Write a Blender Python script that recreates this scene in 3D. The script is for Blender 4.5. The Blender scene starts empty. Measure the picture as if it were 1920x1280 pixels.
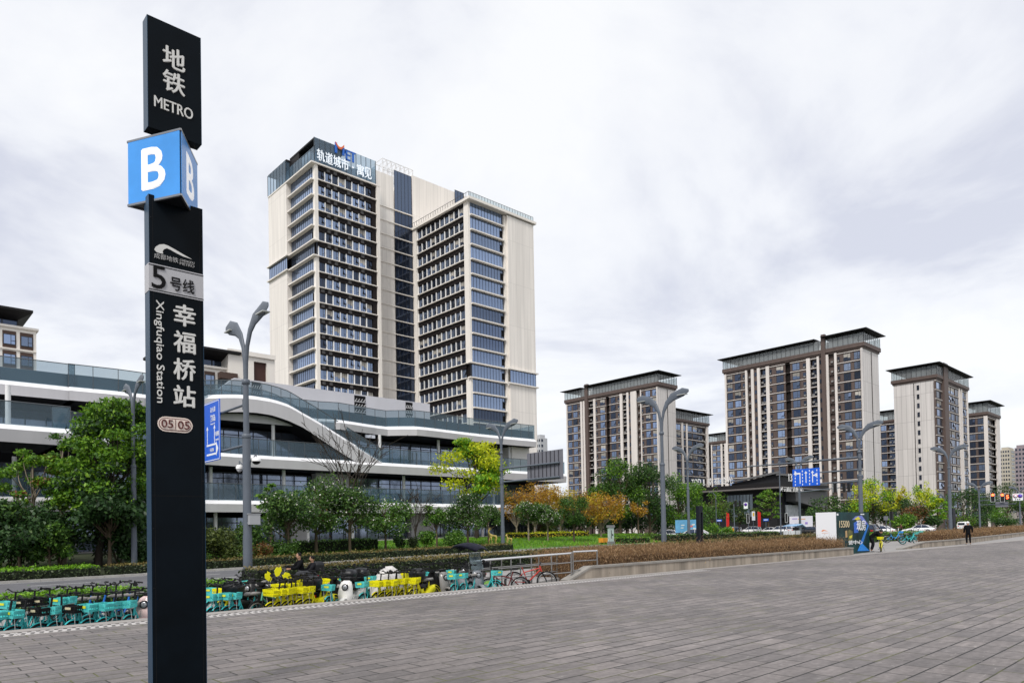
import bpy, math, random
import numpy as np
from mathutils import Vector, Matrix
random.seed(11)
SC = bpy.context.scene
COL = SC.collection
PI = math.pi
# ---------------------------------------------------------------- camera, sky, sun, exposure
EYE = 1.65
ROLL = 0.018
PITCH = 0.0186
FPX, CU, CV = 1320.0, 960.0, 970.4          # focal length and principal point of the photograph, in its pixels
cam = bpy.data.cameras.new('camera')
cam.sensor_width = 36.0
cam.lens = 36.0 * FPX / 1920.0
cam.shift_y = (CV - 640.0) / 1920.0
cam.clip_start = 0.1
cam.clip_end = 6000.0
camo = bpy.data.objects.new('camera', cam)
COL.objects.link(camo)
camo.matrix_world = Matrix.Translation((0, 0, EYE)) @ Matrix.Rotation(PI / 2 + PITCH, 4, 'X') @ Matrix.Rotation(-ROLL, 4, 'Z')
SC.camera = camo
SUN_EL, SUN_AZ = math.radians(50), math.radians(200)   # azimuth clockwise from +Y: behind the camera, a little to the left
world = bpy.data.worlds.new('World')
SC.world = world
world.use_nodes = True
wt = world.node_tree
wt.nodes.clear()
def wn(t, **k):
    n = wt.nodes.new(t)
    for a, b in k.items(): setattr(n, a, b)
    return n
def wl(a, b): wt.links.new(a, b)
sky = wn('ShaderNodeTexSky', sky_type='NISHITA', sun_disc=False, sun_elevation=SUN_EL, sun_rotation=SUN_AZ)
bg_sky = wn('ShaderNodeBackground'); bg_sky.inputs[1].default_value = 0.12
wl(sky.outputs[0], bg_sky.inputs[0])
tc = wn('ShaderNodeTexCoord')
sep = wn('ShaderNodeSeparateXYZ'); wl(tc.outputs['Generated'], sep.inputs[0])
zc = wn('ShaderNodeMath', operation='MAXIMUM'); wl(sep.outputs[2], zc.inputs[0]); zc.inputs[1].default_value = 0.0
za = wn('ShaderNodeMath', operation='ADD'); wl(zc.outputs[0], za.inputs[0]); za.inputs[1].default_value = 0.22
dx = wn('ShaderNodeMath', operation='DIVIDE'); wl(sep.outputs[0], dx.inputs[0]); wl(za.outputs[0], dx.inputs[1])
dy = wn('ShaderNodeMath', operation='DIVIDE'); wl(sep.outputs[1], dy.inputs[0]); wl(za.outputs[0], dy.inputs[1])
cmb = wn('ShaderNodeCombineXYZ'); wl(dx.outputs[0], cmb.inputs[0]); wl(dy.outputs[0], cmb.inputs[1])
n1 = wn('ShaderNodeTexNoise'); n1.inputs['Scale'].default_value = 1.15; n1.inputs['Detail'].default_value = 8; n1.inputs['Roughness'].default_value = 0.56
n1.inputs['Distortion'].default_value = 0.45
wl(cmb.outputs[0], n1.inputs['Vector'])
r1 = wn('ShaderNodeValToRGB')
e = r1.color_ramp.elements
e[0].position, e[0].color = 0.37, (0.475, 0.49, 0.555, 1)
e[1].position, e[1].color = 0.56, (0.675, 0.68, 0.69, 1)
x = e.new(0.48); x.color = (0.62, 0.63, 0.66, 1)
wl(n1.outputs[0], r1.inputs[0])
bg_cl = wn('ShaderNodeBackground'); bg_cl.inputs[1].default_value = 1.0
wl(r1.outputs[0], bg_cl.inputs[0])
mx = wn('ShaderNodeMixShader'); mx.inputs[0].default_value = 0.93
wl(bg_sky.outputs[0], mx.inputs[1]); wl(bg_cl.outputs[0], mx.inputs[2])
wo = wn('ShaderNodeOutputWorld'); wl(mx.outputs[0], wo.inputs[0])
sun = bpy.data.lights.new('sun', 'SUN')
sun.energy = 2.0
sun.angle = math.radians(16)
sun.color = (1.0, 0.96, 0.9)
suno = bpy.data.objects.new('sun', sun)
COL.objects.link(suno)
sd = Vector((math.sin(SUN_AZ) * math.cos(SUN_EL), math.cos(SUN_AZ) * math.cos(SUN_EL), math.sin(SUN_EL)))
suno.rotation_euler = sd.to_track_quat('Z', 'Y').to_euler()
vs = SC.view_settings
vs.view_transform = 'Standard'; vs.look = 'None'; vs.exposure = 0.6; vs.gamma = 1.0
SC.cycles.max_bounces = 6
SC.cycles.transparent_max_bounces = 12
SC.cycles.caustics_reflective = False
SC.cycles.caustics_refractive = False
# ---------------------------------------------------------------- the street grid: s runs along the street, t away from the plaza
PHI = math.atan2(0.6793, 0.7337)
CP, SP = math.cos(PHI), math.sin(PHI)
def st2xy(s, t): return (CP * s - SP * t, SP * s + CP * t)
def xy2st(X, Y): return (CP * X + SP * Y, -SP * X + CP * Y)
def ray(u, v):
    a, b = (u - CU) / FPX, (CV - v) / FPX
    c, s = math.cos(ROLL), math.sin(ROLL)
    x, z = a * c + b * s, -a * s + b * c
    y = math.cos(PITCH) - z * math.sin(PITCH)
    return x / y, (z * math.cos(PITCH) + math.sin(PITCH)) / y
def onT(u, v, t0):
    x, z = ray(u, v); Y = t0 / (-SP * x + CP)
    return Y * (CP * x + SP), EYE + z * Y
def onS(u, v, s0):
    x, z = ray(u, v); Y = s0 / (CP * x + SP)
    return Y * (-SP * x + CP), EYE + z * Y
def onY(u, v, Y):
    x, z = ray(u, v)
    s, t = xy2st(x * Y, Y)
    return s, t, EYE + z * Y
def gnd(u, v, z):
    x, zr = ray(u, v); Y = (z - EYE) / zr
    return xy2st(x * Y, Y)
def sm(a, b, x):
    k = min(1, max(0, (x - a) / (b - a))); return k * k * (3 - 2 * k)
def gz(s): return -0.6 + 0.6 * sm(0, 55, s)   # the street climbs gently along s
# ---------------------------------------------------------------- materials
MATS = {}
def mat(name, col, rough=0.6, metal=0.0, var=0.0, scale=2.0, bump=0.0, spec=0.3, streak=False, emit=0.0, objvar=0.0, alpha=1.0, coat=0.0):
    if name in MATS: return MATS[name]
    m = bpy.data.materials.new(name); m.use_nodes = True
    nt = m.node_tree; p = nt.nodes['Principled BSDF']
    p.inputs['Base Color'].default_value = (*col, 1)
    p.inputs['Roughness'].default_value = rough
    p.inputs['Metallic'].default_value = metal
    p.inputs['Specular IOR Level'].default_value = spec
    p.inputs['Coat Weight'].default_value = coat
    if emit:
        p.inputs['Emission Color'].default_value = (*col, 1); p.inputs['Emission Strength'].default_value = emit
    src = None
    if var or bump:
        tcn = nt.nodes.new('ShaderNodeTexCoord'); mp = nt.nodes.new('ShaderNodeMapping')
        nt.links.new(tcn.outputs['Object'], mp.inputs[0])
        if streak: mp.inputs['Scale'].default_value = (1, 1, 0.12)
        nz = nt.nodes.new('ShaderNodeTexNoise'); nz.inputs['Scale'].default_value = scale; nz.inputs['Detail'].default_value = 5
        nz.inputs['Roughness'].default_value = 0.6
        nt.links.new(mp.outputs[0], nz.inputs['Vector'])
        if var:
            mixn = nt.nodes.new('ShaderNodeMix'); mixn.data_type = 'RGBA'
            mr = nt.nodes.new('ShaderNodeMapRange'); mr.inputs[1].default_value = 0.3; mr.inputs[2].default_value = 0.7
            nt.links.new(nz.outputs[0], mr.inputs[0]); nt.links.new(mr.outputs[0], mixn.inputs[0])
            mixn.inputs[6].default_value = (*[max(0, c * (1 - var)) for c in col], 1)
            mixn.inputs[7].default_value = (*[min(1, c * (1 + var)) for c in col], 1)
            src = mixn.outputs[2]
        if bump:
            bp = nt.nodes.new('ShaderNodeBump'); bp.inputs['Strength'].default_value = bump; bp.inputs['Distance'].default_value = 0.02
            nt.links.new(nz.outputs[0], bp.inputs['Height']); nt.links.new(bp.outputs[0], p.inputs['Normal'])
    if objvar:
        oi = nt.nodes.new('ShaderNodeObjectInfo'); hs = nt.nodes.new('ShaderNodeHueSaturation')
        mr = nt.nodes.new('ShaderNodeMapRange'); mr.inputs[3].default_value = 1 - objvar; mr.inputs[4].default_value = 1 + objvar
        nt.links.new(oi.outputs['Random'], mr.inputs[0]); nt.links.new(mr.outputs[0], hs.inputs['Value'])
        if src: nt.links.new(src, hs.inputs['Color'])
        else: hs.inputs['Color'].default_value = (*col, 1)
        src = hs.outputs[0]
    if src: nt.links.new(src, p.inputs['Base Color'])
    MATS[name] = m
    return m
def leafmat(name, c1, c2, c3, trans=0.3):
    if name in MATS: return MATS[name]
    m = bpy.data.materials.new(name); m.use_nodes = True; nt = m.node_tree; nt.nodes.clear()
    g = nt.nodes.new('ShaderNodeNewGeometry'); r = nt.nodes.new('ShaderNodeValToRGB')
    el = r.color_ramp.elements; el[0].position = 0; el[0].color = (*c1, 1); el[1].position = 1; el[1].color = (*c3, 1)
    k = el.new(0.55); k.color = (*c2, 1)
    nt.links.new(g.outputs['Random Per Island'], r.inputs[0])
    d = nt.nodes.new('ShaderNodeBsdfPrincipled'); d.inputs['Roughness'].default_value = 0.5; d.inputs['Specular IOR Level'].default_value = 0.35
    tr = nt.nodes.new('ShaderNodeBsdfTranslucent'); mxs = nt.nodes.new('ShaderNodeMixShader'); mxs.inputs[0].default_value = trans
    nt.links.new(r.outputs[0], d.inputs['Base Color']); nt.links.new(r.outputs[0], tr.inputs[0])
    nt.links.new(d.outputs[0], mxs.inputs[1]); nt.links.new(tr.outputs[0], mxs.inputs[2])
    o = nt.nodes.new('ShaderNodeOutputMaterial'); nt.links.new(mxs.outputs[0], o.inputs[0])
    MATS[name] = m
    return m
def glassmat(name, tint, body, k, rough=0.03):
    m = bpy.data.materials.new(name); m.use_nodes = True; nt = m.node_tree; nt.nodes.clear()
    tr = nt.nodes.new('ShaderNodeBsdfTransparent'); tr.inputs[0].default_value = (*tint, 1)
    p = nt.nodes.new('ShaderNodeBsdfPrincipled'); p.inputs['Base Color'].default_value = (*body, 1); p.inputs['Roughness'].default_value = rough
    p.inputs['Specular IOR Level'].default_value = 0.8
    mxs = nt.nodes.new('ShaderNodeMixShader'); mxs.inputs[0].default_value = k
    nt.links.new(tr.outputs[0], mxs.inputs[1]); nt.links.new(p.outputs[0], mxs.inputs[2])
    o = nt.nodes.new('ShaderNodeOutputMaterial'); nt.links.new(mxs.outputs[0], o.inputs[0])
    MATS[name] = m
    return m
def panelmat(name, col, pw, ph, line=0.55, rough=0.6, var=0.06, mortar=0.025, streakamt=0.11):
    """Cladding panels: thin joints across any vertical face (x+y runs along it) and faint vertical weather streaks."""
    m = bpy.data.materials.new(name); m.use_nodes = True; nt = m.node_tree; p = nt.nodes['Principled BSDF']; p.inputs['Roughness'].default_value = rough
    t = nt.nodes.new('ShaderNodeTexCoord'); sp = nt.nodes.new('ShaderNodeSeparateXYZ'); nt.links.new(t.outputs['Object'], sp.inputs[0])
    ad = nt.nodes.new('ShaderNodeMath'); nt.links.new(sp.outputs[0], ad.inputs[0]); nt.links.new(sp.outputs[1], ad.inputs[1])
    cb = nt.nodes.new('ShaderNodeCombineXYZ'); nt.links.new(ad.outputs[0], cb.inputs[0]); nt.links.new(sp.outputs[2], cb.inputs[1])
    b = nt.nodes.new('ShaderNodeTexBrick'); b.offset = 0.0; b.inputs['Scale'].default_value = 1.0
    b.inputs['Brick Width'].default_value = pw; b.inputs['Row Height'].default_value = ph; b.inputs['Mortar Size'].default_value = mortar
    b.inputs['Color1'].default_value = (*[c * (1 + var) for c in col], 1); b.inputs['Color2'].default_value = (*[c * (1 - var) for c in col], 1)
    b.inputs['Mortar'].default_value = (*[c * line for c in col], 1)
    nt.links.new(cb.outputs[0], b.inputs['Vector'])
    mp = nt.nodes.new('ShaderNodeMapping'); mp.inputs['Scale'].default_value = (0.9, 0.9, 0.05); nt.links.new(t.outputs['Object'], mp.inputs[0])
    nz = nt.nodes.new('ShaderNodeTexNoise'); nz.inputs['Scale'].default_value = 1.0; nz.inputs['Detail'].default_value = 6; nt.links.new(mp.outputs[0], nz.inputs['Vector'])
    mr = nt.nodes.new('ShaderNodeMapRange'); mr.inputs[1].default_value = 0.3; mr.inputs[2].default_value = 0.7
    mr.inputs[3].default_value = 1 - streakamt; mr.inputs[4].default_value = 1 + streakamt * 0.5
    nt.links.new(nz.outputs[0], mr.inputs[0])
    hs = nt.nodes.new('ShaderNodeHueSaturation'); nt.links.new(b.outputs[0], hs.inputs['Color']); nt.links.new(mr.outputs[0], hs.inputs['Value'])
    nt.links.new(hs.outputs[0], p.inputs['Base Color'])
    MATS[name] = m
    return m
# ---------------------------------------------------------------- mesh building and linking
class MB:
    """Collects faces in some frame; build() links them as one mesh object whose origin is org in that frame."""
    def __init__(self, org=(0, 0, 0)):
        self.v, self.f, self.m, self.o = [], [], [], org
        self.sm = []
    def poly(self, pts, m=0, smooth=False):
        n = len(self.v); self.v += [tuple(p) for p in pts]; self.f.append(tuple(range(n, n + len(pts)))); self.m.append(m); self.sm.append(smooth); return self
    def box(self, x0, x1, y0, y1, z0, z1, m=0):
        n = len(self.v)
        if x0 > x1: x0, x1 = x1, x0
        if y0 > y1: y0, y1 = y1, y0
        if z0 > z1: z0, z1 = z1, z0
        self.v += [(x0, y0, z0), (x1, y0, z0), (x1, y1, z0), (x0, y1, z0), (x0, y0, z1), (x1, y0, z1), (x1, y1, z1), (x0, y1, z1)]
        for q in ((0, 3, 2, 1), (4, 5, 6, 7), (0, 1, 5, 4), (1, 2, 6, 5), (2, 3, 7, 6), (3, 0, 4, 7)):
            self.f.append(tuple(n + i for i in q)); self.m.append(m); self.sm.append(False)
        return self
    def prism(self, poly, z0, z1, m=0, smooth=False):
        """poly: (x, y) counter-clockwise; z0/z1 may be functions of the index."""
        n = len(self.v); k = len(poly)
        self.v += [(x, y, z0) for x, y in poly] + [(x, y, z1) for x, y in poly]
        self.f.append(tuple(n + i for i in reversed(range(k)))); self.f.append(tuple(n + k + i for i in range(k)))
        self.m += [m, m]; self.sm += [False, False]
        for i in range(k):
            j = (i + 1) % k
            self.f.append((n + i, n + j, n + k + j, n + k + i)); self.m.append(m); self.sm.append(smooth)
        return self
    def extr(self, pts, d, m=0):
        """Closed outline of 3-D points pushed along the vector d."""
        n = len(self.v); k = len(pts); d = Vector(d)
        self.v += [tuple(p) for p in pts] + [tuple(Vector(p) + d) for p in pts]
        self.f.append(tuple(n + i for i in range(k))); self.f.append(tuple(n + k + i for i in reversed(range(k)))); self.m += [m, m]; self.sm += [False, False]
        for i in range(k):
            j = (i + 1) % k
            self.f.append((n + j, n + i, n + k + i, n + k + j)); self.m.append(m); self.sm.append(False)
        return self
    def tube(self, pts, r, n=8, m=0, cap=True, flat=None):
        pts = [Vector(p) for p in pts]; k = len(pts)
        rs = list(r) if isinstance(r, (list, tuple)) else [r] * k
        base = len(self.v); up = None
        for i, p in enumerate(pts):
            d = (pts[min(i + 1, k - 1)] - pts[max(i - 1, 0)]).normalized()
            if up is None:
                up = Vector((0, 0, 1)) if abs(d.z) < 0.9 else Vector((1, 0, 0))
            a = d.cross(up)
            if a.length < 1e-5: a = d.cross(Vector((0, 1, 0.1)))
            a.normalize(); b = a.cross(d).normalized(); up = b
            fx, fy = (1, 1) if flat is None else flat[i]
            for j in range(n):
                an = 2 * PI * j / n
                self.v.append(tuple(p + a * math.cos(an) * rs[i] * fx + b * math.sin(an) * rs[i] * fy))
        for i in range(k - 1):
            for j in range(n):
                q = (base + i * n + j, base + i * n + (j + 1) % n, base + (i + 1) * n + (j + 1) % n, base + (i + 1) * n + j)
                self.f.append(q); self.m.append(m); self.sm.append(True)
        if cap:
            self.poly([self.v[base + j] for j in reversed(range(n))], m); self.poly([self.v[base + (k - 1) * n + j] for j in range(n)], m)
        return self
    def lathe(self, c, prof, n=16, m=0, axis='z'):
        """prof: (radius, height) pairs turned about an axis through c."""
        base = len(self.v); c = Vector(c)
        for r, h in prof:
            for j in range(n):
                a = 2 * PI * j / n; x, y = r * math.cos(a), r * math.sin(a)
                o = (x, y, h) if axis == 'z' else ((h, x, y) if axis == 'x' else (x, -h, y))
                self.v.append(tuple(c + Vector(o)))
        for i in range(len(prof) - 1):
            for j in range(n):
                self.f.append((base + i * n + j, base + i * n + (j + 1) % n, base + (i + 1) * n + (j + 1) % n, base + (i + 1) * n + j)); self.m.append(m); self.sm.append(True)
        return self
    def loft(self, secs, m=0, cap=True):
        """secs: list of equally long rings of points."""
        base = len(self.v); n = len(secs[0])
        for s in secs: self.v += [tuple(p) for p in s]
        for i in range(len(secs) - 1):
            for j in range(n):
                self.f.append((base + i * n + j, base + i * n + (j + 1) % n, base + (i + 1) * n + (j + 1) % n, base + (i + 1) * n + j)); self.m.append(m); self.sm.append(True)
        if cap:
            self.poly([self.v[base + j] for j in reversed(range(n))], m); self.poly([self.v[base + (len(secs) - 1) * n + j] for j in range(n)], m)
        return self
    def mesh(self, name, mats):
        me = bpy.data.meshes.new(name)
        o = self.o
        v = [(a - o[0], b - o[1], c - o[2]) for a, b, c in self.v]
        me.from_pydata(v, [], self.f)
        for q in (mats if isinstance(mats, (list, tuple)) else [mats]): me.materials.append(q)
        me.polygons.foreach_set('material_index', self.m)
        me.polygons.foreach_set('use_smooth', self.sm)
        me.update()
        return me
    def build(self, name, mats, parent=None, loc=(0, 0, 0), rz=0.0):
        return link(name, self.mesh(name, mats), parent, loc, rz)
def link(name, data, parent=None, loc=(0, 0, 0), rz=0.0):
    o = bpy.data.objects.new(name, data); COL.objects.link(o)
    o.location = loc; o.rotation_euler = (0, 0, rz)
    if parent is not None: o.parent = parent
    return o
def npmesh(name, v, quads, mats, mi=None):
    me = bpy.data.meshes.new(name)
    v = np.asarray(v, dtype=np.float32); q = np.asarray(quads, dtype=np.int32); k = q.shape[1]
    me.vertices.add(len(v)); me.vertices.foreach_set('co', v.ravel())
    me.loops.add(q.size); me.loops.foreach_set('vertex_index', q.ravel())
    me.polygons.add(len(q)); me.polygons.foreach_set('loop_start', np.arange(0, q.size, k, dtype=np.int32))
    for x in mats: me.materials.append(x)
    if mi is not None: me.polygons.foreach_set('material_index', np.asarray(mi, dtype=np.int32))
    me.update(calc_edges=True)
    return me
def tag(o, label=None, cat=None, group=None, kind=None):
    if label: o['label'] = label
    if cat: o['category'] = cat
    if group: o['group'] = group
    if kind: o['kind'] = kind
    return o
def thing(name, label, cat, s, t, z, group=None, rz=None):
    """An Empty at the thing's base, turned to the street grid unless rz is given."""
    x, y = st2xy(s, t)
    o = link(name, None, None, (x, y, z), PHI if rz is None else rz)
    return tag(o, label, cat, group)
def struct(name, mb, m):
    """A piece of the setting built in street coordinates (s, t, z)."""
    o = mb.build(name, m, None, (0, 0, 0), PHI)
    return tag(o, kind='structure')
def kids(o): return [c for c in ALLKIDS.get(o.name, [])]
ALLKIDS = {}
def dup(root, x, y, z, rz, label, group=None, swap=None, scale=1.0):
    """A copy of a thing with copies of its parts and sub-parts."""
    def cp(o, par):
        c = o.copy(); COL.objects.link(c); c.parent = par
        if swap and o.type == 'MESH' and o.data in swap: c.data = swap[o.data]
        for ch in list(o.children): cp(ch, c)
        return c
    kidsl = list(root.children)
    r = root.copy(); COL.objects.link(r)
    for ch in kidsl: cp(ch, r)
    r.location = (x, y, z); r.rotation_euler = (0, 0, rz); r.scale = (scale,) * 3
    r['label'] = label
    if group: r['group'] = group
    return r
# ---------------------------------------------------------------- lettering: built-in font, turned into mesh
TXT = {}
def text_mesh(body, m, depth=0.01, bold=0.0, align='CENTER', spacing=1.0):
    key = (body, m.name, depth, bold, align, spacing)
    if key in TXT: return TXT[key]
    c = bpy.data.curves.new('lettering', 'FONT'); c.body = body; c.align_x = align; c.align_y = 'CENTER'; c.extrude = depth; c.space_character = spacing
    c.resolution_u = 3
    o = bpy.data.objects.new('lettering', c); COL.objects.link(o)
    dg = bpy.context.evaluated_depsgraph_get(); dg.update()
    src = bpy.data.meshes.new_from_object(o.evaluated_get(dg))
    bpy.data.objects.remove(o); bpy.data.curves.remove(c)
    n = len(src.vertices); co = np.empty(n * 3, dtype=np.float32); src.vertices.foreach_get('co', co); co = co.reshape(-1, 3)
    faces = [tuple(p.vertices) for p in src.polygons]
    shifts = [(0, 0, 0)]
    if bold:
        shifts += [(bold, 0, -0.001), (-bold, 0, -0.002), (0, bold, -0.003), (0, -bold, -0.004)]
    V, Fc = [], []
    for k, sh in enumerate(shifts):
        b = len(V); V += [tuple(p) for p in (co + np.array(sh, dtype=np.float32))]
        Fc += [tuple(b + i for i in f) for f in faces]
    # normalise: unit width and height are read from the bounds
    me = bpy.data.meshes.new('lettering'); me.from_pydata(V, [], Fc); me.materials.append(m); me.update()
    bpy.data.meshes.remove(src)
    a = np.array(V); lo, hi = a.min(0), a.max(0)
    TXT[key] = (me, lo, hi)
    return TXT[key]
def letter(name, body, m, parent, centre, width, height, R, depth=0.004, bold=0.0):
    """Lettering fitted into width x height around centre; R: 3x3 matrix whose columns are text-right, text-up, outward."""
    me0, lo, hi = text_mesh(body, m, depth, bold)
    me = me0.copy()
    w, h = hi[0] - lo[0], hi[1] - lo[1]
    sx = width / w if width else height / h
    sy = height / h if height else sx
    T = Matrix.Diagonal((sx, sy, 1, 1)) @ Matrix.Translation((-(lo[0] + hi[0]) / 2, -(lo[1] + hi[1]) / 2, 0))
    M4 = Matrix.Translation(centre) @ R.to_4x4() @ T
    me.transform(M4)
    return link(name, me, parent)
def RT(right, up):
    r = Vector(right).normalized(); u = Vector(up).normalized(); n = r.cross(u)
    return Matrix((r, u, n)).transposed()
R_T = RT((1, 0, 0), (0, 0, 1))      # on a face that looks at the plaza (-t): text runs along +s
R_S = RT((0, -1, 0), (0, 0, 1))     # on a face that looks along -s: text runs along -t
# ---------------------------------------------------------------- shared colours
cream = panelmat('cream_panels', (0.79, 0.745, 0.695), 1.1, 9.99, 0.80, mortar=.04, var=.025)
cream_plain = mat('cream_paint', (0.80, 0.755, 0.70), 0.6, var=0.05, scale=0.5, streak=True)
cream_res = panelmat('pale_stone', (0.62, 0.59, 0.575), 1.6, 9.6, 0.55, mortar=0.05)
cream_rib = mat('pale_stone_ribs', (0.69, 0.64, 0.61), 0.6, var=0.08, scale=0.4, streak=True)
brown_wall = mat('brown_cladding', (0.104, 0.076, 0.068), 0.6, var=0.14, scale=1.0, streak=True)
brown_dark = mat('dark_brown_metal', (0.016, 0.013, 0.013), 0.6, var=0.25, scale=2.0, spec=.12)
near_black = mat('near_black', (0.006, 0.006, 0.007), 0.7, spec=.12)
roof_dark = mat('dark_roof_metal', (0.016, 0.015, 0.016), 0.55, spec=.15)
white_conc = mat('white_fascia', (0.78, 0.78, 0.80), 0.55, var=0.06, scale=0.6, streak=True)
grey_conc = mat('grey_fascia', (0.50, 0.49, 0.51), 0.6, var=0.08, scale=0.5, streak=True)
lamp_grey = mat('lamp_grey_paint', (0.105, 0.122, 0.15), 0.45, var=0.10, scale=1.5)
steel_bright = mat('polished_steel', (0.72, 0.72, 0.72), 0.22, 0.9)
steel = mat('brushed_steel', (0.30, 0.295, 0.29), 0.32, 0.85)
white_paint = mat('white_paint', (0.80, 0.80, 0.80), 0.4)
black_plastic = mat('black_plastic', (0.009, 0.009, 0.010), 0.5, spec=.2)
rubber = mat('tyre_rubber', (0.012, 0.012, 0.013), 0.8, spec=.15)
blue_glass = mat('blue_window_glass', (0.18, 0.235, 0.35), 0.06, 0.75, objvar=0.5)
dark_glass = mat('dark_window_glass', (0.045, 0.06, 0.095), 0.05, 0.7, objvar=0.4)
win_frame = mat('window_frame_metal', (0.035, 0.036, 0.042), 0.45)
rail_glass = glassmat('balustrade_glass', (0.68, 0.78, 0.83), (0.085, 0.14, 0.185), 0.40)
clear_glass = glassmat('clear_glass', (0.80, 0.88, 0.90), (0.20, 0.25, 0.28), 0.25)
kerb_stone = mat('kerb_stone', (0.36, 0.35, 0.33), 0.8, var=0.15, scale=2.0)
# ================================================================ THE SETTING
def sheet(name, s0, s1, t0, t1, m, dz=0.0, ds=6.0, zf=None, nt=1, kind='structure'):
    ns = max(1, int((s1 - s0) / ds))
    mb = MB()
    S = [s0 + (s1 - s0) * i / ns for i in range(ns + 1)]; T = [t0 + (t1 - t0) * j / nt for j in range(nt + 1)]
    f = zf or (lambda s, t: gz(s) + dz)
    for i in range(ns):
        for j in range(nt):
            mb.poly([(S[i], T[j], f(S[i], T[j])), (S[i + 1], T[j], f(S[i + 1], T[j])), (S[i + 1], T[j + 1], f(S[i + 1], T[j + 1])), (S[i], T[j + 1], f(S[i], T[j + 1]))], 0, True)
    return struct(name, mb, m) if kind == 'structure' else mb
T_EDGE = 15.65
asphalt = mat('asphalt', (0.115, 0.115, 0.125), 0.85, var=0.15, scale=0.6)
soil = mat('planting_soil', (0.030, 0.038, 0.018), 0.9, var=0.4, scale=0.5)
lane_m = mat('cycle_lane_pavers', (0.26, 0.25, 0.245), 0.85, var=0.12, scale=1.2)
# the ground, one sheet that reaches the horizon
mb = MB()
gs = [-2500, -600, -200, -60, 0, 25, 45, 65, 85, 110, 160, 300, 700, 3000]
gt = [-2500, -400, -60, 17, 21, 60, 150, 400, 1200, 3000]
for i in range(len(gs) - 1):
    for j in range(len(gt) - 1):
        a, b, c, d = gs[i], gs[i + 1], gt[j], gt[j + 1]
        mb.poly([(a, c, gz(a) - .3), (b, c, gz(b) - .3), (b, d, gz(b) - .3), (a, d, gz(a) - .3)])
struct('ground', mb, mat('bare_ground', (0.09, 0.10, 0.07), 0.9, var=0.3, scale=0.05))
# the plaza: a slab of running-bond granite setts
m = bpy.data.materials.new('plaza_paving'); m.use_nodes = True; nt = m.node_tree; p = nt.nodes['Principled BSDF']
N = lambda t: nt.nodes.new(t); L = lambda a, b: nt.links.new(a, b)
tcn = N('ShaderNodeTexCoord'); br = N('ShaderNodeTexBrick'); br.offset = 0.5
wob = N('ShaderNodeTexNoise'); wob.inputs['Scale'].default_value = 1.3; L(tcn.outputs['Object'], wob.inputs['Vector'])
wv = N('ShaderNodeVectorMath'); wv.operation = 'SCALE'; wv.inputs[3].default_value = 0.012
L(wob.outputs['Color'], wv.inputs[0]); wa = N('ShaderNodeVectorMath'); L(tcn.outputs['Object'], wa.inputs[0]); L(wv.outputs[0], wa.inputs[1]); L(wa.outputs[0], br.inputs['Vector'])
for k, v in (('Scale', 1.0), ('Brick Width', 0.6), ('Row Height', 0.3), ('Mortar Size', 0.011), ('Mortar Smooth', 0.2), ('Bias', 0.0)): br.inputs[k].default_value = v
br.inputs['Color1'].default_value = (0.198, 0.175, 0.168, 1); br.inputs['Color2'].default_value = (0.134, 0.121, 0.119, 1); br.inputs['Mortar'].default_value = (0.03, 0.028, 0.024, 1)
n_big = N('ShaderNodeTexNoise'); n_big.inputs['Scale'].default_value = 0.25; n_big.inputs['Detail'].default_value = 4; L(tcn.outputs['Object'], n_big.inputs['Vector'])
n_fine = N('ShaderNodeTexNoise'); n_fine.inputs['Scale'].default_value = 14; n_fine.inputs['Detail'].default_value = 6; L(tcn.outputs['Object'], n_fine.inputs['Vector'])
stm = N('ShaderNodeMapping'); stm.inputs['Scale'].default_value = (2.0, 9.0, 1); stm.inputs['Rotation'].default_value = (0, 0, 0.75); L(tcn.outputs['Object'], stm.inputs[0])
n_st = N('ShaderNodeTexNoise'); n_st.inputs['Scale'].default_value = 0.8; n_st.inputs['Detail'].default_value = 5; L(stm.outputs[0], n_st.inputs['Vector'])
def mrange(src, a, b, c, d):
    q = N('ShaderNodeMapRange'); q.inputs[1].default_value = a; q.inputs[2].default_value = b; q.inputs[3].default_value = c; q.inputs[4].default_value = d; L(src, q.inputs[0]); return q.outputs[0]
def mul(a, b):
    q = N('ShaderNodeMath'); q.operation = 'MULTIPLY'; L(a, q.inputs[0]); L(b, q.inputs[1]); return q.outputs[0]
v1 = mul(mul(mrange(n_big.outputs[0], .3, .7, .74, 1.16), mrange(n_fine.outputs[0], .25, .75, .76, 1.22)), mrange(n_st.outputs[0], .3, .7, .78, 1.18))
# the long joints along the street are wider and dirtier than the cross joints
sy = N('ShaderNodeSeparateXYZ'); L(wa.outputs[0], sy.inputs[0]); pp = N('ShaderNodeMath'); pp.operation = 'PINGPONG'; L(sy.outputs[1], pp.inputs[0]); pp.inputs[1].default_value = 0.15
wj = N('ShaderNodeMath'); wj.operation = 'SUBTRACT'; L(pp.outputs[0], wj.inputs[0]); L(mrange(n_big.outputs[0], .35, .65, .002, .016), wj.inputs[1])
v1 = mul(v1, mrange(wj.outputs[0], -.002, .006, .28, 1))
hs = N('ShaderNodeHueSaturation'); L(br.outputs['Color'], hs.inputs['Color']); L(v1, hs.inputs['Value'])
n_sc = N('ShaderNodeTexNoise'); n_sc.inputs['Scale'].default_value = 1.6; n_sc.inputs['Detail'].default_value = 9; n_sc.inputs['Roughness'].default_value = .75; L(stm.outputs[0], n_sc.inputs['Vector'])
mxs = N('ShaderNodeMix'); mxs.data_type = 'RGBA'; L(mrange(n_sc.outputs[0], .60, .68, 0, .6), mxs.inputs[0]); L(hs.outputs[0], mxs.inputs[6]); mxs.inputs[7].default_value = (.42, .40, .38, 1)
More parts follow.
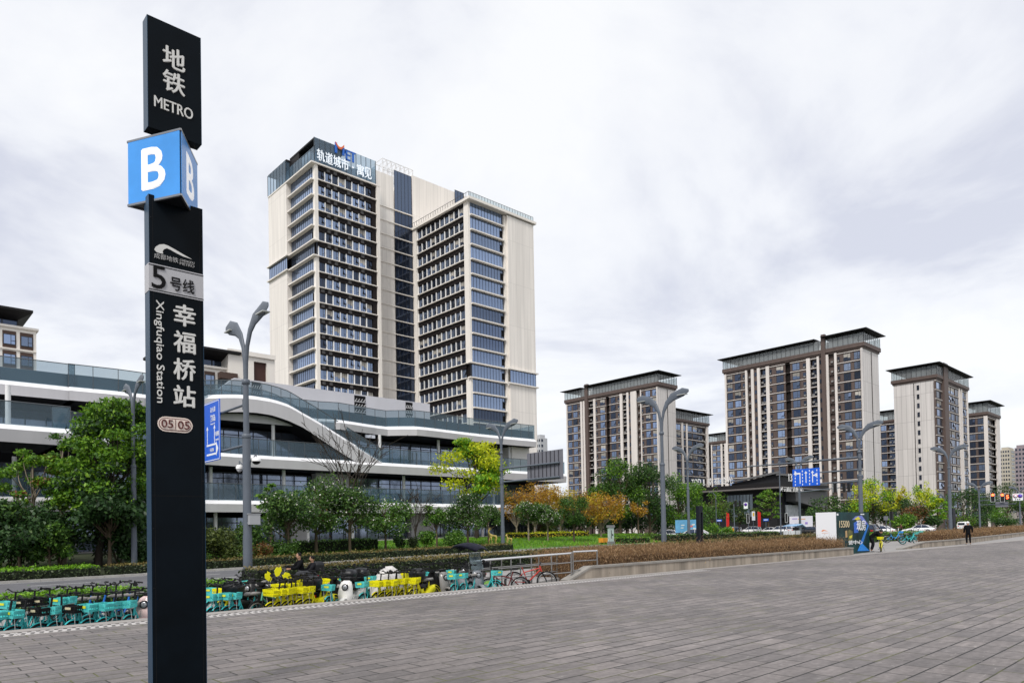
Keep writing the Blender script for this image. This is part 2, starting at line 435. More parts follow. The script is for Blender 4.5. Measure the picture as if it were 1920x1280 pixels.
n_ms = N('ShaderNodeTexNoise'); n_ms.inputs['Scale'].default_value = 0.9; n_ms.inputs['Detail'].default_value = 3; L(tcn.outputs['Object'], n_ms.inputs['Vector'])
mxm = N('ShaderNodeMix'); mxm.data_type = 'RGBA'
L(mul(mrange(n_ms.outputs[0], .5, .6, 0, .85), br.outputs['Fac']), mxm.inputs[0]); L(mxs.outputs[2], mxm.inputs[6]); mxm.inputs[7].default_value = (.10, .105, .025, 1)
L(mxm.outputs[2], p.inputs['Base Color']); p.inputs['Roughness'].default_value = 0.72
inv = mrange(br.outputs['Fac'], 0, 1, 1, 0); bp = N('ShaderNodeBump'); bp.inputs['Strength'].default_value = .6; bp.inputs['Distance'].default_value = .01
ad = N('ShaderNodeMath'); ad.operation = 'ADD'; L(inv, ad.inputs[0]); L(mrange(n_fine.outputs[0], 0, 1, 0, .25), ad.inputs[1]); L(ad.outputs[0], bp.inputs['Height']); L(bp.outputs[0], p.inputs['Normal'])
MATS['plaza_paving'] = m
struct('plaza_pavement', MB().box(-45, 130, -60, T_EDGE - .42, -1.2, 0), m)
struct('plaza_kerb', MB().box(-45, 130, T_EDGE - .42, T_EDGE, -1.2, 0.012), mat('plaza_kerb_stone', (0.29, 0.27, 0.255), 0.75, var=0.12, scale=3))
def drain(name, s0, s1, t0, t1, rows, cols, ln, hole=0.062):
    mb = MB(); s = s0
    while s < s1:
        mb.box(s + .006, s + ln - .006, t0, t1, -.02, .006, 0)
        for r in range(rows):
            for c in range(cols):
                a = s + ln * (c + .5 + (.25 if r % 2 else -.0)) / (cols + .25); b = t0 + (t1 - t0) * (r + .5) / rows
                mb.poly([(a - hole / 2, b - hole / 2, .010), (a + hole / 2, b - hole / 2, .010), (a + hole / 2, b + hole / 2, .010), (a - hole / 2, b + hole / 2, .010)], 1)
        s += ln
    return struct(name, mb, [mat('drain_cover_concrete', (0.42, 0.40, 0.39), 0.8, var=0.12, scale=4), near_black])
drain('drain_cover', -14, 24, 14.72, 15.20, 3, 7, 1.0)
# steel slot drain at the near right corner
mb = MB(); mb.box(3, 60, 1.30, 1.72, -.02, .005, 0)
for k in range(5): mb.box(3, 60, 1.36 + .075 * k, 1.36 + .075 * k + .022, -.02, .009, 1)
struct('slot_drain', mb, [mat('drain_steel', (0.50, 0.50, 0.51), 0.5), near_black])
# lower street level
sheet('bike_parking_pavement', -45, 36, T_EDGE, 21.5, mat('parking_pavers', (0.20, 0.195, 0.19), 0.85, var=0.2, scale=1.5), 0.004)
sheet('street_pavement', 36, 122, T_EDGE, 21.5, lane_m, 0.004)
sheet('cycle_lane', -60, 122, 21.5, 26.5, lane_m, 0.004)
sheet('road_verge', -60, 122, 26.5, 29.6, soil, 0.03)
sheet('road', -80, 420, 29.8, 44.3, asphalt, 0.0)
sheet('cross_street', 122, 156, -120, 29.8, asphalt, 0.004)
sheet('cross_street_beyond', 122, 156, 44.3, 330, asphalt, 0.004)
mb = MB()
for a, b in ((-80, 122), (156, 420)):
    for t0, t1 in ((29.6, 29.8), (44.3, 44.55)):
        n = int((b - a) / 1.0)
        for i in range(n):
            s = a + (b - a) * i / n; e = a + (b - a) * (i + 1) / n - .012
            z = gz(s)
            mb.box(s, e, t0, t1, z - .3, z + .13)
struct('road_kerb', mb, kerb_stone)
mb = MB()
for s in range(-60, 300, 6):
    if 118 < s < 160: continue
    for t in (33.4, 37.05, 40.7):
        z = gz(s) + .006; mb.poly([(s, t - .07, z), (s + 3, t - .07, gz(s + 3) + .006), (s + 3, t + .07, gz(s + 3) + .006), (s, t + .07, z)])
for t in (30.2, 43.9):
    for s in range(-60, 116, 4): mb.poly([(s, t - .06, gz(s) + .006), (s + 4, t - .06, gz(s + 4) + .006), (s + 4, t + .06, gz(s + 4) + .006), (s, t + .06, gz(s) + .006)])
for k in range(12):
    t = 31 + k * 1.1; mb.poly([(116, t, gz(116) + .006), (120, t, gz(120) + .006), (120, t + .5, gz(120) + .006), (116, t + .5, gz(116) + .006)])
struct('road_markings', mb, mat('road_paint', (0.55, 0.55, 0.54), 0.7, var=0.2, scale=3))
sheet('grass_patch', 13.2, 19.5, 20.6, 22.6, mat('patch_grass', (.12, .26, .03), .8, var=.3, scale=4), .02)
lawn_m = mat('lawn_grass', (0.075, 0.165, 0.022), 0.8, var=0.35, scale=1.4, bump=0.4)
def lawn_z(s, t): return gz(s) + .10 + .95 * sm(45, 60, t) * (1 - sm(72, 98, s))
sheet('lawn', 19, 121, 44.55, 62, lawn_m, zf=lawn_z, nt=8)
sheet('planting_bed', -60, 19, 44.55, 62, soil, zf=lawn_z, nt=8)
sheet('mall_forecourt', -60, 121, 62, 130, lane_m, zf=lambda s, t: lawn_z(s, 62) + .01)
sheet('far_planting_strip', 156, 420, 44.55, 70, soil, 0.05)
sheet('far_pavement', 156, 420, 12, 29.6, lane_m, 0.05)
# ================================================================ METRO SIGN PYLON
pyl = mat('pylon_dark_panel', (0.0022, 0.0045, 0.0072), 0.42, var=0.4, scale=1.6, spec=.08)
pyl_side = mat('pylon_side_steel', (0.022, 0.055, 0.10), 0.4, 0.2)
sign_white = mat('sign_lettering_white', (0.62, 0.62, 0.60), 0.5)
sign_blue = mat('sign_face_blue', (0.065, 0.31, 0.78), 0.3, var=0.16, scale=1.2)
sp_, tp_, _ = onY(330, 700, 7.0)
TP = tp_
s0 = onT(280.5, 640, TP)[0]; s1 = onT(382, 640, TP)[0]
dep = min(0.30, max(.1, onS(270.5, 640, s0)[0] - TP)) * .8
scn = (s0 + s1) / 2
pylon = thing('metro_sign_pylon', 'tall black metro sign pylon with blue B box standing on the paved plaza', 'sign', scn, TP + dep / 2, 0)
PO = (scn, TP + dep / 2, 0)
def slab(name, z0, z1, par):
    mb = MB(PO)
    mb.box(s0 + .004, s1 - .004, TP, TP + dep, z0, z1, 0)
    mb.box(s0, s0 + .004, TP - .002, TP + dep + .002, z0, z1, 1)
    mb.box(s1 - .004, s1, TP - .002, TP + dep + .002, z0, z1, 1)
    o = mb.build(name, [pyl, pyl_side], par)
    return o
ztop = onT(379, 73, TP)[1]; zub = onT(379, 272, TP)[1]; zlt = onT(379, 392, TP)[1]
upper = slab('upper_panel', zub, ztop, pylon)
lower = slab('lower_panel', 0.0, zlt, pylon)
MB(PO).box(s0 + .12, s1 - .12, TP + .05, TP + dep - .05, zlt - .01, zub + .01).build('neck', near_black, pylon)
jn = MB(PO)
for v in (930, 700): jn.box(s0 + .006, s1 - .006, TP - .0015, TP, onT(330, v, TP)[1], onT(330, v, TP)[1] + .004)
for a in (s0 + .035, s1 - .035): jn.box(a, a + .003, TP - .0015, TP, 0, zlt)
for v in (420, 900, 990, 1100):
    for q in (s0 + .02, s1 - .02): jn.lathe((q, TP - .001, onT(330, v, TP)[1]), [(.001, .002), (.006, .001), (.006, -.002)], 8, 0, 'y')
jn.build('panel_joints', mat('joint_black', (.004, .004, .005), .8), lower)
def on_pyl(name, body, u0, u1, v, hpx, m, par, bold=0.012, R=R_T, vert=False):
    uc = (u0 + u1) / 2; a, z = onT(uc, v, TP)
    w = onT(u1, v, TP)[0] - onT(u0, v, TP)[0]; h = onT(uc, v - hpx / 2, TP)[1] - onT(uc, v + hpx / 2, TP)[1]
    c = (a - PO[0], TP - PO[1] - .006, z)
    if vert: return letter(name, body, m, par, c, h, w, R, .004, bold)
    return letter(name, body, m, par, c, w, h, R, .004, bold)
on_pyl('lettering', '地', 305, 347, 111, 40, sign_white, upper, .02)
on_pyl('lettering', '铁', 305, 347, 156, 40, sign_white, upper, .02)
on_pyl('lettering', 'METRO', 289.5, 362, 203, 21, sign_white, upper, .014)
for ch, v in (('幸', 592), ('福', 642), ('桥', 693), ('站', 743)): on_pyl('lettering', ch, 325, 367, v, 41, sign_white, lower, .022)
on_pyl('lettering', 'Xingfuqiao Station', 289, 308, 659, 192, sign_white, lower, .008, RT((0, 0, -1), (1, 0, 0)), True)
def pyl_poly(pxs, m, name, par, off=.004, th=.004):
    mb = MB(PO)
    pts = [(onT(u, v, TP)[0], TP - off, onT(u, v, TP)[1]) for u, v in pxs]
    mb.extr(pts, (0, th, 0)); return mb.build(name, m, par)
sw = [(420, 200), (440, 160), (490, 132), (550, 128), (610, 150), (700, 200), (800, 260), (925, 330), (800, 290), (700, 240), (640, 205), (590, 182), (550, 195), (530, 225), (540, 255), (500, 250), (450, 232)]
pyl_poly([(230 + a / 7.11, 440 + b / 7.11) for a, b in sw], sign_white, 'logo', lower)
on_pyl('lettering', '成都地铁', 289, 334, 484, 10, mat('sign_lettering_grey', (.35, .35, .35), .5), lower, .0)
on_pyl('lettering', 'CHENGDU', 337, 364, 491, 4.5, MATS['sign_lettering_grey'], lower, .0)
on_pyl('lettering', 'METRO', 337, 364, 497, 5, MATS['sign_lettering_grey'], lower, .0)
zb0 = onT(279, 544, TP)[1]; zb1 = onT(279, 492, TP)[1]
plate = MB(PO).box(s0 - .003, s1 + .001, TP - .004, TP + dep * .99, zb0, zb1).build('line_plate', mat('plate_grey', (.42, .42, .44), .4), lower)
for zq in (zb0 + .012, zb1 - .02): MB(PO).box(s0 - .005, s1 + .002, TP - .006, TP - .004, zq, zq + .008).build('border_line', near_black, plate)
on_pyl('lettering', '5', 284, 310.5, 520, 43, near_black, plate, .004).location.y -= .004
on_pyl('lettering', '号线', 319, 364, 535, 25, near_black, plate, .0).location.y -= .004
def pill(u0, u1, v0, v1, name, m, par, off):
    a = onT(u0, (v0 + v1) / 2, TP)[0]; b = onT(u1, (v0 + v1) / 2, TP)[0]
    um = (u0 + u1) / 2; z1 = onT(um, v0, TP)[1]; z0 = onT(um, v1, TP)[1]; r = (z1 - z0) / 2; pts = []
    for k in range(9): q = -PI / 2 + PI * k / 8; pts.append((b - r + r * math.cos(q), TP - off, (z0 + z1) / 2 + r * math.sin(q)))
    for k in range(9): q = PI / 2 + PI * k / 8; pts.append((a + r + r * math.cos(q), TP - off, (z0 + z1) / 2 + r * math.sin(q)))
    return MB(PO).extr(pts, (0, .003, 0)).build(name, m, par)
badge = pill(295, 361, 782, 810, 'station_badge', mat('badge_cream', (.74, .63, .56), .5), lower, .004)
pill(297.5, 358.5, 784.5, 807.5, 'badge_border', mat('badge_maroon', (.10, .02, .02), .5), badge, .006)
pill(298.8, 357.2, 786, 806, 'badge_face', mat('badge_cream', (.74, .63, .56), .5), badge, .008)
on_pyl('lettering', '05', 302, 324, 794, 15, MATS['badge_maroon'], badge, .0).location.y -= .007
on_pyl('lettering', '05', 333, 355, 797, 15, MATS['badge_maroon'], badge, .0).location.y -= .007
a = onT(328.5, 796, TP); MB(PO).box(a[0] - .002, a[0] + .002, TP - .012, TP - .0085, a[1] - .05, a[1] + .05).build('badge_divider', MATS['badge_maroon'], badge)
# blue exit box: a three-sided prism with a B on each side
cx, cy = st2xy(scn, TP + dep / 2); cx -= .045
LP = .67
V0 = Vector((cx, cy)) - Vector((math.cos(math.radians(131.5)), math.sin(math.radians(131.5)))) * (LP / math.sqrt(3))
V1 = V0 + Vector((math.cos(math.radians(161.5)), math.sin(math.radians(161.5)))) * LP
V2 = V0 + Vector((math.cos(math.radians(101.5)), math.sin(math.radians(101.5)))) * LP
tri = [Vector(xy2st(*q)) for q in (V0, V2, V1)]
zp0, zp1 = 4.96, 5.62
cen = (tri[0] + tri[1] + tri[2]) / 3
box = MB(PO).prism([tuple(cen + (q - cen) * .985) for q in tri], zp0 + .01, zp1 - .01).build('exit_box', mat('box_frame_black', (.012, .014, .018), .4), pylon)
for i in range(3):
    A, B = tri[i], tri[(i + 1) % 3]
    if (A - B).length < 1e-4: continue
    d = (B - A).normalized(); n = Vector((d.y, -d.x))
    mid = (A + B) / 2
    mb = MB(PO)
    q = [A + d * .012 + n * .004, B - d * .012 + n * .004]
    mb.extr([(q[0].x, q[0].y, zp0 + .02), (q[1].x, q[1].y, zp0 + .02), (q[1].x, q[1].y, zp1 - .02), (q[0].x, q[0].y, zp1 - .02)], (-n.x * .012, -n.y * .012, 0))
    f = mb.build('sign_face', sign_blue, box)
    mb = MB(PO)
    for za, zb in ((zp0, zp0 + .02), (zp1 - .02, zp1)):
        mb = MB(PO)
        mb.extr([(A.x + n.x * .006, A.y + n.y * .006, za), (B.x + n.x * .006, B.y + n.y * .006, za), (B.x + n.x * .006, B.y + n.y * .006, zb), (A.x + n.x * .006, A.y + n.y * .006, zb)], (-n.x * .02, -n.y * .02, 0))
        mb.build('face_frame', steel if i == 0 else mat('frame_grey', (.2, .22, .25), .4), box)
    c = Vector((mid.x - PO[0], mid.y - PO[1], (zp0 + zp1) / 2)) + Vector((n.x, n.y, 0)) * .007
    letter('lettering', 'B', mat('sign_white_bright', (.80, .80, .81), .4, emit=.22), box, c, .30, .42, RT((d.x, d.y, 0), (0, 0, 1)), .003, .018)
# ================================================================ WINDOWS AND FACADES
WIN = {}
def window_mesh(w, h, style, gl):
    """A window w wide, h high, centred on x, sill at z=0, looking along -y; the pane sits inside a frame."""
    key = (round(w, 2), round(h, 2), style, gl.name)
    if key in WIN: return WIN[key]
    mb = MB(); f = .07
    if style[-1] == '+': mb.box(-w / 2 - .24, -w / 2 - .03, -.26, .05, -.02, h + .02, 3); style = style[:-1]
    mb.poly([(-w / 2, -.02, 0), (w / 2, -.02, 0), (w / 2, -.02, h), (-w / 2, -.02, h)], 0)
    mb.box(-w / 2, w / 2, -.06, 0, 0, f, 1).box(-w / 2, w / 2, -.06, 0, h - f, h, 1)
    mb.box(-w / 2, -w / 2 + f, -.06, 0, f, h - f, 1).box(w / 2 - f, w / 2, -.06, 0, f, h - f, 1)
    if style in ('split', 'open'):
        mb.box(w * .1, w * .1 + f, -.06, 0, f, h - f, 1); mb.box(w * .1 + f, w / 2 - f, -.06, 0, h * .36, h * .36 + f, 1)
    if style == 'blind':
        mb.box(w * .1 + f, w / 2 - f, -.05, -.021, h * .36 + f, h - f, 4); mb.box(w * .1, w * .1 + f, -.06, 0, f, h - f, 1); mb.box(-w / 2 + f, w * .1, -.03, -.021, h * .52, h - f, 4)
    if style == 'open':
        mb.box(w * .1 + f, w / 2 - f, -.035, -.022, h * .36 + f, h - f, 2)
        mb.extr([(w * .1 + f, -.07, h - f), (w / 2 - f, -.07, h - f), (w / 2 - f, -.42, h * .42), (w * .1 + f, -.42, h * .42)], (0, .02, .02), 0)
    if style == 'strip':
        n = max(2, round(w / .95))
        for k in range(1, n): mb.box(-w / 2 + w * k / n - .025, -w / 2 + w * k / n + .025, -.07, 0, f, h - f, 1)
    if style == 'strip_open':
        n = max(2, round(w / .95))
        for k in range(1, n): mb.box(-w / 2 + w * k / n - .025, -w / 2 + w * k / n + .025, -.07, 0, f, h - f, 1)
        a = w / 2 - w / n
        mb.box(a, w / 2 - f, -.05, -.025, h * .2, h * .7, 2); mb.box(a, w / 2 - f, -.08, 0, h * .70, h * .70 + .06, 1); mb.box(a, w / 2 - f, -.08, 0, h * .2, h * .2 + .06, 1)
    WIN[key] = mb.mesh('window', [gl, win_frame, near_black, mat('mullion_white', (.80, .80, .80), .5), mat('blind_pale', (.34, .32, .29), .7, objvar=.4)])
    return WIN[key]
def add_windows(root, items, name='window'):
    """items: (x, y, z, w, h, style, glass, rz) in the root's frame; beyond 100, the farthest become one part."""
    items = list(items)
    keep, rest = items[:100], items[100:]
    for x, y, z, w, h, st, gl, rz in keep:
        link(name, window_mesh(w, h, st, gl), root, (x, y, z), rz)
    if rest:
        mats = []; V, Fc, MI = [], [], []
        for x, y, z, w, h, st, gl, rz in rest:
            me = window_mesh(w, h, st, gl); c, s = math.cos(rz), math.sin(rz); b = len(V)
            for v in me.vertices: V.append((x + c * v.co.x - s * v.co.y, y + s * v.co.x + c * v.co.y, z + v.co.z))
            idx = []
            for q in me.materials:
                if q not in mats: mats.append(q)
                idx.append(mats.index(q))
            for pl in me.polygons: Fc.append(tuple(b + k for k in pl.vertices)); MI.append(idx[pl.material_index])
        me = bpy.data.meshes.new('windows'); me.from_pydata(V, [], Fc)
        for q in mats: me.materials.append(q)
        me.polygons.foreach_set('material_index', MI); me.update()
        tag(link(name, me, root), kind='stuff')
RZ_S = -PI / 2     # a window on a face that looks along -s
# ================================================================ THE TWIN-SLAB OFFICE TOWER
FH = 3.33
UNIT = {}
def split_build(mb, name, mats, root, key):
    """The boxes of mb, sorted by storey into one part each."""
    grp = {}
    for i in range(len(mb.v) // 8):
        lo, hi = mb.v[8 * i], mb.v[8 * i + 6]; k = key((lo[2] + hi[2]) / 2)
        grp.setdefault(k, MB(mb.o)).box(lo[0], hi[0], lo[1], hi[1], lo[2], hi[2], mb.m[6 * i])
    for k in sorted(grp): grp[k].build(name, mats, root)
def tower():
    sC, tC, zr = onY(590, 307, 150.0); zt = onY(590, 257, 150.0)[2]
    sW, tW, zwr = onY(877, 374, 156.0)
    rs = MB
    root = thing('office_tower', 'tall cream office tower with two stepped slabs and a glass crown', 'tower', sC, tC, -0.4)
    O = (sC, tC, -0.4); loc = lambda s, t, z: (s - O[0], t - O[1], z - O[2])
    zl = [zr - FH * k for k in range(25)]
    zw = [zwr - FH * k for k in range(22)]
    ZB = 0.0
    sc1 = onT(597.5, 480, tC)[0]; sR0 = onT(698, 450, tC)[0]; sR1 = onT(706, 450, tC)[0]; sR2 = onT(711.5, 450, tC)[0]
    tg0 = tC + .55; tg1 = onS(545, 450, sC)[0]; tb1 = onS(504, 450, sC - .9)[0]
    t1 = onS(778, 560, sW)[0]
    u740 = onT(740, 500, t1)[0]; zR = onT(741, 333, t1)[1]
    sE = onT(997.5, 560, tW)[0]; sg1 = onT(945.5, 560, tW)[0]; sb0 = onT(949, 560, tW)[0]
    tb1 = max(tb1, tg1 + 3)
    wall, ledge, span, pan = MB(O), MB(O), MB(O), MB(O)
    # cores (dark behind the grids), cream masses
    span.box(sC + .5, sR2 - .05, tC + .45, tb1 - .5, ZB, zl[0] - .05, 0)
    wall.box(sC - .9, sC + 6, tg1, tb1, ZB, zl[6] - .1, 0).box(sC - .9, sC + 6, tg1, tb1, zl[5] + .1, zl[0] - .02, 0)
    wall.box(sC - .05, sC + .7, tg0 - .6, tC + .9, ZB, zl[6] - .1, 1).box(sC - .05, sC + .7, tg0 - .6, tC + .9, zl[5] + .1, zl[0], 1)
    wall.box(sC + .55, sc1, tC - .06, tC + .6, ZB, zl[6] - .1, 1).box(sC + .55, sc1, tC - .06, tC + .6, zl[5] + .1, zl[0], 1)
    wall.box(sR1, sR2, tC - .35, t1 + 1, ZB, zl[0] + .1, 1)
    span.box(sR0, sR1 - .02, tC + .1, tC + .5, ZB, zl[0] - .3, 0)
    # recess: cream bay, dark glass bay, cream shoulder
    wall.box(sR2, u740, t1, t1 + 8, ZB, zR, 0)
    zS = onT(846, 362, t1)[1]
    wall.box(sW - .3, sE - 2, t1 + .01, t1 + 14, ZB, zS + .6, 0)
    wall.box(sR2 + .5, sE - 2, t1 + 8, t1 + 16, ZB, zS - .4, 0)
    # wing masses
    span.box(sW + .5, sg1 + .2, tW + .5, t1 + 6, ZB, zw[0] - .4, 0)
    wall.box(sb0, sE, tW - .9, t1 + 6, ZB, zw[12] - .1, 0).box(sb0, sE, tW - .9, t1 + 6, zw[11] + .1, zw[0] - .6, 0)
    wall.box(sg1, sb0 - .02, tW - .3, tW + 3, ZB, zw[0] - .6, 1)
    c2 = onT(883.5, 560, tW)[0]; tcw = onS(872, 560, sW)[0]; tcf = onS(784, 560, sW)[0]
    for za, zb in ((ZB, zw[12] - .1), (zw[11] + .1, zw[0] - .3)):
        wall.box(sW - .06, c2, tW - .06, tW + .6, za, zb, 1).box(sW - .06, sW + .6, tW + .6, tcw, za, zb, 1)
    wall.box(sW - .35, sW + .6, tcf, t1 + .3, ZB, zw[0] - .3, 1)
    W = wall.build('wall', [cream, cream_plain], root)
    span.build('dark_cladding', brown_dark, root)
    wins = []; strips = []; bands = MB(O); acs = []
    # plaza-side grid of the tall slab
    a0, a1 = sc1 + .05, sR0 - .05; nW = 8; cw = (a1 - a0) / nW
    for k in range(24):
        zt_, zb_ = zl[k], zl[k + 1]
        if zb_ < 14: break
        ledge.box(sc1 - (.4 if k in (4, 5) else 0), sR1, tC - .30, tC + .4, zb_ + .02, zb_ + .20, 0)
        bands.box(sc1, sR0, tC + .02, tC + .5, zb_ + 2.32, zt_ - .02, 0)
        for i in range(nW):
            wins.append(loc(a0 + cw * (i + .5), tC + .30, zb_ + .24) + (cw - .28, 2.06, random.choice(['split+', 'split+', 'split+', 'open+', 'open+', 'blind+']), random.choice([blue_glass, blue_glass, blue_glass, dark_glass]), 0))
        for i in ([0, 1, 4, 6] if k > 7 else [1, 2, 4, 6]):
            acs.append(loc(a0 + cw * (i + .5), tC - .02, zb_ + 2.55))
    # glass strip on the left side of the tall slab
    for k in range(24):
        zt_, zb_ = zl[k], zl[k + 1]
        if zb_ < 14: break
        ledge.box(sC - .75, sC + .3, tC + .3, tg1 + .25, zb_ - .04, zb_ + .22, 0)
        w = tg1 - (tC + .95)
        strips.append(loc(sC + .25, (tC + .95 + tg1) / 2, zb_ + .22) + (w, FH - .26, random.choice(['strip', 'strip', 'strip_open']), blue_glass, RZ_S))
    # belt of glass that wraps the cream block and the corner
    zb_, zt_ = zl[6], zl[5]
    ledge.box(sC - 1.35, sC - .7, tg1 - .6, tb1 + .4, zb_ - .08, zb_ + .18, 0).box(sC - 1.35, sC - .7, tg1 - .6, tb1 + .4, zt_ - .08, zt_ + .2, 0)
    strips.append(loc(sC - .85, (tg1 + tb1) / 2, zb_ + .18) + (tb1 - tg1 - .1, FH - .26, 'strip', blue_glass, RZ_S))
    strips.append(loc((sC + sc1) / 2 + .1, tC + .3, zb_ + .22) + (sc1 - sC - .3, FH - .26, 'strip', dark_glass, 0))
    for z in (zb_, zt_): ledge.box(sC - .75, sc1, tC - .45, tC + .35, z - .05, z + .22, 0)
    # recess ledges and glass
    for k in range(1, 24):
        z = zl[k] + 1.0
        if z < 14: break
        ledge.box(sR2 + .01, sW - .36, t1 - .22, t1 + .02, z, z + .2, 0)
        if k >= 2: strips.append(loc((u740 + sW) / 2 - .1, t1 + .12, z + .2) + (sW - u740 - .7, FH - .24, 'strip', dark_glass, 0))
    zg = onT(758, 325, t1)[1]
    strips.append(loc((u740 + sW) / 2 - .1, t1 + .12, zl[1] + 1.2 + FH * -0.0) + (sW - u740 - .7, max(2, zg - zl[1] - 1.3), 'strip', blue_glass, 0))
    strips.append(loc(onT(861, 380, t1)[0], t1 - .05, zS - 5) + (3.0, 6.2, 'strip', blue_glass, 0))
    # wing, left face
    b0, b1 = tcw + .05, tcf - .05; nB = 10; cb = (b1 - b0) / nB
    for k in range(21):
        zt_, zb_ = zw[k], zw[k + 1]
        if zb_ < 12: break
        ledge.box(sW - .30, sW + .4, b0 - (.6 if k in (10, 11) else 0), b1, zb_ + .02, zb_ + .20, 0)
        bands.box(sW + .02, sW + .5, b0, b1, zb_ + 2.32, zt_ - .02, 0)
        for i in range(nB):
            wins.append(loc(sW + .30, b0 + cb * (i + .5), zb_ + .24) + (cb - .28, 2.06, random.choice(['split+', 'split+', 'split+', 'open+', 'open+', 'blind+']), random.choice([blue_glass, blue_glass, dark_glass]), RZ_S))
        # wing, right face
        ledge.box(c2 - .02, sg1 + .05, tW - .55, tW + .3, zb_ - .04, zb_ + .22, 0)
        strips.append(loc((c2 + sg1) / 2, tW + .25, zb_ + .22) + (sg1 - c2 - .04, FH - .26, 'strip_open' if k % 3 else 'strip', blue_glass if k < 14 else dark_glass, 0))
    zb_, zt_ = zw[12], zw[11]
    for z in (zb_, zt_):
        ledge.box(sg1 - .2, sE + .45, tW - 1.4, tW - .7, z - .08, z + .2, 0).box(sE - .2, sE + .45, tW - .7, t1 + 5, z - .08, z + .2, 0)
        ledge.box(sW - .5, c2, tW - .55, tW + .4, z - .06, z + .2, 0)
    strips.append(loc((sb0 + sE) / 2, tW - .86, zb_ + .2) + (sE - sb0 - .1, FH - .3, 'strip', blue_glass, 0))
    strips.append(loc((sW + c2) / 2 + .1, tW + .2, zb_ + .2) + (c2 - sW - .1, FH - .3, 'strip', dark_glass, 0))
    ledge.box(sW - .7, sE + .7, tW - 1.3, t1 + 6.2, zw[0] - .3, zw[0] + .25, 0)
    # slab under the crown
    ledge.box(sC - 1.0, sR2 + .05, tC - .4, tb1 + .1, zl[0], zl[0] + .3, 0)
    split_build(ledge, 'floor_ledge', [cream_plain], root, lambda z: int((zr - z + 1) / FH) if True else 0)
    split_build(bands, 'spandrel_band', [brown_dark], root, lambda z: round((zr - z) / .4))

    wins.sort(key=lambda w: -w[2])
    add_windows(root, wins)
    add_windows(root, sorted(strips, key=lambda w: -w[2]), 'window_band')
    ac = MB().box(-.35, .35, -.02, .25, 0, .62, 0)
    for i in range(5): ac.box(-.3, .3, -.03, -.021, .08 + .1 * i, .13 + .1 * i, 1)
    acm = ac.mesh('air_conditioner', [mat('ac_grille_grey', (.16, .15, .15), .6), mat('ac_grille_dark', (.05, .05, .05), .6)])
    for q in sorted(acs, key=lambda w: -w[2])[:96]: link('air_conditioner', acm, root, q)
    # glass crown with a dark canopy
    g = MB(O); fr = MB(O)
    sS = onT(704.5, 350, tC)[0]
    z0, z1 = zl[0] + .3, zt
    def screen(p, q, za, zb, n):
        (ax, ay), (bx, by) = p, q
        g.poly([(ax, ay, za), (bx, by, za), (bx, by, zb), (ax, ay, zb)], 0)
        for i in range(n + 1):
            x, y = ax + (bx - ax) * i / n, ay + (by - ay) * i / n; fr.box(x - .05, x + .05, y - .05, y + .05, za, zb)
    screen((sC - .1, tC - .05), (sS, tC - .05), z0, z1, 12)
    screen((sC - .1, tC - .05), (sC - .1, tg1), z0, z1 - 2.0, 8)
    screen((sC - 1.0, tg1), (sC - 1.0, tb1), z0, z1 - .6, 6)
    screen((sC - 1.0, tg1), (sC - .1, tg1), z0, z1 - .6, 1)
    screen((sS, tC - .05), (sS, tb1), z0, z1 - 1, 8)
    cr = g.build('crown_glass', glassmat('crown_glass', (.70, .82, .90), (.16, .24, .33), .45), root)
    fr.build('crown_frame', mat('crown_frame_dark', (.06, .075, .09), .4), cr)
    MB(O).box(sC + .6, sS - .3, tC + 3.2, tb1 - 1, zl[0] + .46, z1 - 1.6).build('plant_room', mat('plant_room_blue_grey', (.22, .28, .34), .5), root)
    MB(O).box(sC - .05, sC + 8, tC, tg1 - .1, z1 - .35, z1).box(sC - .9, sC + 8, tg1 - .1, tb1, z1 - .8, z1 - .4).box(sC + .02, sC + 3, tg1 - 4.5, tg1 - .02, zl[0] + .5, z1 - .4).build('crown_canopy', roof_dark, root)
    # lettering on the crown
    sgn = mat('tower_letters_white', (.86, .91, .97), .4, emit=.2)  # faint glow added to the white so the letters look brighter
    P = lambda u, v: (onT(u, v, tC - .5)[0], onT(u, v, tC - .5)[1])
    A = P(599, 290.5); A = (P(594, 290)[0], A[1]); B = P(697, 326); n = 7
    for i, ch in enumerate('轨道城市·寓见'):
        f = (i + .5) / n; x = A[0] + (B[0] - A[0]) * f; z = A[1]
        w = (B[0] - A[0]) / n
        big = ch != '·'
        letter('lettering', ch, sgn, root, loc(x, tC - .5, z), w * (.92 if big else .2), (2.5 if big else .4), R_T, .08, .0)
    o1 = P(629, 285); o2 = P(667, 285); wd = o2[0] - o1[0]
    mk = MB(O); yy = tC - .4
    def bar(x0, x1, za, zb, mi): mk.box(o1[0] + wd * x0, o1[0] + wd * x1, yy, yy + .2, zr + 4.6 + za, zr + 4.6 + zb, mi)
    for x0, x1, za, zb, mi in ((0, .10, -.6, 1.7, 0), (.36, .46, -.6, 1.2, 0), (.52, .60, -1.3, 1.0, 0), (.52, .74, .7, 1.0, 0), (.52, .74, -.25, .05, 0), (.52, .74, -1.3, -1, 0), (.76, 1.0, .7, 1.0, 0), (.84, .93, -1.3, .7, 0)): bar(x0, x1, za, zb, mi)
    for k in range(6):
        q0, q1 = k / 6, (k + 1) / 6
        h = lambda q: 1.7 - 1.0 * math.sin(PI * q) * .9
        mk.extr([(o1[0] + wd * (.02 + .42 * q0), yy - .05, zr + 4.6 + h(q0) - .35), (o1[0] + wd * (.02 + .42 * q1), yy - .05, zr + 4.6 + h(q1) - .35), (o1[0] + wd * (.02 + .42 * q1), yy - .05, zr + 4.6 + h(q1) + .15), (o1[0] + wd * (.02 + .42 * q0), yy - .05, zr + 4.6 + h(q0) + .15)], (0, .2, 0), 1)
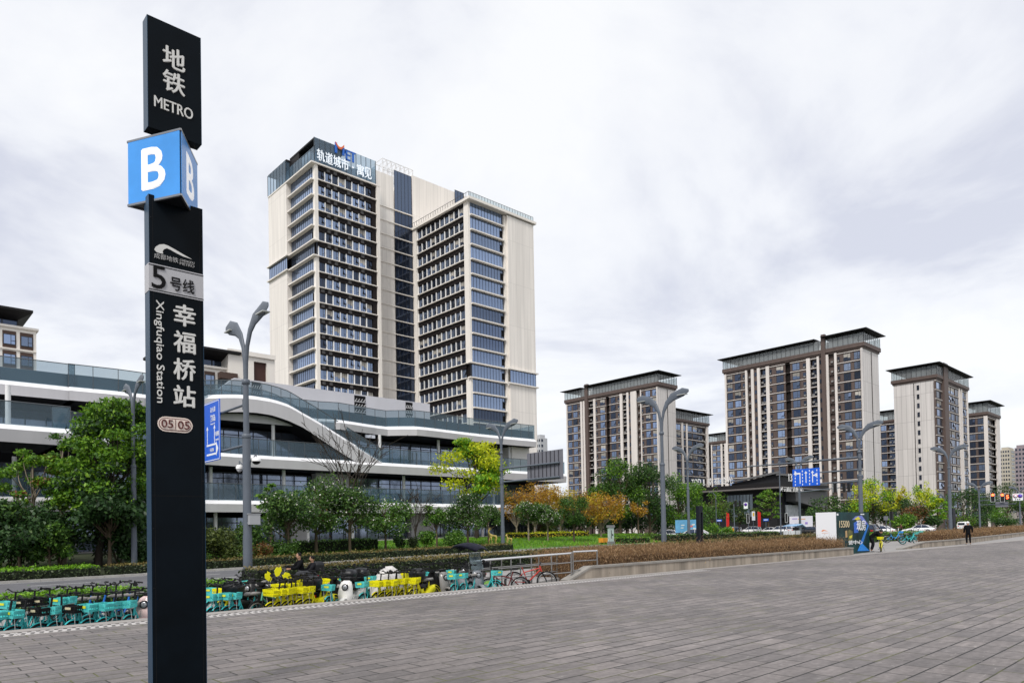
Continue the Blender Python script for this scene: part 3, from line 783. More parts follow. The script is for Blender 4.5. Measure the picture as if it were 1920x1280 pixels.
    mk.build('emblem', [mat('emblem_blue', (.03, .14, .55), .4), mat('emblem_orange', (.75, .16, .06), .4)], root)
    # white lattice on the roof behind the crown
    la = MB(O); y = t1 + 2.5; x0, z0 = onT(717, 318, y); x1 = onT(774, 325, y)[0]; z1 = onT(740, 306, y)[1]; z0 = zR - .2
    n = 7
    for yy in (y, y + 3.5):
        for i in range(n + 1):
            x = x0 + (x1 - x0) * i / n; la.box(x - .08, x + .08, yy - .08, yy + .08, z0, z1)
            if i < n:
                xn = x0 + (x1 - x0) * (i + 1) / n
                la.tube([(x, yy, z0), (xn, yy, z1)], .05, 5).tube([(x, yy, z1), (xn, yy, z0)], .05, 5)
        for z in (z0 + .1, (z0 + z1) / 2, z1): la.box(x0, x1, yy - .07, yy + .07, z - .07, z + .07)
    for i in range(n + 1):
        x = x0 + (x1 - x0) * i / n; la.box(x - .06, x + .06, y, y + 3.5, z1 - .06, z1 + .06)
    la.build('roof_lattice', mat('lattice_white', (.75, .75, .76), .5), root)
    # railing on the wing roof
    rl = MB(O); zt_ = zw[0] + .25
    for k in range(24):
        x = sW + (sE - sW) * k / 23; rl.box(x - .03, x + .03, tW - .9, tW - .84, zt_, zt_ + 1.1)
        y = tW - .9 + (t1 - tW + .9) * k / 23; rl.box(sW - .5, sW - .44, y - .03, y + .03, zt_, zt_ + 1.1)
    rl.box(sW - .5, sE, tW - .91, tW - .83, zt_ + 1.1, zt_ + 1.16).box(sW - .5, sW - .42, tW - .9, t1, zt_ + 1.1, zt_ + 1.16)
    rl.poly([(sW - .5, tW - .87, zt_), (sE, tW - .87, zt_), (sE, tW - .87, zt_ + 1.05), (sW - .5, tW - .87, zt_ + 1.05)], 1)
    rl.build('roof_railing', [win_frame, clear_glass], root)
tower()
# ================================================================ APARTMENT TOWERS
def apartment(name, label, org, zfl, zcrown, zpent, S=None, T=None, depth=14, roofsplit=None, wall_m=None, group=None, kind='apartment_tower'):
    """S / T: dict(plane, corner, cols=[(u0, u1, type, ...)], v) describe the faces that look along -s and -t."""
    root = thing(kind, label, 'apartment tower', org[0], org[1], -0.3, group)
    O = (org[0], org[1], -0.3); wm = wall_m or cream_res
    FHt = 3.2
    body, ribs, brown, dark, ledg, acm = MB(O), MB(O), MB(O), MB(O), MB(O), MB(O)
    wins = []
    nfl = int((zfl - 3) / FHt)
    tops = [zfl - FHt * k for k in range(nfl)]
    def bx(mb, face, a, b, d0, d1, z0, z1, m=0):
        # a..b along the face, d0..d1 depth measured outwards
        if face[0] == 'S': mb.box(face[1] - d1, face[1] - d0, a, b, z0, z1, m)
        else: mb.box(a, b, face[1] - d1, face[1] - d0, z0, z1, m)
    def win(face, a, b, z, h, st, gl, d=-.25):
        w = abs(b - a)
        if face[0] == 'S': wins.append((face[1] - d - O[0], (a + b) / 2 - O[1], z - O[2], w, h, st, gl, RZ_S))
        else: wins.append(((a + b) / 2 - O[0], face[1] - d - O[1], z - O[2], w, h, st, gl, 0))
    def do_face(kind_, d):
        face = (kind_, d['plane'])
        f = (lambda u: onS(u, d['v'], d['plane'])[0]) if kind_ == 'S' else (lambda u: onT(u, d['v'], d['plane'])[0])
        for col in d['cols']:
            a, b = f(col[0]), f(col[1])
            if a > b: a, b = b, a
            ty = col[2]
            flip = kind_ == 'S'
            if ty == 'P': bx(ribs, face, a, b, -.3, .35, -.2, zfl + .3)
            elif ty == 'G': bx(body, face, a, b, -.3, .05, -.2, zfl + .3)
            elif ty == 'F': bx(brown, face, a, b, -.3, .9, -.2, zcrown + 2.0 + (3.0 if len(col) > 3 else 0))
            elif ty == 'D':
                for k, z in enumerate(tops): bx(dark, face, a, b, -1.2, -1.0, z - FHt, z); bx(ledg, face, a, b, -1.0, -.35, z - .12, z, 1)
            elif ty == 'R':
                bx(brown, face, a, b, -.9, -.7, -.2, zfl)
                for z in tops:
                    bx(ledg, face, a, b, -.69, -.1, z - .14, z, 1); m_ = (a + b) / 2; bx(acm, face, m_ - .35, m_ + .35, -.6, -.2, z - 2.6, z - 2.0)
            elif ty == 'B':
                bx(brown, face, a, b, -1.3, -1.1, -.2, zfl)
                for z in tops:
                    bx(ledg, face, a, b, -1.1, .15, z - .22, z, 0)
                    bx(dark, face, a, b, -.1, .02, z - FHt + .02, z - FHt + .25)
                    for q in range(2):
                        m_ = a + (b - a) * (.3 + .4 * q); z0 = z - FHt + .25 + random.choice([0, .8]); bx(acm, face, m_ - .38, m_ + .38, -.7, -.3, z0, z0 + .6)
                    win(face, a + .12 * (b - a), b - .12 * (b - a), z - FHt + .4, 2.2, 'split', dark_glass, -1.0)
            elif ty == 'S':
                bx(brown, face, a, b, -.4, .0, -.2, zfl)
                for z in tops: win(face, (a + b) / 2 - .45, (a + b) / 2 + .45, z - 2.4, 1.4, 'split', dark_glass, .03)
            elif ty == 'W':
                bx(brown, face, a, b, -.5, -.02, -.2, zfl)
                for z in tops:
                    bx(ledg, face, a - .02, b + .02, -.3, .22, z - .2, z, 0)
                    bx(ledg, face, a - .02, b + .02, -.1, .06, z - FHt + .02, z - FHt + .10, 1)
                    for w in col[3]:
                        p, q = (1 - w[1], 1 - w[0]) if flip else (w[0], w[1])
                        A, B = a + (b - a) * p, a + (b - a) * q
                        if len(w) > 2: win(face, A, B, z - 2.75, 1.7, 'split', dark_glass, .04); bx(acm, face, A + .2, B - .2, .05, .3, z - 2.7, z - 2.2)
                        else: win(face, A, B, z - 2.9, 2.35, random.choice(['split', 'split', 'split', 'open', 'blind']), random.choice([blue_glass, blue_glass, dark_glass]), .04)
            elif ty == 'N':   # narrow windows set in plain stone
                bx(body, face, a, b, -.3, .05, -.2, zfl + .3)
                for z in tops: win(face, (a + b) / 2 - .4, (a + b) / 2 + .4, z - 2.6, 1.7, 'split', dark_glass, .1)
            elif ty == 'X':   # a thin downpipe over the stone
                bx(body, face, a, b, -.3, .05, -.2, zfl + .3); m_ = (a + b) / 2; bx(dark, face, m_ - .09, m_ + .09, .06, .2, 0, zfl)
        ends = [f(c[0]) for c in d['cols']] + [f(c[1]) for c in d['cols']]
        return min(ends), max(ends)
    ss = sorted([S['plane'] if S else None, None], key=lambda q: q is None)[0]
    s_lo = S['plane'] if S else org[0]; t_lo = T['plane'] if T else org[1]
    s_hi, t_hi = s_lo + depth, t_lo + depth
    if S: a, b = do_face('S', S); t_lo = a if not T else t_lo; t_hi = b
    if T: a, b = do_face('T', T); s_lo = a if not S else s_lo; s_hi = b
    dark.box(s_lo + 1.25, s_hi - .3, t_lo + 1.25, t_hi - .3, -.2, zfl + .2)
    body.box(s_hi - .6, s_hi - .01, t_lo + .3, t_hi, -.2, zfl + .29); body.box(s_lo + .3, s_hi, t_hi - .6, t_hi - .01, -.2, zfl + .28)
    W = body.build('wall', wm, root); ribs.build('pilasters', cream_rib, root); brown.build('brown_wall', brown_wall, root); dark.build('dark_recess', brown_dark, root)
    lm = [cream_rib, mat('ledge_dark', (.10, .08, .075), .6)]
    split_build(ledg, 'floor_slab', lm, root, lambda z: int((zfl - z + .4) / FHt))
    am = mat('ac_white', (.24, .235, .23), .5)
    if acm.v:
        bl = [(acm.v[8 * i], acm.v[8 * i + 6]) for i in range(len(acm.v) // 8)]
        bl.sort(key=lambda q: -q[0][2])
        unit = UNIT.get('u') or UNIT.setdefault('u', MB().box(-.5, .5, -.5, .5, -.5, .5).mesh('air_conditioner', am))
        for lo, hi in bl[:100]:
            o = link('air_conditioner', unit, root, [(p + q) / 2 - r for p, q, r in zip(lo, hi, O)]); o.scale = [q - p for p, q in zip(lo, hi)]
        rest = MB(O)
        for lo, hi in bl[100:]: rest.box(lo[0], hi[0], lo[1], hi[1], lo[2], hi[2])
        if rest.v: tag(rest.build('air_conditioner', am, root), kind='stuff')
    # crown band, roof terrace glass, overhanging roof
    cb = MB(O)
    cb.box(s_lo - .35, s_hi + .35, t_lo - .35, t_hi + .35, zfl + .3, zfl + .9, 0).box(s_lo - .7, s_hi + .7, t_lo - .7, t_hi + .7, zfl + .9, zcrown, 0)
    cb.build('crown_band', brown_wall, root)
    gl = MB(O); fr = MB(O); zc1 = zpent - .1
    pts = [(s_lo - .5, t_hi + .4), (s_lo - .5, t_lo - .5), (s_hi + .4, t_lo - .5), (s_hi + .4, t_hi + .4)]
    for i in range(4):
        p, q = pts[i], pts[(i + 1) % 4]
        ln = math.hypot(q[0] - p[0], q[1] - p[1]); n = max(3, int(ln / 1.6))
        hi = zcrown + (zc1 - zcrown) * .93
        gl.poly([(p[0], p[1], zcrown), (q[0], q[1], zcrown), (q[0], q[1], hi), (p[0], p[1], hi)])
        for k in range(n + 1):
            x, y = p[0] + (q[0] - p[0]) * k / n, p[1] + (q[1] - p[1]) * k / n; fr.box(x - .06, x + .06, y - .06, y + .06, zcrown, zc1 if k % 3 == 0 else hi)
    g = gl.build('terrace_glass', glassmat('terrace_glass', (.88, .94, .95), (.45, .48, .50), .36), root)
    fr.build('terrace_frame', win_frame, g)
    MB(O).box(s_lo + 4, s_hi - 4, t_lo + 5, t_hi - 5, zcrown, zc1).build('penthouse', mat('penthouse_grey', (.72, .72, .72), .6), root)
    rf = MB(O)
    def roof(a, b, c, d, o0=1.9, o1=1.9, dz=0):
        ov = 1.9; z = zpent + dz
        top = [(a - ov, c - o0), (b + ov, c - o0), (b + ov, d + o1), (a - ov, d + o1)]
        low = [(a + .3, c + .3), (b - .3, c + .3), (b - .3, d - .3), (a + .3, d - .3)]
        rf.loft([[(x, y, z - .25) for x, y in low], [(x, y, z + .22) for x, y in top], [(x, y, z + .42) for x, y in top], [(x, y, z + .7) for x, y in low]])
    if roofsplit:
        (a, b), (c, d) = roofsplit
        roof(s_lo, s_hi, a, b, 1.9, .0, .3); roof(s_lo, s_hi, c, d, .0, 1.9)
    else: roof(s_lo, s_hi, t_lo, t_hi)
    for q in rf.sm: pass
    rf.sm = [False] * len(rf.f)
    rf.build('roof', roof_dark, root)
    wins.sort(key=lambda w: -w[2])
    add_windows(root, wins)
    return root
w3 = [(.04, .32), (.44, .76), (.86, .98, 1)]
w3r = [(.02, .12, 1), (.28, .58), (.72, .97)]
wmid_l = [(.03, .16, 1), (.45, .90)]
wmid_r = [(.14, .58), (.78, .97, 1)]
# B: the large middle tower
k = lambda x: x / 4 + 1330
sB, tB, _ = onY(1619, 700, 225)
zB = 58.0
f = lambda u: onS(u, 760, sB)[0]
tE = onT(1649, 760, tB)[0]
apartment('apartment_tower', 'largest brown and cream apartment tower with dark roof in two parts, right of centre', (sB, tB), zB, zB + 2.2, zB + 5.6,
    S=dict(plane=sB, v=760, cols=[(k(122), k(134), 'P'), (k(134), k(276), 'W', w3), (k(276), k(291), 'P'), (k(291), k(320), 'R'), (k(320), k(340), 'P'), (k(340), k(366), 'S'), (k(366), k(386), 'P'),
        (k(386), k(432), 'B'), (k(432), k(456), 'P'), (k(456), k(575), 'W', wmid_l), (k(575), k(614), 'D'), (k(614), k(737), 'W', wmid_r), (k(737), k(764), 'P'), (k(764), k(817), 'B'), (k(817), k(833), 'P'), (k(833), k(856), 'S'),
        (k(856), k(885), 'F', 1), (k(885), k(902), 'P'), (k(902), k(948), 'R'), (k(948), k(966), 'P'), (k(966), k(1146), 'W', w3r), (k(1146), 1619, 'P')]),
    T=dict(plane=tB, v=760, cols=[(1619, 1634, 'G'), (1634, 1637, 'X'), (1637, 1649, 'G')]),
    roofsplit=[(tB, f(k(862))), (f(k(815)), f(k(122)))])
# A: the left one of the row
k2 = lambda x: x / 4.266 + 1040
sA, tA, _ = onY(1234, 760, 274)
zA = 56.6
f = lambda u: onS(u, 800, sA)[0]
apartment('apartment_tower', 'brown and cream apartment tower with overhanging dark roof just right of the office tower', (sA, tA), zA, zA + 2.2, zA + 5.6,
    S=dict(plane=sA, v=800, cols=[(k2(97), k2(106), 'P'), (k2(106), k2(211), 'W', w3), (k2(211), k2(226), 'P'), (k2(226), k2(232), 'S'), (k2(232), k2(253), 'P'), (k2(253), k2(277), 'F', 1), (k2(277), k2(315), 'B'), (k2(315), k2(331), 'P'),
        (k2(331), k2(414), 'W', wmid_l), (k2(414), k2(441), 'D'), (k2(441), k2(528), 'W', wmid_r), (k2(528), k2(547), 'P'), (k2(547), k2(582), 'B'), (k2(582), k2(598), 'P'), (k2(598), k2(614), 'S'), (k2(614), k2(660), 'P'),
        (k2(660), k2(692), 'R'), (k2(692), k2(699), 'P'), (k2(699), k2(822), 'W', w3r), (k2(822), 1234, 'P')]),
    T=dict(plane=tA, v=800, cols=[(1234, 1250, 'G'), (1250, 1254, 'X'), (1254, 1267.5, 'G')]),
    roofsplit=[(tA, f(k2(258))), (f(k2(232)), f(k2(97)))])
# A2 behind A, facing the street
sx, tx, _ = onY(1262, 860, 298)
apartment('apartment_tower', 'lower grey apartment block with glazed bays peeking out right of the left tower', (sx, tx), 46.6, 48.4, 52.0,
    T=dict(plane=tx, v=850, cols=[(1262, 1278, 'W', [(.1, .9)]), (1278, 1281, 'P'), (1281, 1287, 'W', [(.2, .8)]), (1287, 1289, 'P'), (1289, 1308, 'W', [(.05, .45), (.55, .95)]), (1308, 1325, 'B'), (1325, 1328, 'P')]), depth=14)
# A3 far between the towers
sx, tx, _ = onY(1364, 860, 395)
apartment('apartment_tower', 'small distant cream apartment block between the left and the largest tower', (sx, tx), 48.5, 50.5, 54.5,
    S=dict(plane=sx, v=860, cols=[(1324, 1328, 'P'), (1328, 1334, 'D'), (1334, 1336, 'P'), (1336, 1352, 'W', [(.05, .45), (.55, .95)]), (1352, 1355, 'P'), (1355, 1359, 'B'), (1359, 1364, 'P')]), depth=14)
# C gable tower
k5 = lambda x: x / 4.268 + 1640
sC_, tC_, _ = onY(1756, 760, 246)
zC = 51.8
apartment('apartment_tower', 'apartment tower with a plain pale gable and one column of narrow windows', (sC_, tC_), zC, zC + 2.0, zC + 5.6,
    S=dict(plane=sC_, v=800, cols=[(k5(160), k5(318), 'G'), (k5(318), k5(328), 'X'), (k5(328), k5(346), 'G'), (k5(346), k5(366), 'N'), (k5(366), 1756, 'G')]),
    T=dict(plane=tC_, v=800, cols=[(1756, k5(545), 'W', [(.1, .8)]), (k5(545), k5(578), 'F', 1), (k5(578), k5(676), 'W', [(.03, .3), (.36, .62), (.72, .97)]), (k5(676), k5(684), 'P'), (k5(684), k5(694), 'R'), (k5(694), k5(701), 'P'), (k5(701), k5(738), 'W', [(.05, .5), (.6, .95)]), (k5(738), k5(746), 'P')]))
# D right of C
sx, tx, _ = onY(1851, 800, 291)
zD = 45.5
apartment('apartment_tower', 'rightmost brown and cream apartment tower standing behind the gable tower', (sx, tx), zD, zD + 2, zD + 6,
    S=dict(plane=sx, v=830, cols=[(1811, 1818, 'P'), (1818, 1846, 'W', [(.02, .42), (.58, .98)]), (1846, 1853, 'P')]),
    T=dict(plane=tx, v=830, cols=[(1853, 1868, 'B'), (1868, 1874, 'P')]), depth=14)
# B2 between B and C
sx, tx, _ = onY(1682, 800, 312)
apartment('apartment_tower', 'brown apartment block half hidden between the largest tower and the gable tower', (sx, tx), 46.5, 48.2, 52.0,
    S=dict(plane=sx, v=830, cols=[(1644, 1652, 'P'), (1652, 1664, 'W', [(.05, .9)]), (1664, 1682, 'B')]), depth=14)
# far plain towers at the right edge and one beside the mall
def plain_tower(label, u0, u1, uc, v, Y, m, nw, cat='tower block'):
    s, t, z = onY(uc, v, Y); root = thing('tower_block', label, 'tower block', s, t, -.3, None); O = (s, t, -.3)
    tb = onS(u0, 900, s)[0]; sb = onT(u1, 900, t)[0]
    MB(O).box(s, max(sb, s + 6), t, max(tb, t + 6), 0, z).build('wall', m, root)
    MB(O).box(s + 1, max(sb, s + 6) - 1, t + 1, max(tb, t + 6) - 1, z, z + 2).build('parapet', m, root)
    its = []
    w_ = tb - t
    for kk in range(26):
        zz = z - 3.2 * (kk + 1)
        if zz < 8: break
        for i in range(nw):
            its.append((-.05, w_ * (i + .5) / nw, zz + .3 + .9, w_ / nw * .55, 1.5, 'split', dark_glass, RZ_S))
        its.append(((sb - s) * .5, -.05, zz + 1.2, max(1.2, (sb - s) * .5), 1.5, 'split', dark_glass, 0))
    add_windows(root, its)
far_beige = mat('far_beige_wall', (.46, .42, .35), .7, var=.05); far_mauve = mat('far_mauve_wall', (.26, .22, .24), .7, var=.05); far_grey = mat('far_grey_wall', (.45, .46, .48), .7)
plain_tower('distant beige tower block at the right edge of the skyline', 1876, 1906, 1893, 842, 560, far_beige, 4)
plain_tower('distant mauve tower block at the right edge beyond the beige one', 1904, 1935, 1922, 838, 520, far_mauve, 3)
plain_tower('small distant grey tower block past the right end of the terraces', 1004, 1021, 1013, 820, 420, far_grey, 3)
# ---------------------------------------------------------------- two apartment blocks behind the terraces on the left
def left_block(label, uL, uR, vtop, Y, cols, rows_v, ru0, ru1, rv):
    s, t, z = onY(uR, vtop, Y); root = thing('apartment_block', label, 'apartment block', s, t, 0); O = (s, t, 0)
    sL = onT(uL, vtop, t)[0]
    MB(O).box(sL, s, t, t + 14, 0, z).box(sL - .3, s + .3, t - .3, t + 14.3, z, z + .35).build('wall', cream_plain, root)
    its = []; pan = MB(O)
    for u0, u1 in cols:
        a, b = onT(u0, vtop + 30, t)[0], onT(u1, vtop + 30, t)[0]
        for kk in range(8):
            zt = z - .5 - kk * 3.1
            pan.box(a - .1, b + .1, t - .04, t + .1, zt - 2.7, zt - .05)
            its.append(((a + b) / 2 - s, -.08, zt - 2.2, b - a, 1.6, 'split', blue_glass, 0))
            MBl.box(sL, s + .05, t - .16, t + .02, zt - 2.98, zt - 2.8) if False else None
    for kk in range(8): pan.box(sL, s, t - .18, t - .05, z - 3.45 - kk * 3.1, z - 3.25 - kk * 3.1, 1)
    pan.build('window_surround', [mat('bronze_panel', (.075, .045, .035), .5), cream_plain], root)
    add_windows(root, its)
    a, b = onT(ru0, rv, t + 2)[0], onT(ru1, rv, t + 2)[0]; zr_ = onT(ru1, rv, t + 2)[1]
    gl = MB(O); gl.poly([(a, t + 2, z + .35), (b - 1.6, t + 2, z + .35), (b - 1.6, t + 2, zr_ - 1), (a, t + 2, zr_ - 1)]).build('penthouse_glass', dark_glass, root)
    fr = MB(O)
    n = max(2, int((b - a) / 2))
    for i in range(n + 1): x = a + (b - 1.6 - a) * i / n; fr.box(x - .08, x + .08, t + 1.9, t + 2.1, z + .35, zr_ - 1)
    fr.build('penthouse_frame', win_frame, root)
    rf = MB(O); top = [(a - 2, t - 1.5), (b, t - 1.5), (b, t + 12), (a - 2, t + 12)]; low = [(a, t + 2), (b - 1.8, t + 2), (b - 1.8, t + 11), (a, t + 11)]
    rf.loft([[(x, y, z + .4 if False else zr_ - 1.2) for x, y in low], [(x, y, zr_ - .35) for x, y in top], [(x, y, zr_) for x, y in top], [(x, y, zr_ + .5) for x, y in low]]); rf.sm = [False] * len(rf.f)
    rf.build('roof', roof_dark, root)
    return root, O, s, t, z
left_block('cream apartment block with a jutting dark roof at the left edge, above the terrace glass', -120, 68, 621, 112, [(-60, -36), (-28, -6), (6, 29), (39, 61)], None, -120, 55, 592)
root, O, s, t, z = left_block('cream apartment block with a bronze balcony between the metro pylon and the office tower', 330, 424, 694, 112, [(336, 352), (360, 376), (384.5, 402)], None, 330, 437, 668)
a, b = onT(408, 700, t)[0], onT(440, 700, t)[0]; bz = MB(O)
for kk in range(6): z0 = z - .6 - 3.1 * kk; bz.box(a, b, t - 1.3, t + .5, z0 - 1.0, z0); bz.box(a, b, t - .2, t + .6, z0 - 3.1, z0 - 1.0, 1)
bz.build('balcony', [MATS['bronze_panel'], near_black], root)
a, b = onT(428, 655, t - 1)[0], onT(515, 668, t - 1)[0]; zz = onT(436, 657, t - 1)[1]
m1, m2 = onT(476, 680, t - 1)[0], onT(500, 680, t - 1)[0]
MB(O).box(a, m1, t - 1, t + 10, 0, zz).box(m2, b, t - 1, t + 10, 0, zz).box(m1, m2, t - 1, t + 10, zz - 1.2, zz).box(a - .2, b, t - 1.3, t - 1.02, zz - .5, zz + .2).build('stair_wall', cream_plain, root)
MB(O).box(m1, m2, t - .6, t + 9, 0, zz - 1.2).build('stair_recess', mat('rust_brown_panel', (.06, .025, .02), .6), root)
# ================================================================ THE TERRACED MALL
def spline(pts, step=1.5):
    out = []
    P = [Vector((*p, 0)) if len(p) == 2 else Vector(p) for p in pts]
    for i in range(len(P) - 1):
        p0, p1, p2, p3 = P[max(i - 1, 0)], P[i], P[i + 1], P[min(i + 2, len(P) - 1)]
        n = max(1, int((p2 - p1).length / step))
        for k in range(n):
            t = k / n
            out.append(.5 * ((2 * p1) + (p2 - p0) * t + (2 * p0 - 5 * p1 + 4 * p2 - p3) * t * t + (3 * p1 - p0 - 3 * p2 + p3) * t ** 3))
    out.append(P[-1])
    return [(q.x, q.y, q.z) for q in out]
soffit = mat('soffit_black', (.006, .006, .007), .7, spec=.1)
shop_glass = mat('shop_glass', (.20, .24, .32), .06, .7, var=.6, scale=.15)
Z1, Z2, Z3 = 5.0, 9.35, 13.6
def mall():
    root = thing('terraced_mall', 'white terraced shopping mall with glass balustrades and a sweeping stair ribbon', 'mall', 20, 65, .3)
    O = (20, 65, .3)
    sEnd2 = onT(1062, 875, 65)[0]; sEnd3 = onT(1007, 822, 65)[0]
    p1 = [(-40, 65), (0, 65), (40, 65), (sEnd2 - 4, 65)]
    p2 = [(-40, 57.5)] + [gnd(u, v, Z2) for u, v in ((0, 791), (100, 803), (262, 829))] + [(24, 65), (40, 65), (sEnd2 - 6, 65), (sEnd2, 65)]
    p3a = [(-40, 64)] + [gnd(u, v, Z3) for u, v in ((0, 709), (130, 722), (270, 736.5))] + [(onT(392, 741, 65)[0], 65)]
    p3b = [(onT(392, 741, 66)[0], 66.4), (onT(520, 741, 66)[0], 66.2)] + [gnd(u, v, Z3) for u, v in ((600, 783), (638, 785), (727, 798), (782, 797.5), (903, 812), (1006, 822))]
    fascia = [('terrace_slab', p1, Z1, 1.15, 1.5, 0), ('terrace_slab', p2, Z2, 1.25, 1.5, 0), ('terrace_slab', p3a, Z3, 1.15, 1.75, 1.0), ('terrace_slab', p3b, Z3, 1.1, 1.75, 1.0)]
    for name, pts, z, th, gh, up in fascia:
        path = spline(pts)
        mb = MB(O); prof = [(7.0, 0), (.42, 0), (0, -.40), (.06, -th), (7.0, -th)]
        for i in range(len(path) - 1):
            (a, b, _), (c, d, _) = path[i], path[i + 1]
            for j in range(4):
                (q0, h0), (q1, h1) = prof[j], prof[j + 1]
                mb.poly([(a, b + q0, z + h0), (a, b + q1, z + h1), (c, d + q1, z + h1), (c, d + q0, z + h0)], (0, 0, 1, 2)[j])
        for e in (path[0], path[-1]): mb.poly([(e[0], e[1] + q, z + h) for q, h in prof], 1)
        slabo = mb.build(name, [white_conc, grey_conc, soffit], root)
        g, fr = MB(O), MB(O)
        for i in range(len(path) - 1):
            (a, b, _), (c, d, _) = path[i], path[i + 1]
            g.poly([(a, b + .36, z - .1), (c, d + .36, z - .1), (c, d + .36, z + gh), (a, b + .36, z + gh)])
            fr.tube([(a, b + .36, z + gh), (c, d + .36, z + gh)], .035, 4)
            fr.box(a - .02, a + .02, b + .34, b + .39, z - .1, z + gh)
        e = path[-1]
        g.poly([(e[0], e[1] + .36, z - .1), (e[0], e[1] + 7, z - .1), (e[0], e[1] + 7, z + gh), (e[0], e[1] + .36, z + gh)])
        go = g.build('glass_balustrade', rail_glass, slabo); fr.build('handrail', mat('handrail_dark', (.09, .10, .11), .4), go)
        if up:
            ub = MB(O)
            for i in range(len(path) - 1):
                (a, b, _), (c, d, _) = path[i], path[i + 1]
                ub.poly([(a, b + .62, z), (c, d + .62, z), (c, d + .62, z + up), (a, b + .62, z + up)]); ub.poly([(a, b + .62, z + up), (c, d + .62, z + up), (c, d + 1.6, z + up), (a, b + 1.6, z + up)])
            ub.build('planter_upstand', mat('planter_blue_grey', (.10, .15, .19), .6), slabo)
    # shopfronts behind the terraces
    for lv, (zf, zc, tw, sa, sb) in enumerate(((.3, Z1 - 1.15, 69.0, -40, sEnd2 - 1), (Z1, Z2 - 1.25, 69.3, -40, sEnd2 - 2), (Z2, Z3 - 1.15, 69.6, -40, sEnd3 - 3.5))):
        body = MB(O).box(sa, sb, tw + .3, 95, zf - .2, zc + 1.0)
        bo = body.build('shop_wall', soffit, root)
        g, fr = MB(O), MB(O)
        top = zc - (.22 if lv else .4)
        n = int((sb - sa) / 1.45)
        g.poly([(sa, tw, zf), (sb, tw, zf), (sb, tw, top), (sa, tw, top)])
        g.poly([(sb, tw, zf), (sb, 95, zf), (sb, 95, top), (sb, tw, top)])
        for i in range(n + 1):
            x = sa + (sb - sa) * i / n; fr.box(x - .035, x + .035, tw - .06, tw + .02, zf, top)
        for z in ((zf + 2.25, top - .03) if lv else (zf + 2.6, top - .03)): fr.box(sa, sb, tw - .05, tw + .02, z, z + .07)
        for i in range(0, n, 6):   # double doors with pale handles
            x = sa + (sb - sa) * (i + .5) / n; fr.box(x - .5, x - .44, tw - .12, tw - .06, zf + .2, zf + 1.9, 1); fr.box(x + .1, x + .16, tw - .12, tw - .06, zf + .2, zf + 1.9, 1)
        go = g.build('shopfront_glass', shop_glass, root); fr.build('shopfront_frame', [win_frame, steel], go)
    colm = mat('column_white', (.66, .66, .66), .5, var=.05)
    for u, v, lv in ((404, 985, 0), (577, 990, 0), (661, 1005, 0), (905, 1000, 0), (1005, 995, 0), (27, 880, 1), (395, 890, 1), (532, 900, 1), (757, 908, 1), (925, 905, 1), (15, 770, 2), (512, 808, 2), (712, 835, 2), (822, 842, 2), (955, 850, 2)):
        tt = 66.6 if not (lv == 2 and u < 300) else 60
        a = onT(u, v, tt)[0]; zf, zc = ((.2, Z1 - 1.1), (Z1, Z2 - 1.2), (Z2, Z3 - 1.1))[lv]
        MB(O).lathe((a, tt, 0), [(.17, zf), (.17, zc)], 12).build('column', colm, root)
    # pale wall panels among the glass
    wp = mat('pale_wall_panel', (.50, .49, .50), .6, var=.05)
    for u0, u1, lv in ((593, 655, 1), (545, 576, 0), (770, 812, 0), (1058, 1072, 0)):
        a, b = onT(u0, 900, 68.2)[0], onT(u1, 900, 68.2)[0]; zf, zc = ((.2, Z1 - 1.1), (Z1, Z2 - 1.25), (Z2, Z3 - 1.2))[lv]
        MB(O).box(a, b, 68.2, 69.2, zf, zc).build('wall_panel', wp, root)
    a, b = sEnd3 - 3.4, sEnd3 - .3
    MB(O).box(a, b, 66.2, 90, Z2, Z3 - 1.12).build('wall_panel', mat('end_wall_white', (.62, .60, .57), .6), root)
    # roof screen wall with louvred openings
    tw = 74
    zt = onT(470, 712, tw)[1]
    a0, a1, a2 = onT(415, 724, tw)[0], onT(440, 713, tw)[0], onT(806, 764, tw)[0]
    rw = MB(O).extr([(a0, tw, Z3 + .2), (a2, tw, Z3 + .2), (a2, tw, zt), (a1, tw, zt), (a0, tw, zt - 1.2)], (0, 1.2, 0)).build('roof_screen_wall', mat('roof_screen_grey', (.46, .46, .49), .65, var=.05, scale=.4, streak=True), root)
    for u0, u1 in ((472, 489), (664, 685), (760, 773)):
        a, b = onT(u0, 730, tw)[0], onT(u1, 730, tw)[0]; lo = MB(O); lo.box(a, b, tw - .02, tw + .02, Z3 + .5, zt - .15, 1)
        n = 6
        for i in range(n):
            z = Z3 + .6 + (zt - Z3 - .9) * i / n
            lo.box(a, b, tw - .12, tw - .02, z, z + .08, 0)
            for q in range(4): x = a + (b - a) * q / 4; lo.tube([(x, tw - .08, z), (x + (b - a) / 5, tw - .08, z + .4)], .05, 5, 0)
        lo.build('louvre', [mat('louvre_grey', (.35, .35, .36), .5), near_black], rw)
    # the stair ribbon
    ts = 65.25
    top = [(378, 739.5), (420, 738), (455, 738.5), (480, 741), (507, 745.5), (542, 756), (569, 771.5), (600, 789), (638, 813), (669, 832.5), (702, 853), (722, 865)]
    bot = [(378, 772), (415, 772.5), (455, 772), (480, 773.5), (507, 777.5), (542, 789), (569, 801.5), (600, 822), (628, 841), (655, 858), (680, 872), (700, 880)]
    Tp = [(onT(u, v, ts)) for u, v in top]; Bp = [(onT(u, v, ts)) for u, v in bot]
    Tp = [(q[0], q[1]) for q in spline([(a, 0, z) for a, z in Tp], .6)] if False else Tp
    def dens(pl):
        q = spline([(a, z) for a, z in pl], .8); return q
    n = 60
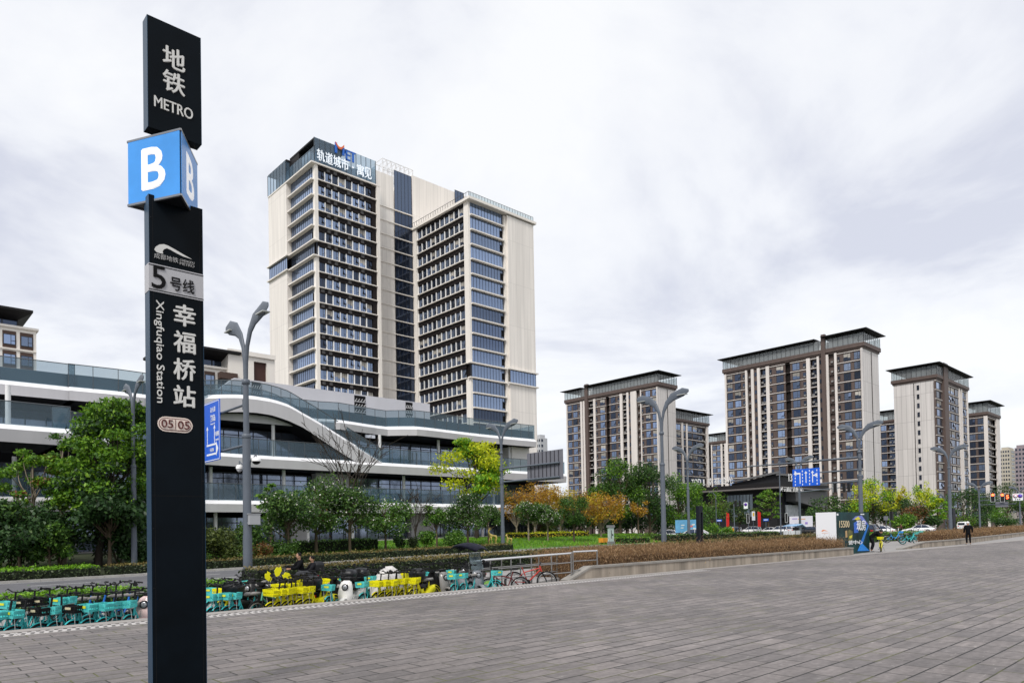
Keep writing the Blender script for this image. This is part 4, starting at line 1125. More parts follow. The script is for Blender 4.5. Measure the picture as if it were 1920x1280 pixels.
    def samp(pl, k):
        q = dens(pl); xs = np.array([p[0] for p in q]); zs = np.array([p[1] for p in q]); lo, hi = xs[0], xs[-1]
        x = lo + (hi - lo) * k / n; return x, float(np.interp(x, xs, zs))
    TT = [samp(Tp, k) for k in range(n + 1)]; BB = [samp(Bp, k) for k in range(n + 1)]
    st = MB(O); gl = MB(O); gl2 = MB(O); hr = MB(O)
    for k in range(n):
        (a, za), (b, zb) = TT[k], TT[k + 1]; (c, zc), (d, zd) = BB[k], BB[k + 1]
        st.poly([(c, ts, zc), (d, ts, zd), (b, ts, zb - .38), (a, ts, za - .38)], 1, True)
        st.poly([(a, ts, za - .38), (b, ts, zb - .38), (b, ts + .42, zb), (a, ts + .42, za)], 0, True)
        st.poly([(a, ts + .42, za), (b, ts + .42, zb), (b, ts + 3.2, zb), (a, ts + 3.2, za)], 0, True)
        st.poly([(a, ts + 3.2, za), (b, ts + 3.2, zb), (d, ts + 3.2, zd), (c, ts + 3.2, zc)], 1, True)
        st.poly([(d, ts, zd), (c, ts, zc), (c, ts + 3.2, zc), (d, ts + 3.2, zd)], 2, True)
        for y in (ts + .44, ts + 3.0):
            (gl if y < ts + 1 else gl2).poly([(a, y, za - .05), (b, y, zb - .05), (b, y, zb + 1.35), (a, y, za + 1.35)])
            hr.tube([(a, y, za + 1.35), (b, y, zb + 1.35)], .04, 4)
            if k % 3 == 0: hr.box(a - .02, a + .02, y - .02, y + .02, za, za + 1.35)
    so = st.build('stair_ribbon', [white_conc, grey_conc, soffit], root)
    gl2.build('glass_balustrade', rail_glass, so); go = gl.build('glass_balustrade', rail_glass, so); hr.build('handrail', mat('handrail_dark', (.09, .10, .11), .4), go)
    # hanging sign under the upper terrace
    a, z = onT(694, 815, 66.5)
    MB(O).box(a - .02, a + .02, 66.5, 66.54, z, Z3 - 1.1).box(a - .6, a + .6, 66.45, 66.6, z - .34, z).build('hanging_sign', mat('hang_sign_white', (.6, .62, .7), .5), root)
mall()
# ================================================================ THE DARK LOW BUILDING WITH OVERHANGING EAVES
def low_building():
    s, t, ze = onY(1462, 911, 170); root = thing('commercial_pavilion', 'low black commercial building with long eaves and white letter signs', 'building', s, t, -.1); O = (s, t, -.1)
    tb = onS(1292, 915, s)[0]; sr = onT(1545, 915, t)[0]
    dk = mat('charcoal_panel', (.022, .022, .025), .5, var=.15, spec=.15); eave_m = mat('eave_brown_grey', (.16, .145, .14), .5)
    MB(O).box(s + 4, sr, t + 3, tb, 0, ze + .2).build('wall', dk, root)
    MB(O).box(s - .4, sr + 2, t - .4, tb + 3, ze - .1, ze + .9, 0).box(s - .6, sr + 2.2, t - .6, tb + 3.2, ze - .45, ze - .1, 1).build('lower_eave', [roof_dark, eave_m], root)
    a = onS(1372, 905, s + 1)[0]; zt = onY(1462, 887, 171)[2]; se = onT(1500, 893, t + 1)[0]
    rf = MB(O)
    rf.extr([(s + 1, a, ze + .9), (s + 1, t + 1, ze + .9), (s + 1, t + 1, zt), (s + 1, a, ze + 1.4)], (sr - s - 3, 0, 0), 0)
    rf.box(s + .2, sr, t + .2, t + .98, zt - .5, zt, 1)
    rf.extr([(s + .1, a + 1, ze + 1.5), (s + .1, t + .2, zt + .02), (s + .1, t + .2, zt + .5), (s + .1, a + 1, ze + 1.9)], (.85, 0, 0), 1)
    rf.build('upper_roof', [dk, mat('roof_edge_grey', (.13, .13, .135), .5)], root)
    g = MB(O); fr = MB(O)
    for i in range(9):
        y0 = onS(1363, 940, s + 4)[0]; y1 = onS(1412, 940, s + 4)[0]; y = y0 + (y1 - y0) * i / 8
        fr.box(s + 3.9, s + 3.98, y - .06, y + .06, 4.2, ze - 1.2)
    g.poly([(s + 3.96, y0, 4.2), (s + 3.96, y1, 4.2), (s + 3.96, y1, ze - 1.4), (s + 3.96, y0, ze - 1.4)])
    go = g.build('window_band', mat('pavilion_glass', (.22, .28, .34), .1, .4), root); fr.build('window_frame', win_frame, go)
    g = MB(O); x0, x1 = onT(1471, 940, t + 3)[0], onT(1500, 940, t + 3)[0]
    g.poly([(x0, t + 2.95, 4), (x1, t + 2.95, 4), (x1, t + 2.95, ze - 1.2), (x0, t + 2.95, ze - 1.2)]).build('window_band', dark_glass, root)
    MB(O).box(x0, x1 - 2, t + 2.6, t + 2.9, 4.2, 7.0).build('shop_banner', mat('banner_pale', (.55, .58, .60), .6, var=.2, scale=1.5), root)
    MB(O).box(x0 - 1, x1 + 6, t - .2, t + 2.8, 3.2, 3.9).build('balcony', dk, root)
    # slanted grey block on its right
    q0, q1 = onT(1492, 960, t + .5)[0], onT(1552, 960, t + .5)[0]
    MB(O).extr([(q0, t + .4, ze - 3.4), (q1, t + .4, ze - 5.8), (q1, t + .4, ze + 1.6), (q0, t + .4, ze + .2)], (0, 9, 0)).build('slanted_block', mat('slate_grey_panel', (.12, .12, .125), .6, var=.1), root)
    wl_ = mat('pavilion_letters', (.70, .70, .70), .5)
    P = lambda u, v: onS(u, v, s - .3)
    for body, u0, u1, v0, v1 in (('TOD', 1297, 1314, 897, 911), ('|', 1319, 1320.5, 898, 910), ('幸', 1327, 1337, 895.5, 909.5), ('福', 1339, 1349, 894.5, 908.5), ('拾', 1351, 1361, 893.5, 907.5), ('光', 1363, 1374, 892.5, 906.5)):
        A, B = P(u0, v1), P(u1, v0)
        letter('lettering', body, wl_, root, (s - .3 - O[0], (A[0] + B[0]) / 2 - O[1], (A[1] + B[1]) / 2 - O[2]), abs(A[0] - B[0]), abs(B[1] - A[1]), R_S, .08, .0)
    Q = lambda u, v: onT(u, v, t - .7)
    for body, u0, u1, v0, v1 in (('云廊汇', 1470, 1486, 913, 921), ('商业中心', 1487, 1506, 913.5, 921.5), ('13', 1479, 1485, 888, 902)):
        A, B = Q(u0, v1), Q(u1, v0)
        letter('lettering', body, wl_, root, ((A[0] + B[0]) / 2 - O[0], t - .7 - O[1], (A[1] + B[1]) / 2 - O[2]), abs(A[0] - B[0]), abs(B[1] - A[1]), R_T, .06, .0)
    a, z = Q(1465, 917); sx = MB(O)
    for d in (-1, 1): sx.tube([(a - .6, t - .7, z - .45 * d), (a + .6, t - .7, z + .45 * d)], .1, 5)
    sx.tube([(a - .7, t - .7, z), (a + .9, t - .7, z)], .1, 5).build('emblem', wl_, root)
low_building()
# ================================================================ STREET LAMPS
def lamp_parts(root, H, r0=.13, arm=2.3, rise=2.7):
    """Pole with two leaf-shaped arms that open across the street (local y)."""
    zf = H - rise
    MB().tube([(0, 0, 0), (0, 0, 2.2)], [r0 * 1.16, r0 * 1.14], 14).build('pole_base', lamp_grey, root)
    MB().tube([(0, 0, 2.2), (0, 0, H * .56)], [r0 * 1.04, r0], 14).tube([(0, 0, H * .56), (0, 0, zf)], [r0 * .74, r0 * .68], 14).build('pole', lamp_grey, root)
    MB().lathe((0, 0, H * .56 - .1), [(r0 * 1.0, 0), (r0 * 1.12, .02), (r0 * 1.12, .16), (r0 * .8, .2)], 14).build('collar', lamp_grey, root)
    MB().lathe((0, 0, zf - .12), [(r0 * .7, 0), (r0 * 1.0, .03), (r0 * 1.0, .2), (r0 * .7, .22)], 14).build('collar', lamp_grey, root)
    for sg in (-1, 1):
        L_ = arm if sg < 0 else arm * .92
        p = [(0, sg * .03, zf), (0, sg * .06, zf + rise * .3), (0, sg * .20, zf + rise * .55), (0, sg * .50, zf + rise * .76), (0, sg * .95, zf + rise * .9), (0, sg * (L_ * .8), zf + rise * .985), (0, sg * L_, zf + rise * 1.0)]
        a = MB().tube(p, [.08, .085, .10, .12, .14, .14, .06], 10, 0, True, [(1, 1), (1, 1), (1.2, .8), (1.6, .55), (2.1, .42), (2.2, .36), (1.6, .3)]).build('lamp_arm', lamp_grey, root)
        MB().box(-.16, .16, sg * L_ * .62, sg * L_ * .92, zf + rise * .93 - .05, zf + rise * .93 - .01).build('lamp_lens', mat('lamp_lens', (.45, .46, .44), .3), a)
LAMPS = {}
def lamp(u, v, Y, label, r0=.13, arm=2.3, base=None):
    s, t, z = onY(u, v, Y); g = gz(s) if base is None else base
    root = thing('street_lamp', label, 'street lamp', s, t, g, 'twin-armed street lamps along the road')
    lamp_parts(root, z - g, r0, arm)
    return s, t, g, root
L1 = lamp(459.5, 596, 29.5, 'tall grey twin-armed street lamp carrying the blue road sign, rising from the bike parking', .165)
L2 = lamp(249, 718, 43.8, 'grey twin-armed street lamp beside the big feathery tree left of the metro pylon', .15)
L3 = lamp(939, 794, 64.7, 'grey twin-armed street lamp carrying the big grey sign seen from behind', .16)
L4 = lamp(1239, 741, 50, 'grey twin-armed street lamp rising behind the brown hedge in front of the left apartment tower', .165)
L5 = lamp(1288, 837, 85, 'grey twin-armed street lamp standing just left of the black slotted pylon', .16)
L6 = lamp(1610, 796, 70, 'thick grey twin-armed street lamp with long gantry arms behind the advertising box', .20)
L7 = lamp(1778, 838, 92, 'grey twin-armed street lamp in front of the gable tower', .20)
L8 = lamp(1497, 858, 105, 'grey twin-armed street lamp behind the blue lane sign', .16)
L9 = lamp(1835, 905, 135, 'slim twin-armed street lamp carrying the red traffic lights at the right', .15)
L10 = lamp(1911, 912, 165, 'far slim twin-armed street lamp at the right edge', .15)
L11 = lamp(1772, 925, 190, 'far slim twin-armed street lamp almost hidden behind the one by the gable tower', .15)
# ================================================================ ROAD SIGNS
blue_sign = mat('road_sign_blue', (.015, .11, .62), .4)
white_line = mat('road_sign_white', (.80, .82, .85), .5)
sign_back = mat('sign_back_grey', (.16, .163, .19), .5, var=.08)
def sframe(lampdata, name, label, cat='road sign'):
    s, t, g, _ = lampdata
    return thing(name, label, cat, s, t, g), (s, t, g)
# blue road sign on the near lamp (faces -s, reaches out over the road)
root, O = sframe(L1, 'road_sign', 'blue direction sign with white road names on the near lamp, half behind the pylon')
s, t, g = O
f = lambda u, v: onS(u, v, s - .12)
ta, za = f(412, 747); tb = ta + 3.0; zb = f(412, 861)[1]
pn = MB(O).box(s - .14, s - .10, ta, tb, zb, za, 0).build('sign_panel', blue_sign, root)
bd = MB(O)
for z0, z1, y0, y1 in ((zb + .03, zb + .06, ta + .03, tb - .03), (za - .06, za - .03, ta + .03, tb - .03), (zb + .03, za - .03, ta + .03, ta + .06)): bd.box(s - .146, s - .14, y0, y1, z0, z1)
h = za - zb
def arrow_up(mb, y, z0, z1, w=.06):
    mb.box(s - .146, s - .14, y - w / 2, y + w / 2, z0, z1 - .15); mb.extr([(s - .146, y - w * 1.8, z1 - .17), (s - .146, y + w * 1.8, z1 - .17), (s - .146, y, z1)], (.006, 0, 0))
arrow_up(bd, ta + .62, zb + h * .30, zb + h * .60); arrow_up(bd, ta + 1.5, zb + h * .30, zb + h * .60)
bd.box(s - .146, s - .14, ta + .42, ta + 1.6, zb + h * .26, zb + h * .29).box(s - .146, s - .14, ta + .42, ta + 1.6, zb + h * .10, zb + h * .13).extr([(s - .146, ta + .44, zb + h * .32), (s - .146, ta + .44, zb + h * .07), (s - .146, ta + .18, zb + h * .19)], (.006, 0, 0))
bd.build('sign_marks', white_line, pn)
for body, y, q, w, hh in (('达大道', .78, .86, .62, .24), ('Dadao Ave.', .80, .76, .55, .09), ('上泽路', .78, .70, .62, .22), ('Shangze Rd.', .80, .62, .55, .09), ('天使路', .30, .44, .46, .22), ('Tianshi Rd.', .30, .34, .40, .08), ('天宝路', .95, .19, .5, .16)):
    letter('lettering', body, white_line, pn, (-.15, ta + y - t, zb + h * q - g), w, hh, R_S, .003, .01)
ar = MB(O)
for zz in (f(430, 762)[1] - .1, f(430, 838)[1] - .05):
    ar.tube([(s, t + .1, zz), (s, tb - .4, zz)], .055, 8).box(s - .08, s + .08, t + .10, t + .2, zz - .22, zz + .22)
ar.build('sign_arm', lamp_grey, root)
# cabinet and cameras on the near lamp
s, t, g, _ = L1
_, z1 = onS(480, 962, s - .2); z0 = onS(480, 982, s - .2)[1]
cabinet = tag(MB((s, t, z0)).box(s - .05, s + .4, t - .38, t - .18, z0, z1).box(s - .08, s + .43, t - .40, t - .16, z1, z1 + .03).box(s - .06, s + .41, t - .2, t - .14, z0 + .05, z0 + .1).build('junction_box', mat('cabinet_grey', (.34, .35, .37), .5), None, (*st2xy(s, t), z0), PHI), 'pale grey junction box strapped to the near street lamp', 'box')
zc = onY(470, 862, 29.5)[2]
def dome(label, dx_, big):
    root = thing('security_camera', label, 'camera', s, t, zc - .3); O = (s, t, zc - .3)
    mb = MB(O)
    cx_, cy_ = st2xy(s, t); ex = s + dx_[0]; ey = t + dx_[1]; zz = zc + dx_[2]
    mb.tube([(s, t, zc - .35 if not big else zc - .3), (ex, ey, zz + .02)], .025, 6).tube([(ex, ey, zz + .04), (ex, ey, zz - .12)], .02, 6); mb.build('bracket', lamp_grey, root)
    r = .14 if not big else .2
    MB(O).lathe((ex, ey, zz - .12), [(.03, .0), (r * .75, -.02), (r, -.10), (r, -.18)], 14).build('housing', white_paint, root)
    MB(O).lathe((ex, ey, zz - .30), [(r * .85, 0), (r * .75, -.07), (r * .4, -.12), (.01, -.135)], 12).build('lens_dome', black_plastic if big else mat('dome_pale', (.6, .6, .62), .2), root)
dome('small white dome camera left of the near lamp pole', (-.15, .40, -.05), False)
dome('larger white dome camera on the bracket right of the near lamp pole', (.35, -.15, .25), True)
# grey gantry sign seen from behind
root, O = sframe(L3, 'road_sign', 'large grey ribbed road sign seen from behind on the lamp by the golden deer')
s, t, g = O; sp2 = s + .25
f = lambda u, v: onS(u, v, sp2)
ya, z1 = f(1055, 841); yb, z1b = f(988, 848); z0 = f(1055, 897)[1]
pn = MB(O).box(sp2, sp2 + .04, ya, yb, z0, z1).build('sign_panel', sign_back, root)
rb = MB(O)
for kq in range(1, 9): y = ya + (yb - ya) * kq / 9; rb.box(sp2 - .05, sp2, y - .035, y + .035, z0 + .05, z1 - .05)
rb.build('panel_ribs', mat('sign_rib_dark', (.05, .05, .06), .5), pn)
ar = MB(O)
for u, v in ((945, 878), (945, 903)):
    zz = onS(945, v, s)[1]; ar.tube([(s, t - .1, zz), (s + .12, ya + .3, zz)], .09, 8).lathe((s, t, zz), [(.2, -.2), (.2, .2)], 10)
ar.build('sign_arm', lamp_grey, root)
# lane sign with gantry arms
root, O = sframe(L6, 'lane_sign', 'blue lane sign with three white arrows hanging from gantry arms')
s, t, g = O; f = lambda u, v: onS(u, v, s - .1)
ya, z1 = f(1537, 876); yb = f(1486, 880)[0]; z0 = f(1537, 909)[1]
pn = MB(O).box(s - .14, s - .1, ya, yb, z0, z1).build('sign_panel', blue_sign, root)
mk = MB(O); w = yb - ya; h = z1 - z0
for q in (.10, .37, .63, .90):
    for i in range(5): mk.box(s - .148, s - .14, yb - w * q - .04, yb - w * q + .04, z0 + h * (.05 + .19 * i), z0 + h * (.15 + .19 * i))
def aup(q, top=.86):
    y = yb - w * q; mk.box(s - .148, s - .14, y - .04, y + .04, z0 + h * .18, z0 + h * top - .2); mk.extr([(s - .148, y - .16, z0 + h * top - .24), (s - .148, y + .16, z0 + h * top - .24), (s - .148, y, z0 + h * top)], (.008, 0, 0))
y = yb - w * .28; mk.box(s - .148, s - .14, y - .04, y + .04, z0 + h * .15, z0 + h * .70).box(s - .148, s - .14, y - .06, y + .45, z0 + h * .70, z0 + h * .78).extr([(s - .148, y + .4, z0 + h * .62), (s - .148, y + .4, z0 + h * .88), (s - .148, y + .68, z0 + h * .74)], (.008, 0, 0))
aup(.50); aup(.74)
y = yb - w * .74; mk.box(s - .148, s - .14, y - .35, y, z0 + h * .55, z0 + h * .62).extr([(s - .148, y - .3, z0 + h * .48), (s - .148, y - .3, z0 + h * .70), (s - .148, y - .55, z0 + h * .58)], (.008, 0, 0))
mk.build('lane_arrows', white_line, pn)
ar = MB(O)
for v, ue in ((857.5, 1400), (880.5, 1530), (902, 1530)):
    zz = f(1600, v)[1]; ye = f(ue, 862)[0]; ar.tube([(s, t, zz), (s - .02, ye, zz)], [.11, .06], 8).lathe((s, t, zz), [(.21, -.15), (.21, .15)], 10)
ar.build('gantry_arm', lamp_grey, root)
# ================================================================ TRAFFIC SIGNALS, SMALL SIGNS
red_on = mat('red_signal_lit', (1.0, .10, .03), .4, emit=4.0)
sig_black = mat('signal_housing', (.012, .012, .013), .5)
def pole_thing(name, label, cat, u, v, Y, r=.06, g=None):
    s, t, z = onY(u, v, Y); gg = gz(s) if g is None else g
    root = thing(name, label, cat, s, t, gg); MB().tube([(0, 0, 0), (0, 0, z - gg)], [r, r * .8], 8).build('pole', lamp_grey, root)
    return root, (s, t, gg), z
# signal mast with back-facing heads
root, O, z = pole_thing('signal_mast', 'grey traffic signal mast with black heads and an arm reaching right below the lane sign', 'traffic light', 1499.5, 918, 104, .10)
s, t, g = O; f = lambda u, v: onS(u, v, s)
ye, ze = f(1590, 912)
MB(O).tube([(s, t, f(1500, 922)[1]), (s, ye, ze)], [.09, .06], 8).build('mast_arm', lamp_grey, root)
for u in (1566.5, 1583, 1592):
    y, zz = f(u, 914); w_ = .28 if u < 1570 else .18
    hd = MB(O).box(s - .15, s + .05, y - w_, y + w_, zz - .62, zz + .62).build('signal_head', sig_black, root)
    if u < 1570: MB(O).box(s - .16, s - .152, y - w_ - .04, y - w_, zz - .64, zz + .64).box(s - .16, s - .152, y + w_, y + w_ + .04, zz - .64, zz + .64).box(s - .16, s - .152, y - w_, y + w_, zz + .62, zz + .66).build('backplate_edge', white_line, hd)
# right gantry: red lights, count-down 5, white prohibition sign
root, O = sframe(L9, 'traffic_lights', 'pair of lit red traffic lights with a red 5 countdown on the right gantry', 'traffic light')
s, t, g = O; f = lambda u, v: onS(u, v, s - .1)
ar = MB(O)
for v in (931, 938, 946): zz = f(1840, v)[1]; ar.tube([(s, t, zz), (s, f(1905, v)[0], zz + .02)], .07, 6)
ar.build('gantry_arm', lamp_grey, root)
for u in (1862, 1880):
    y, zz = f(u, 932); hd = MB(O).box(s - .35, s - .12, y - .30, y + .30, zz - .78, zz + .78).build('signal_head', sig_black, root)
    MB(O).lathe((s - .37, y, zz + .45), [(.01, -.02), (.24, 0), (.24, .05)], 14, 0, 'x').build('red_lamp', red_on, hd)
    bk = MB(O)
    for a, b, c, d in ((-.36, -.32, -.82, .82), (.32, .36, -.82, .82), (-.36, .36, -.86, -.82)): bk.box(s - .36, s - .355, y + a, y + b, zz + c, zz + d)
    bk.build('backplate_edge', white_line, hd)
y, zz = f(1889.5, 931)
cd = MB(O).box(s - .30, s - .12, y - .42, y + .42, zz - .5, zz + .5).build('countdown_box', sig_black, root)
letter('lettering', '5', red_on, cd, (-.31, y - t, zz - g), .45, .7, R_S, .01, .02)
y0, z1 = f(1866, 940); y1, z0 = f(1890, 949)
MB(O).box(s + .05, s + .12, y0, y1, z0 - .05, z1).build('sign_back', sign_back, root)
ps = thing('prohibition_sign', 'white sign with two round prohibition symbols on the right gantry', 'road sign', s, t, g)
y1, z1 = f(1899, 925); y0, z0 = f(1918.5, 937.5)
pb = MB(O).box(s - .3, s - .25, y0, y1, z0, z1).build('sign_panel', white_line, ps)
for q, mcol in ((.72, 'sign_red'), (.26, 'sign_violet')):
    yc = y0 + (y1 - y0) * q; zc_ = z0 + (z1 - z0) * .62; r_ = (z1 - z0) * .28
    MB(O).lathe((s - .315, yc, zc_), [(.01, 0), (r_, .0), (r_, .012)], 16, 0, 'x').build('symbol', mat(mcol, (.45, .05, .10) if mcol == 'sign_red' else (.10, .03, .30), .4), pb)
    MB(O).lathe((s - .32, yc, zc_), [(.01, 0), (r_ * .7, .0), (r_ * .7, .006)], 16, 0, 'x').build('symbol_disc', white_line if q > .5 else mat('sign_blue_disc', (.12, .08, .5), .4), pb)
for q in range(3): MB(O).box(s - .308, s - .302, y0 + (y1 - y0) * (.25 + .2 * q), y0 + (y1 - y0) * (.36 + .2 * q), z0 + .1, z0 + .3).build('symbol', sig_black, pb)
# far black gantry at the right edge
root, O = sframe(L10, 'gantry_sign', 'dark sign board cut by the right edge of the view', 'road sign'); s, t, g = O; f = lambda u, v: onS(u, v, s)
y0, z1 = f(1935, 927); y1, z0 = f(1913, 936)
MB(O).box(s - .3, s - .2, y0, y1, z0, z1).build('sign_panel', sign_back, root); MB(O).tube([(s, t, (z0 + z1) / 2), (s, y0, (z0 + z1) / 2)], .08, 6).build('gantry_arm', lamp_grey, root)
# mast with white sign left of the pavilion
root, O, z = pole_thing('signal_mast', 'slim signal mast with a white round-symbol sign in front of the pavilion', 'traffic light', 1376, 944, 120, .09)
s, t, g = O; f = lambda u, v: onS(u, v, s)
MB(O).tube([(s, t, z - .5), (s, f(1406, 941)[0], f(1406, 941)[1])], [.07, .05], 6).build('mast_arm', lamp_grey, root)
y1, z1 = f(1395.5, 941.5); y0, z0 = f(1403, 953)
pb = MB(O).box(s - .2, s - .15, y0, y1, z0, z1).build('sign_panel', white_line, root)
MB(O).lathe((s - .21, (y0 + y1) / 2, z0 + (z1 - z0) * .65), [(.01, 0), (.28, 0), (.28, .01)], 14, 0, 'x').build('symbol', mat('sign_violet', (.10, .03, .30), .4), pb)
for u in (1380, 1388): y, zz = f(u, 944); MB(O).box(s - .2, s, y - .2, y + .2, zz - .5, zz + .5).build('signal_head', sig_black, root)
# thin poles and street-name plates
def plate_pole(label, u, vt, vb, Y, wpx=10):
    root, O, z = pole_thing('street_name_sign', label, 'street sign', u, vt, Y, .05); s, t, g = O; f = lambda uu, v: onS(uu, v, s - .08)
    y1, z1 = f(u - wpx / 2, vt); y0, z0 = f(u + wpx / 2, vb); MB(O).box(s - .1, s - .06, y0, y1, z0, z1).build('name_plate', blue_sign, root)
    MB(O).box(s - .11, s - .101, y0 + .15, y1 - .15, (z0 + z1) / 2 - .06, (z0 + z1) / 2 + .06).build('name_strip', white_line, root)
plate_pole('small blue street name plate on a post before the left part of the pavilion', 1348.5, 973.5, 977, 118)
plate_pole('small blue street name plate on a post among the parked cars', 1436, 972, 976, 118)
root, O, z = pole_thing('camera_pole', 'thin tall grey pole left of the blue lane sign', 'pole', 1461, 868, 80, .075)
MB().box(-.1, .1, -.1, .1, z - O[2], z - O[2] + .25).build('cap', lamp_grey, root)
root, O, z = pole_thing('camera_pole', 'thin grey pole with a short curved tip between the trees and the pavilion', 'pole', 1342, 928, 100, .06)
MB(O).tube([(O[0], O[1], z - .1), (O[0], O[1] + .4, z + .35), (O[0], O[1] + 1.1, z + .5)], .04, 6).build('tip', lamp_grey, root)
def banner(label, u, v0, v1, Y, m):
    root, O, z = pole_thing('flag_banner', label, 'banner', u, v0, Y, .03); s, t, g = O
    zb = onY(u, v1, Y)[2]
    MB(O).extr([(s, t - .05, z), (s, t - .75, z - .3), (s, t - .70, zb), (s, t - .05, zb)], (.02, 0, 0)).build('flag', m, root)
red_fab = mat('red_fabric', (.55, .02, .015), .7)
banner('red feather flag left of the white signboard', 1361, 960, 988, 150, red_fab)
banner('red feather flag right of the white signboard', 1420, 958, 987, 150, red_fab)
root, O, z = pole_thing('notice_board', 'white notice board with yellow and blue print on a post', 'sign', 1412, 958, 148, .05); s, t, g = O
z0 = onY(1412, 975, 148)[2]; MB(O).box(s - .9 * .68, s + .9 * .68, t - .1, t - .04, z0, z).build('board', white_line, root)
MB(O).box(s - .3, s + .3, t - .112, t - .102, z0 + (z - z0) * .45, z0 + (z - z0) * .85).build('print', mat('print_yellow', (.75, .45, .02), .5), root)
for label, u, Y in (('white framed traffic light for pedestrians beside the white car', 1403, 128), ('tall framed traffic light right of the white sloping car', 1475, 128)):
    root, O, z = pole_thing('pedestrian_signal', label, 'traffic light', u, 963 if u < 1450 else 962, Y, .06); s, t, g = O
    hd = MB(O).box(s - .15, s + .1, t - .22, t + .22, z - 1.6, z).build('signal_head', sig_black, root)
    e_ = MB(O)
    for a, b, c, d in ((-.26, -.22, -1.62, .02), (.22, .26, -1.62, .02), (-.26, .26, .0, .04), (-.26, .26, -1.64, -1.6)): e_.box(s - .16, s - .152, t + a, t + b, z + c, z + d)
    e_.build('backplate_edge', white_line, hd)
root, O, z = pole_thing('pedestrian_signal', 'dark pedestrian signal on a grey post left of the white sedan', 'traffic light', 1668, 958, 105, .07); s, t, g = O
MB(O).box(s - .2, s + .2, t - .45, t - .1, z - 1.3, z).build('signal_head', sig_black, root)
root, O, z = pole_thing('sign_post', 'short grey post with a back-turned plate beside the pedestrian signal', 'sign', 1661, 966, 106, .06); s, t, g = O
MB(O).box(s - .1, s + .1, t - .3, t + .3, z - .7, z - .1).build('plate', sign_back, root)
# black slotted pylon behind the brown hedge
s, t, zt = onY(1311, 948, 47); g = gz(s); root = thing('slotted_pylon', 'free-standing black pylon with a tall slot, behind the brown hedge', 'pylon', s, t, g); O = (s, t, g)
MB(O).box(s - .24, s - .02, t - .12, t + .12, g, zt - .45).box(s - .24, s + .24, t - .12, t + .12, zt - .45, zt).box(s + .16, s + .24, t - .12, t + .12, g, zt - .45).build('frame', mat('pylon_charcoal', (.010, .012, .018), .5, spec=.15), root)
MB(O).box(s - .02, s + .16, t + .02, t + .08, g, zt - .45).build('slot_back', near_black, root)
# taller dark totem beside the far lamp at right
s, t, zt = onY(1786, 952, 95); g = gz(s); root = thing('slotted_pylon', 'dark slab pylon behind the lamp in front of the gable tower', 'pylon', s, t, g)
MB((s, t, g)).box(s - .6, s + .5, t - .2, t + .2, g, zt).box(s - .6, s + .5, t - .22, t - .2, zt - .8, zt - .7).build('slab', MATS['pylon_charcoal'], root)
# ================================================================ HOARDINGS
def hoarding(label, u0, u1, v0, v1, Y, m, face='S', group=None):
    s, t, z1 = onY((u0 + u1) / 2, v0, Y); z0 = onY((u0 + u1) / 2, v1, Y)[2]
    root = thing('hoarding', label, 'billboard', s, t, z0); O = (s, t, z0)
    if face == 'S': y1, y0 = onS(u0, v0, s)[0], onS(u1, v0, s)[0]; MB(O).box(s, s + .15, y0, y1, z0, z1).build('panel', m, root); leg = [(s + .2, y0 + .3), (s + .2, y1 - .3)]
    else: x0, x1 = onT(u0, v0, t)[0], onT(u1, v0, t)[0]; MB(O).box(x0, x1, t, t + .15, z0, z1).build('panel', m, root); leg = [(x0 + .3, t + .2), (x1 - .3, t + .2)]
    for x, y in leg: MB(O).box(x - .05, x + .05, y - .05, y + .05, z0 - .6, z1 - .2).build('post', lamp_grey, root)
    return root, O, z0, z1
bb = mat('hoarding_sky_blue', (.16, .42, .72), .5, var=.35, scale=.25)
root, O, z0, z1 = hoarding('sky blue hoarding with a white and pink print behind the lamps', 1266, 1309, 974, 998, 92, bb)
s = O[0]; f = lambda u, v: onS(u, v, s - .02)
mb = MB(O)
for u, v, w_, h_, mi in ((1296, 986, 8, 4, 1), (1300, 983, 7, 3, 0), (1280, 984, 9, 2, 0), (1279, 989, 7, 2, 0), (1302, 990, 6, 3, 0)):
    a, zz = f(u, v); w2 = w_ * 92 / 1320; h2 = h_ * 92 / 1320; pts = [(s - .02, a + w2 / 2 * math.cos(q * PI / 6), zz + h2 / 2 * math.sin(q * PI / 6)) for q in range(12)]; mb.extr(pts, (.015, 0, 0), mi)
mb.build('print', [mat('print_white', (.75, .78, .8), .5), mat('print_pink', (.65, .22, .25), .5)], root)
root, O, z0, z1 = hoarding('white hoarding with faint violet and orange print behind the dark car', 1480, 1523, 967, 988, 140, mat('hoarding_white', (.66, .66, .72), .5, var=.08, scale=.3))
s = O[0]; f = lambda u, v: onS(u, v, s - .02); mb = MB(O)
for u, v, w_, h_, mi in ((1490, 972, 10, 1.6, 0), (1503, 972.5, 14, 1.4, 1), (1512, 980, 5, 4, 0), (1496, 983, 12, 5, 2)):
    a, zz = f(u, v); w2 = w_ * 140 / 1320; h2 = h_ * 140 / 1320; mb.box(s - .03, s - .005, a - w2 / 2, a + w2 / 2, zz - h2 / 2, zz + h2 / 2, mi)
mb.build('print', [mat('print_violet', (.30, .22, .55), .5), mat('print_orange', (.7, .35, .15), .5), mat('print_grey', (.4, .4, .45), .5)], root)
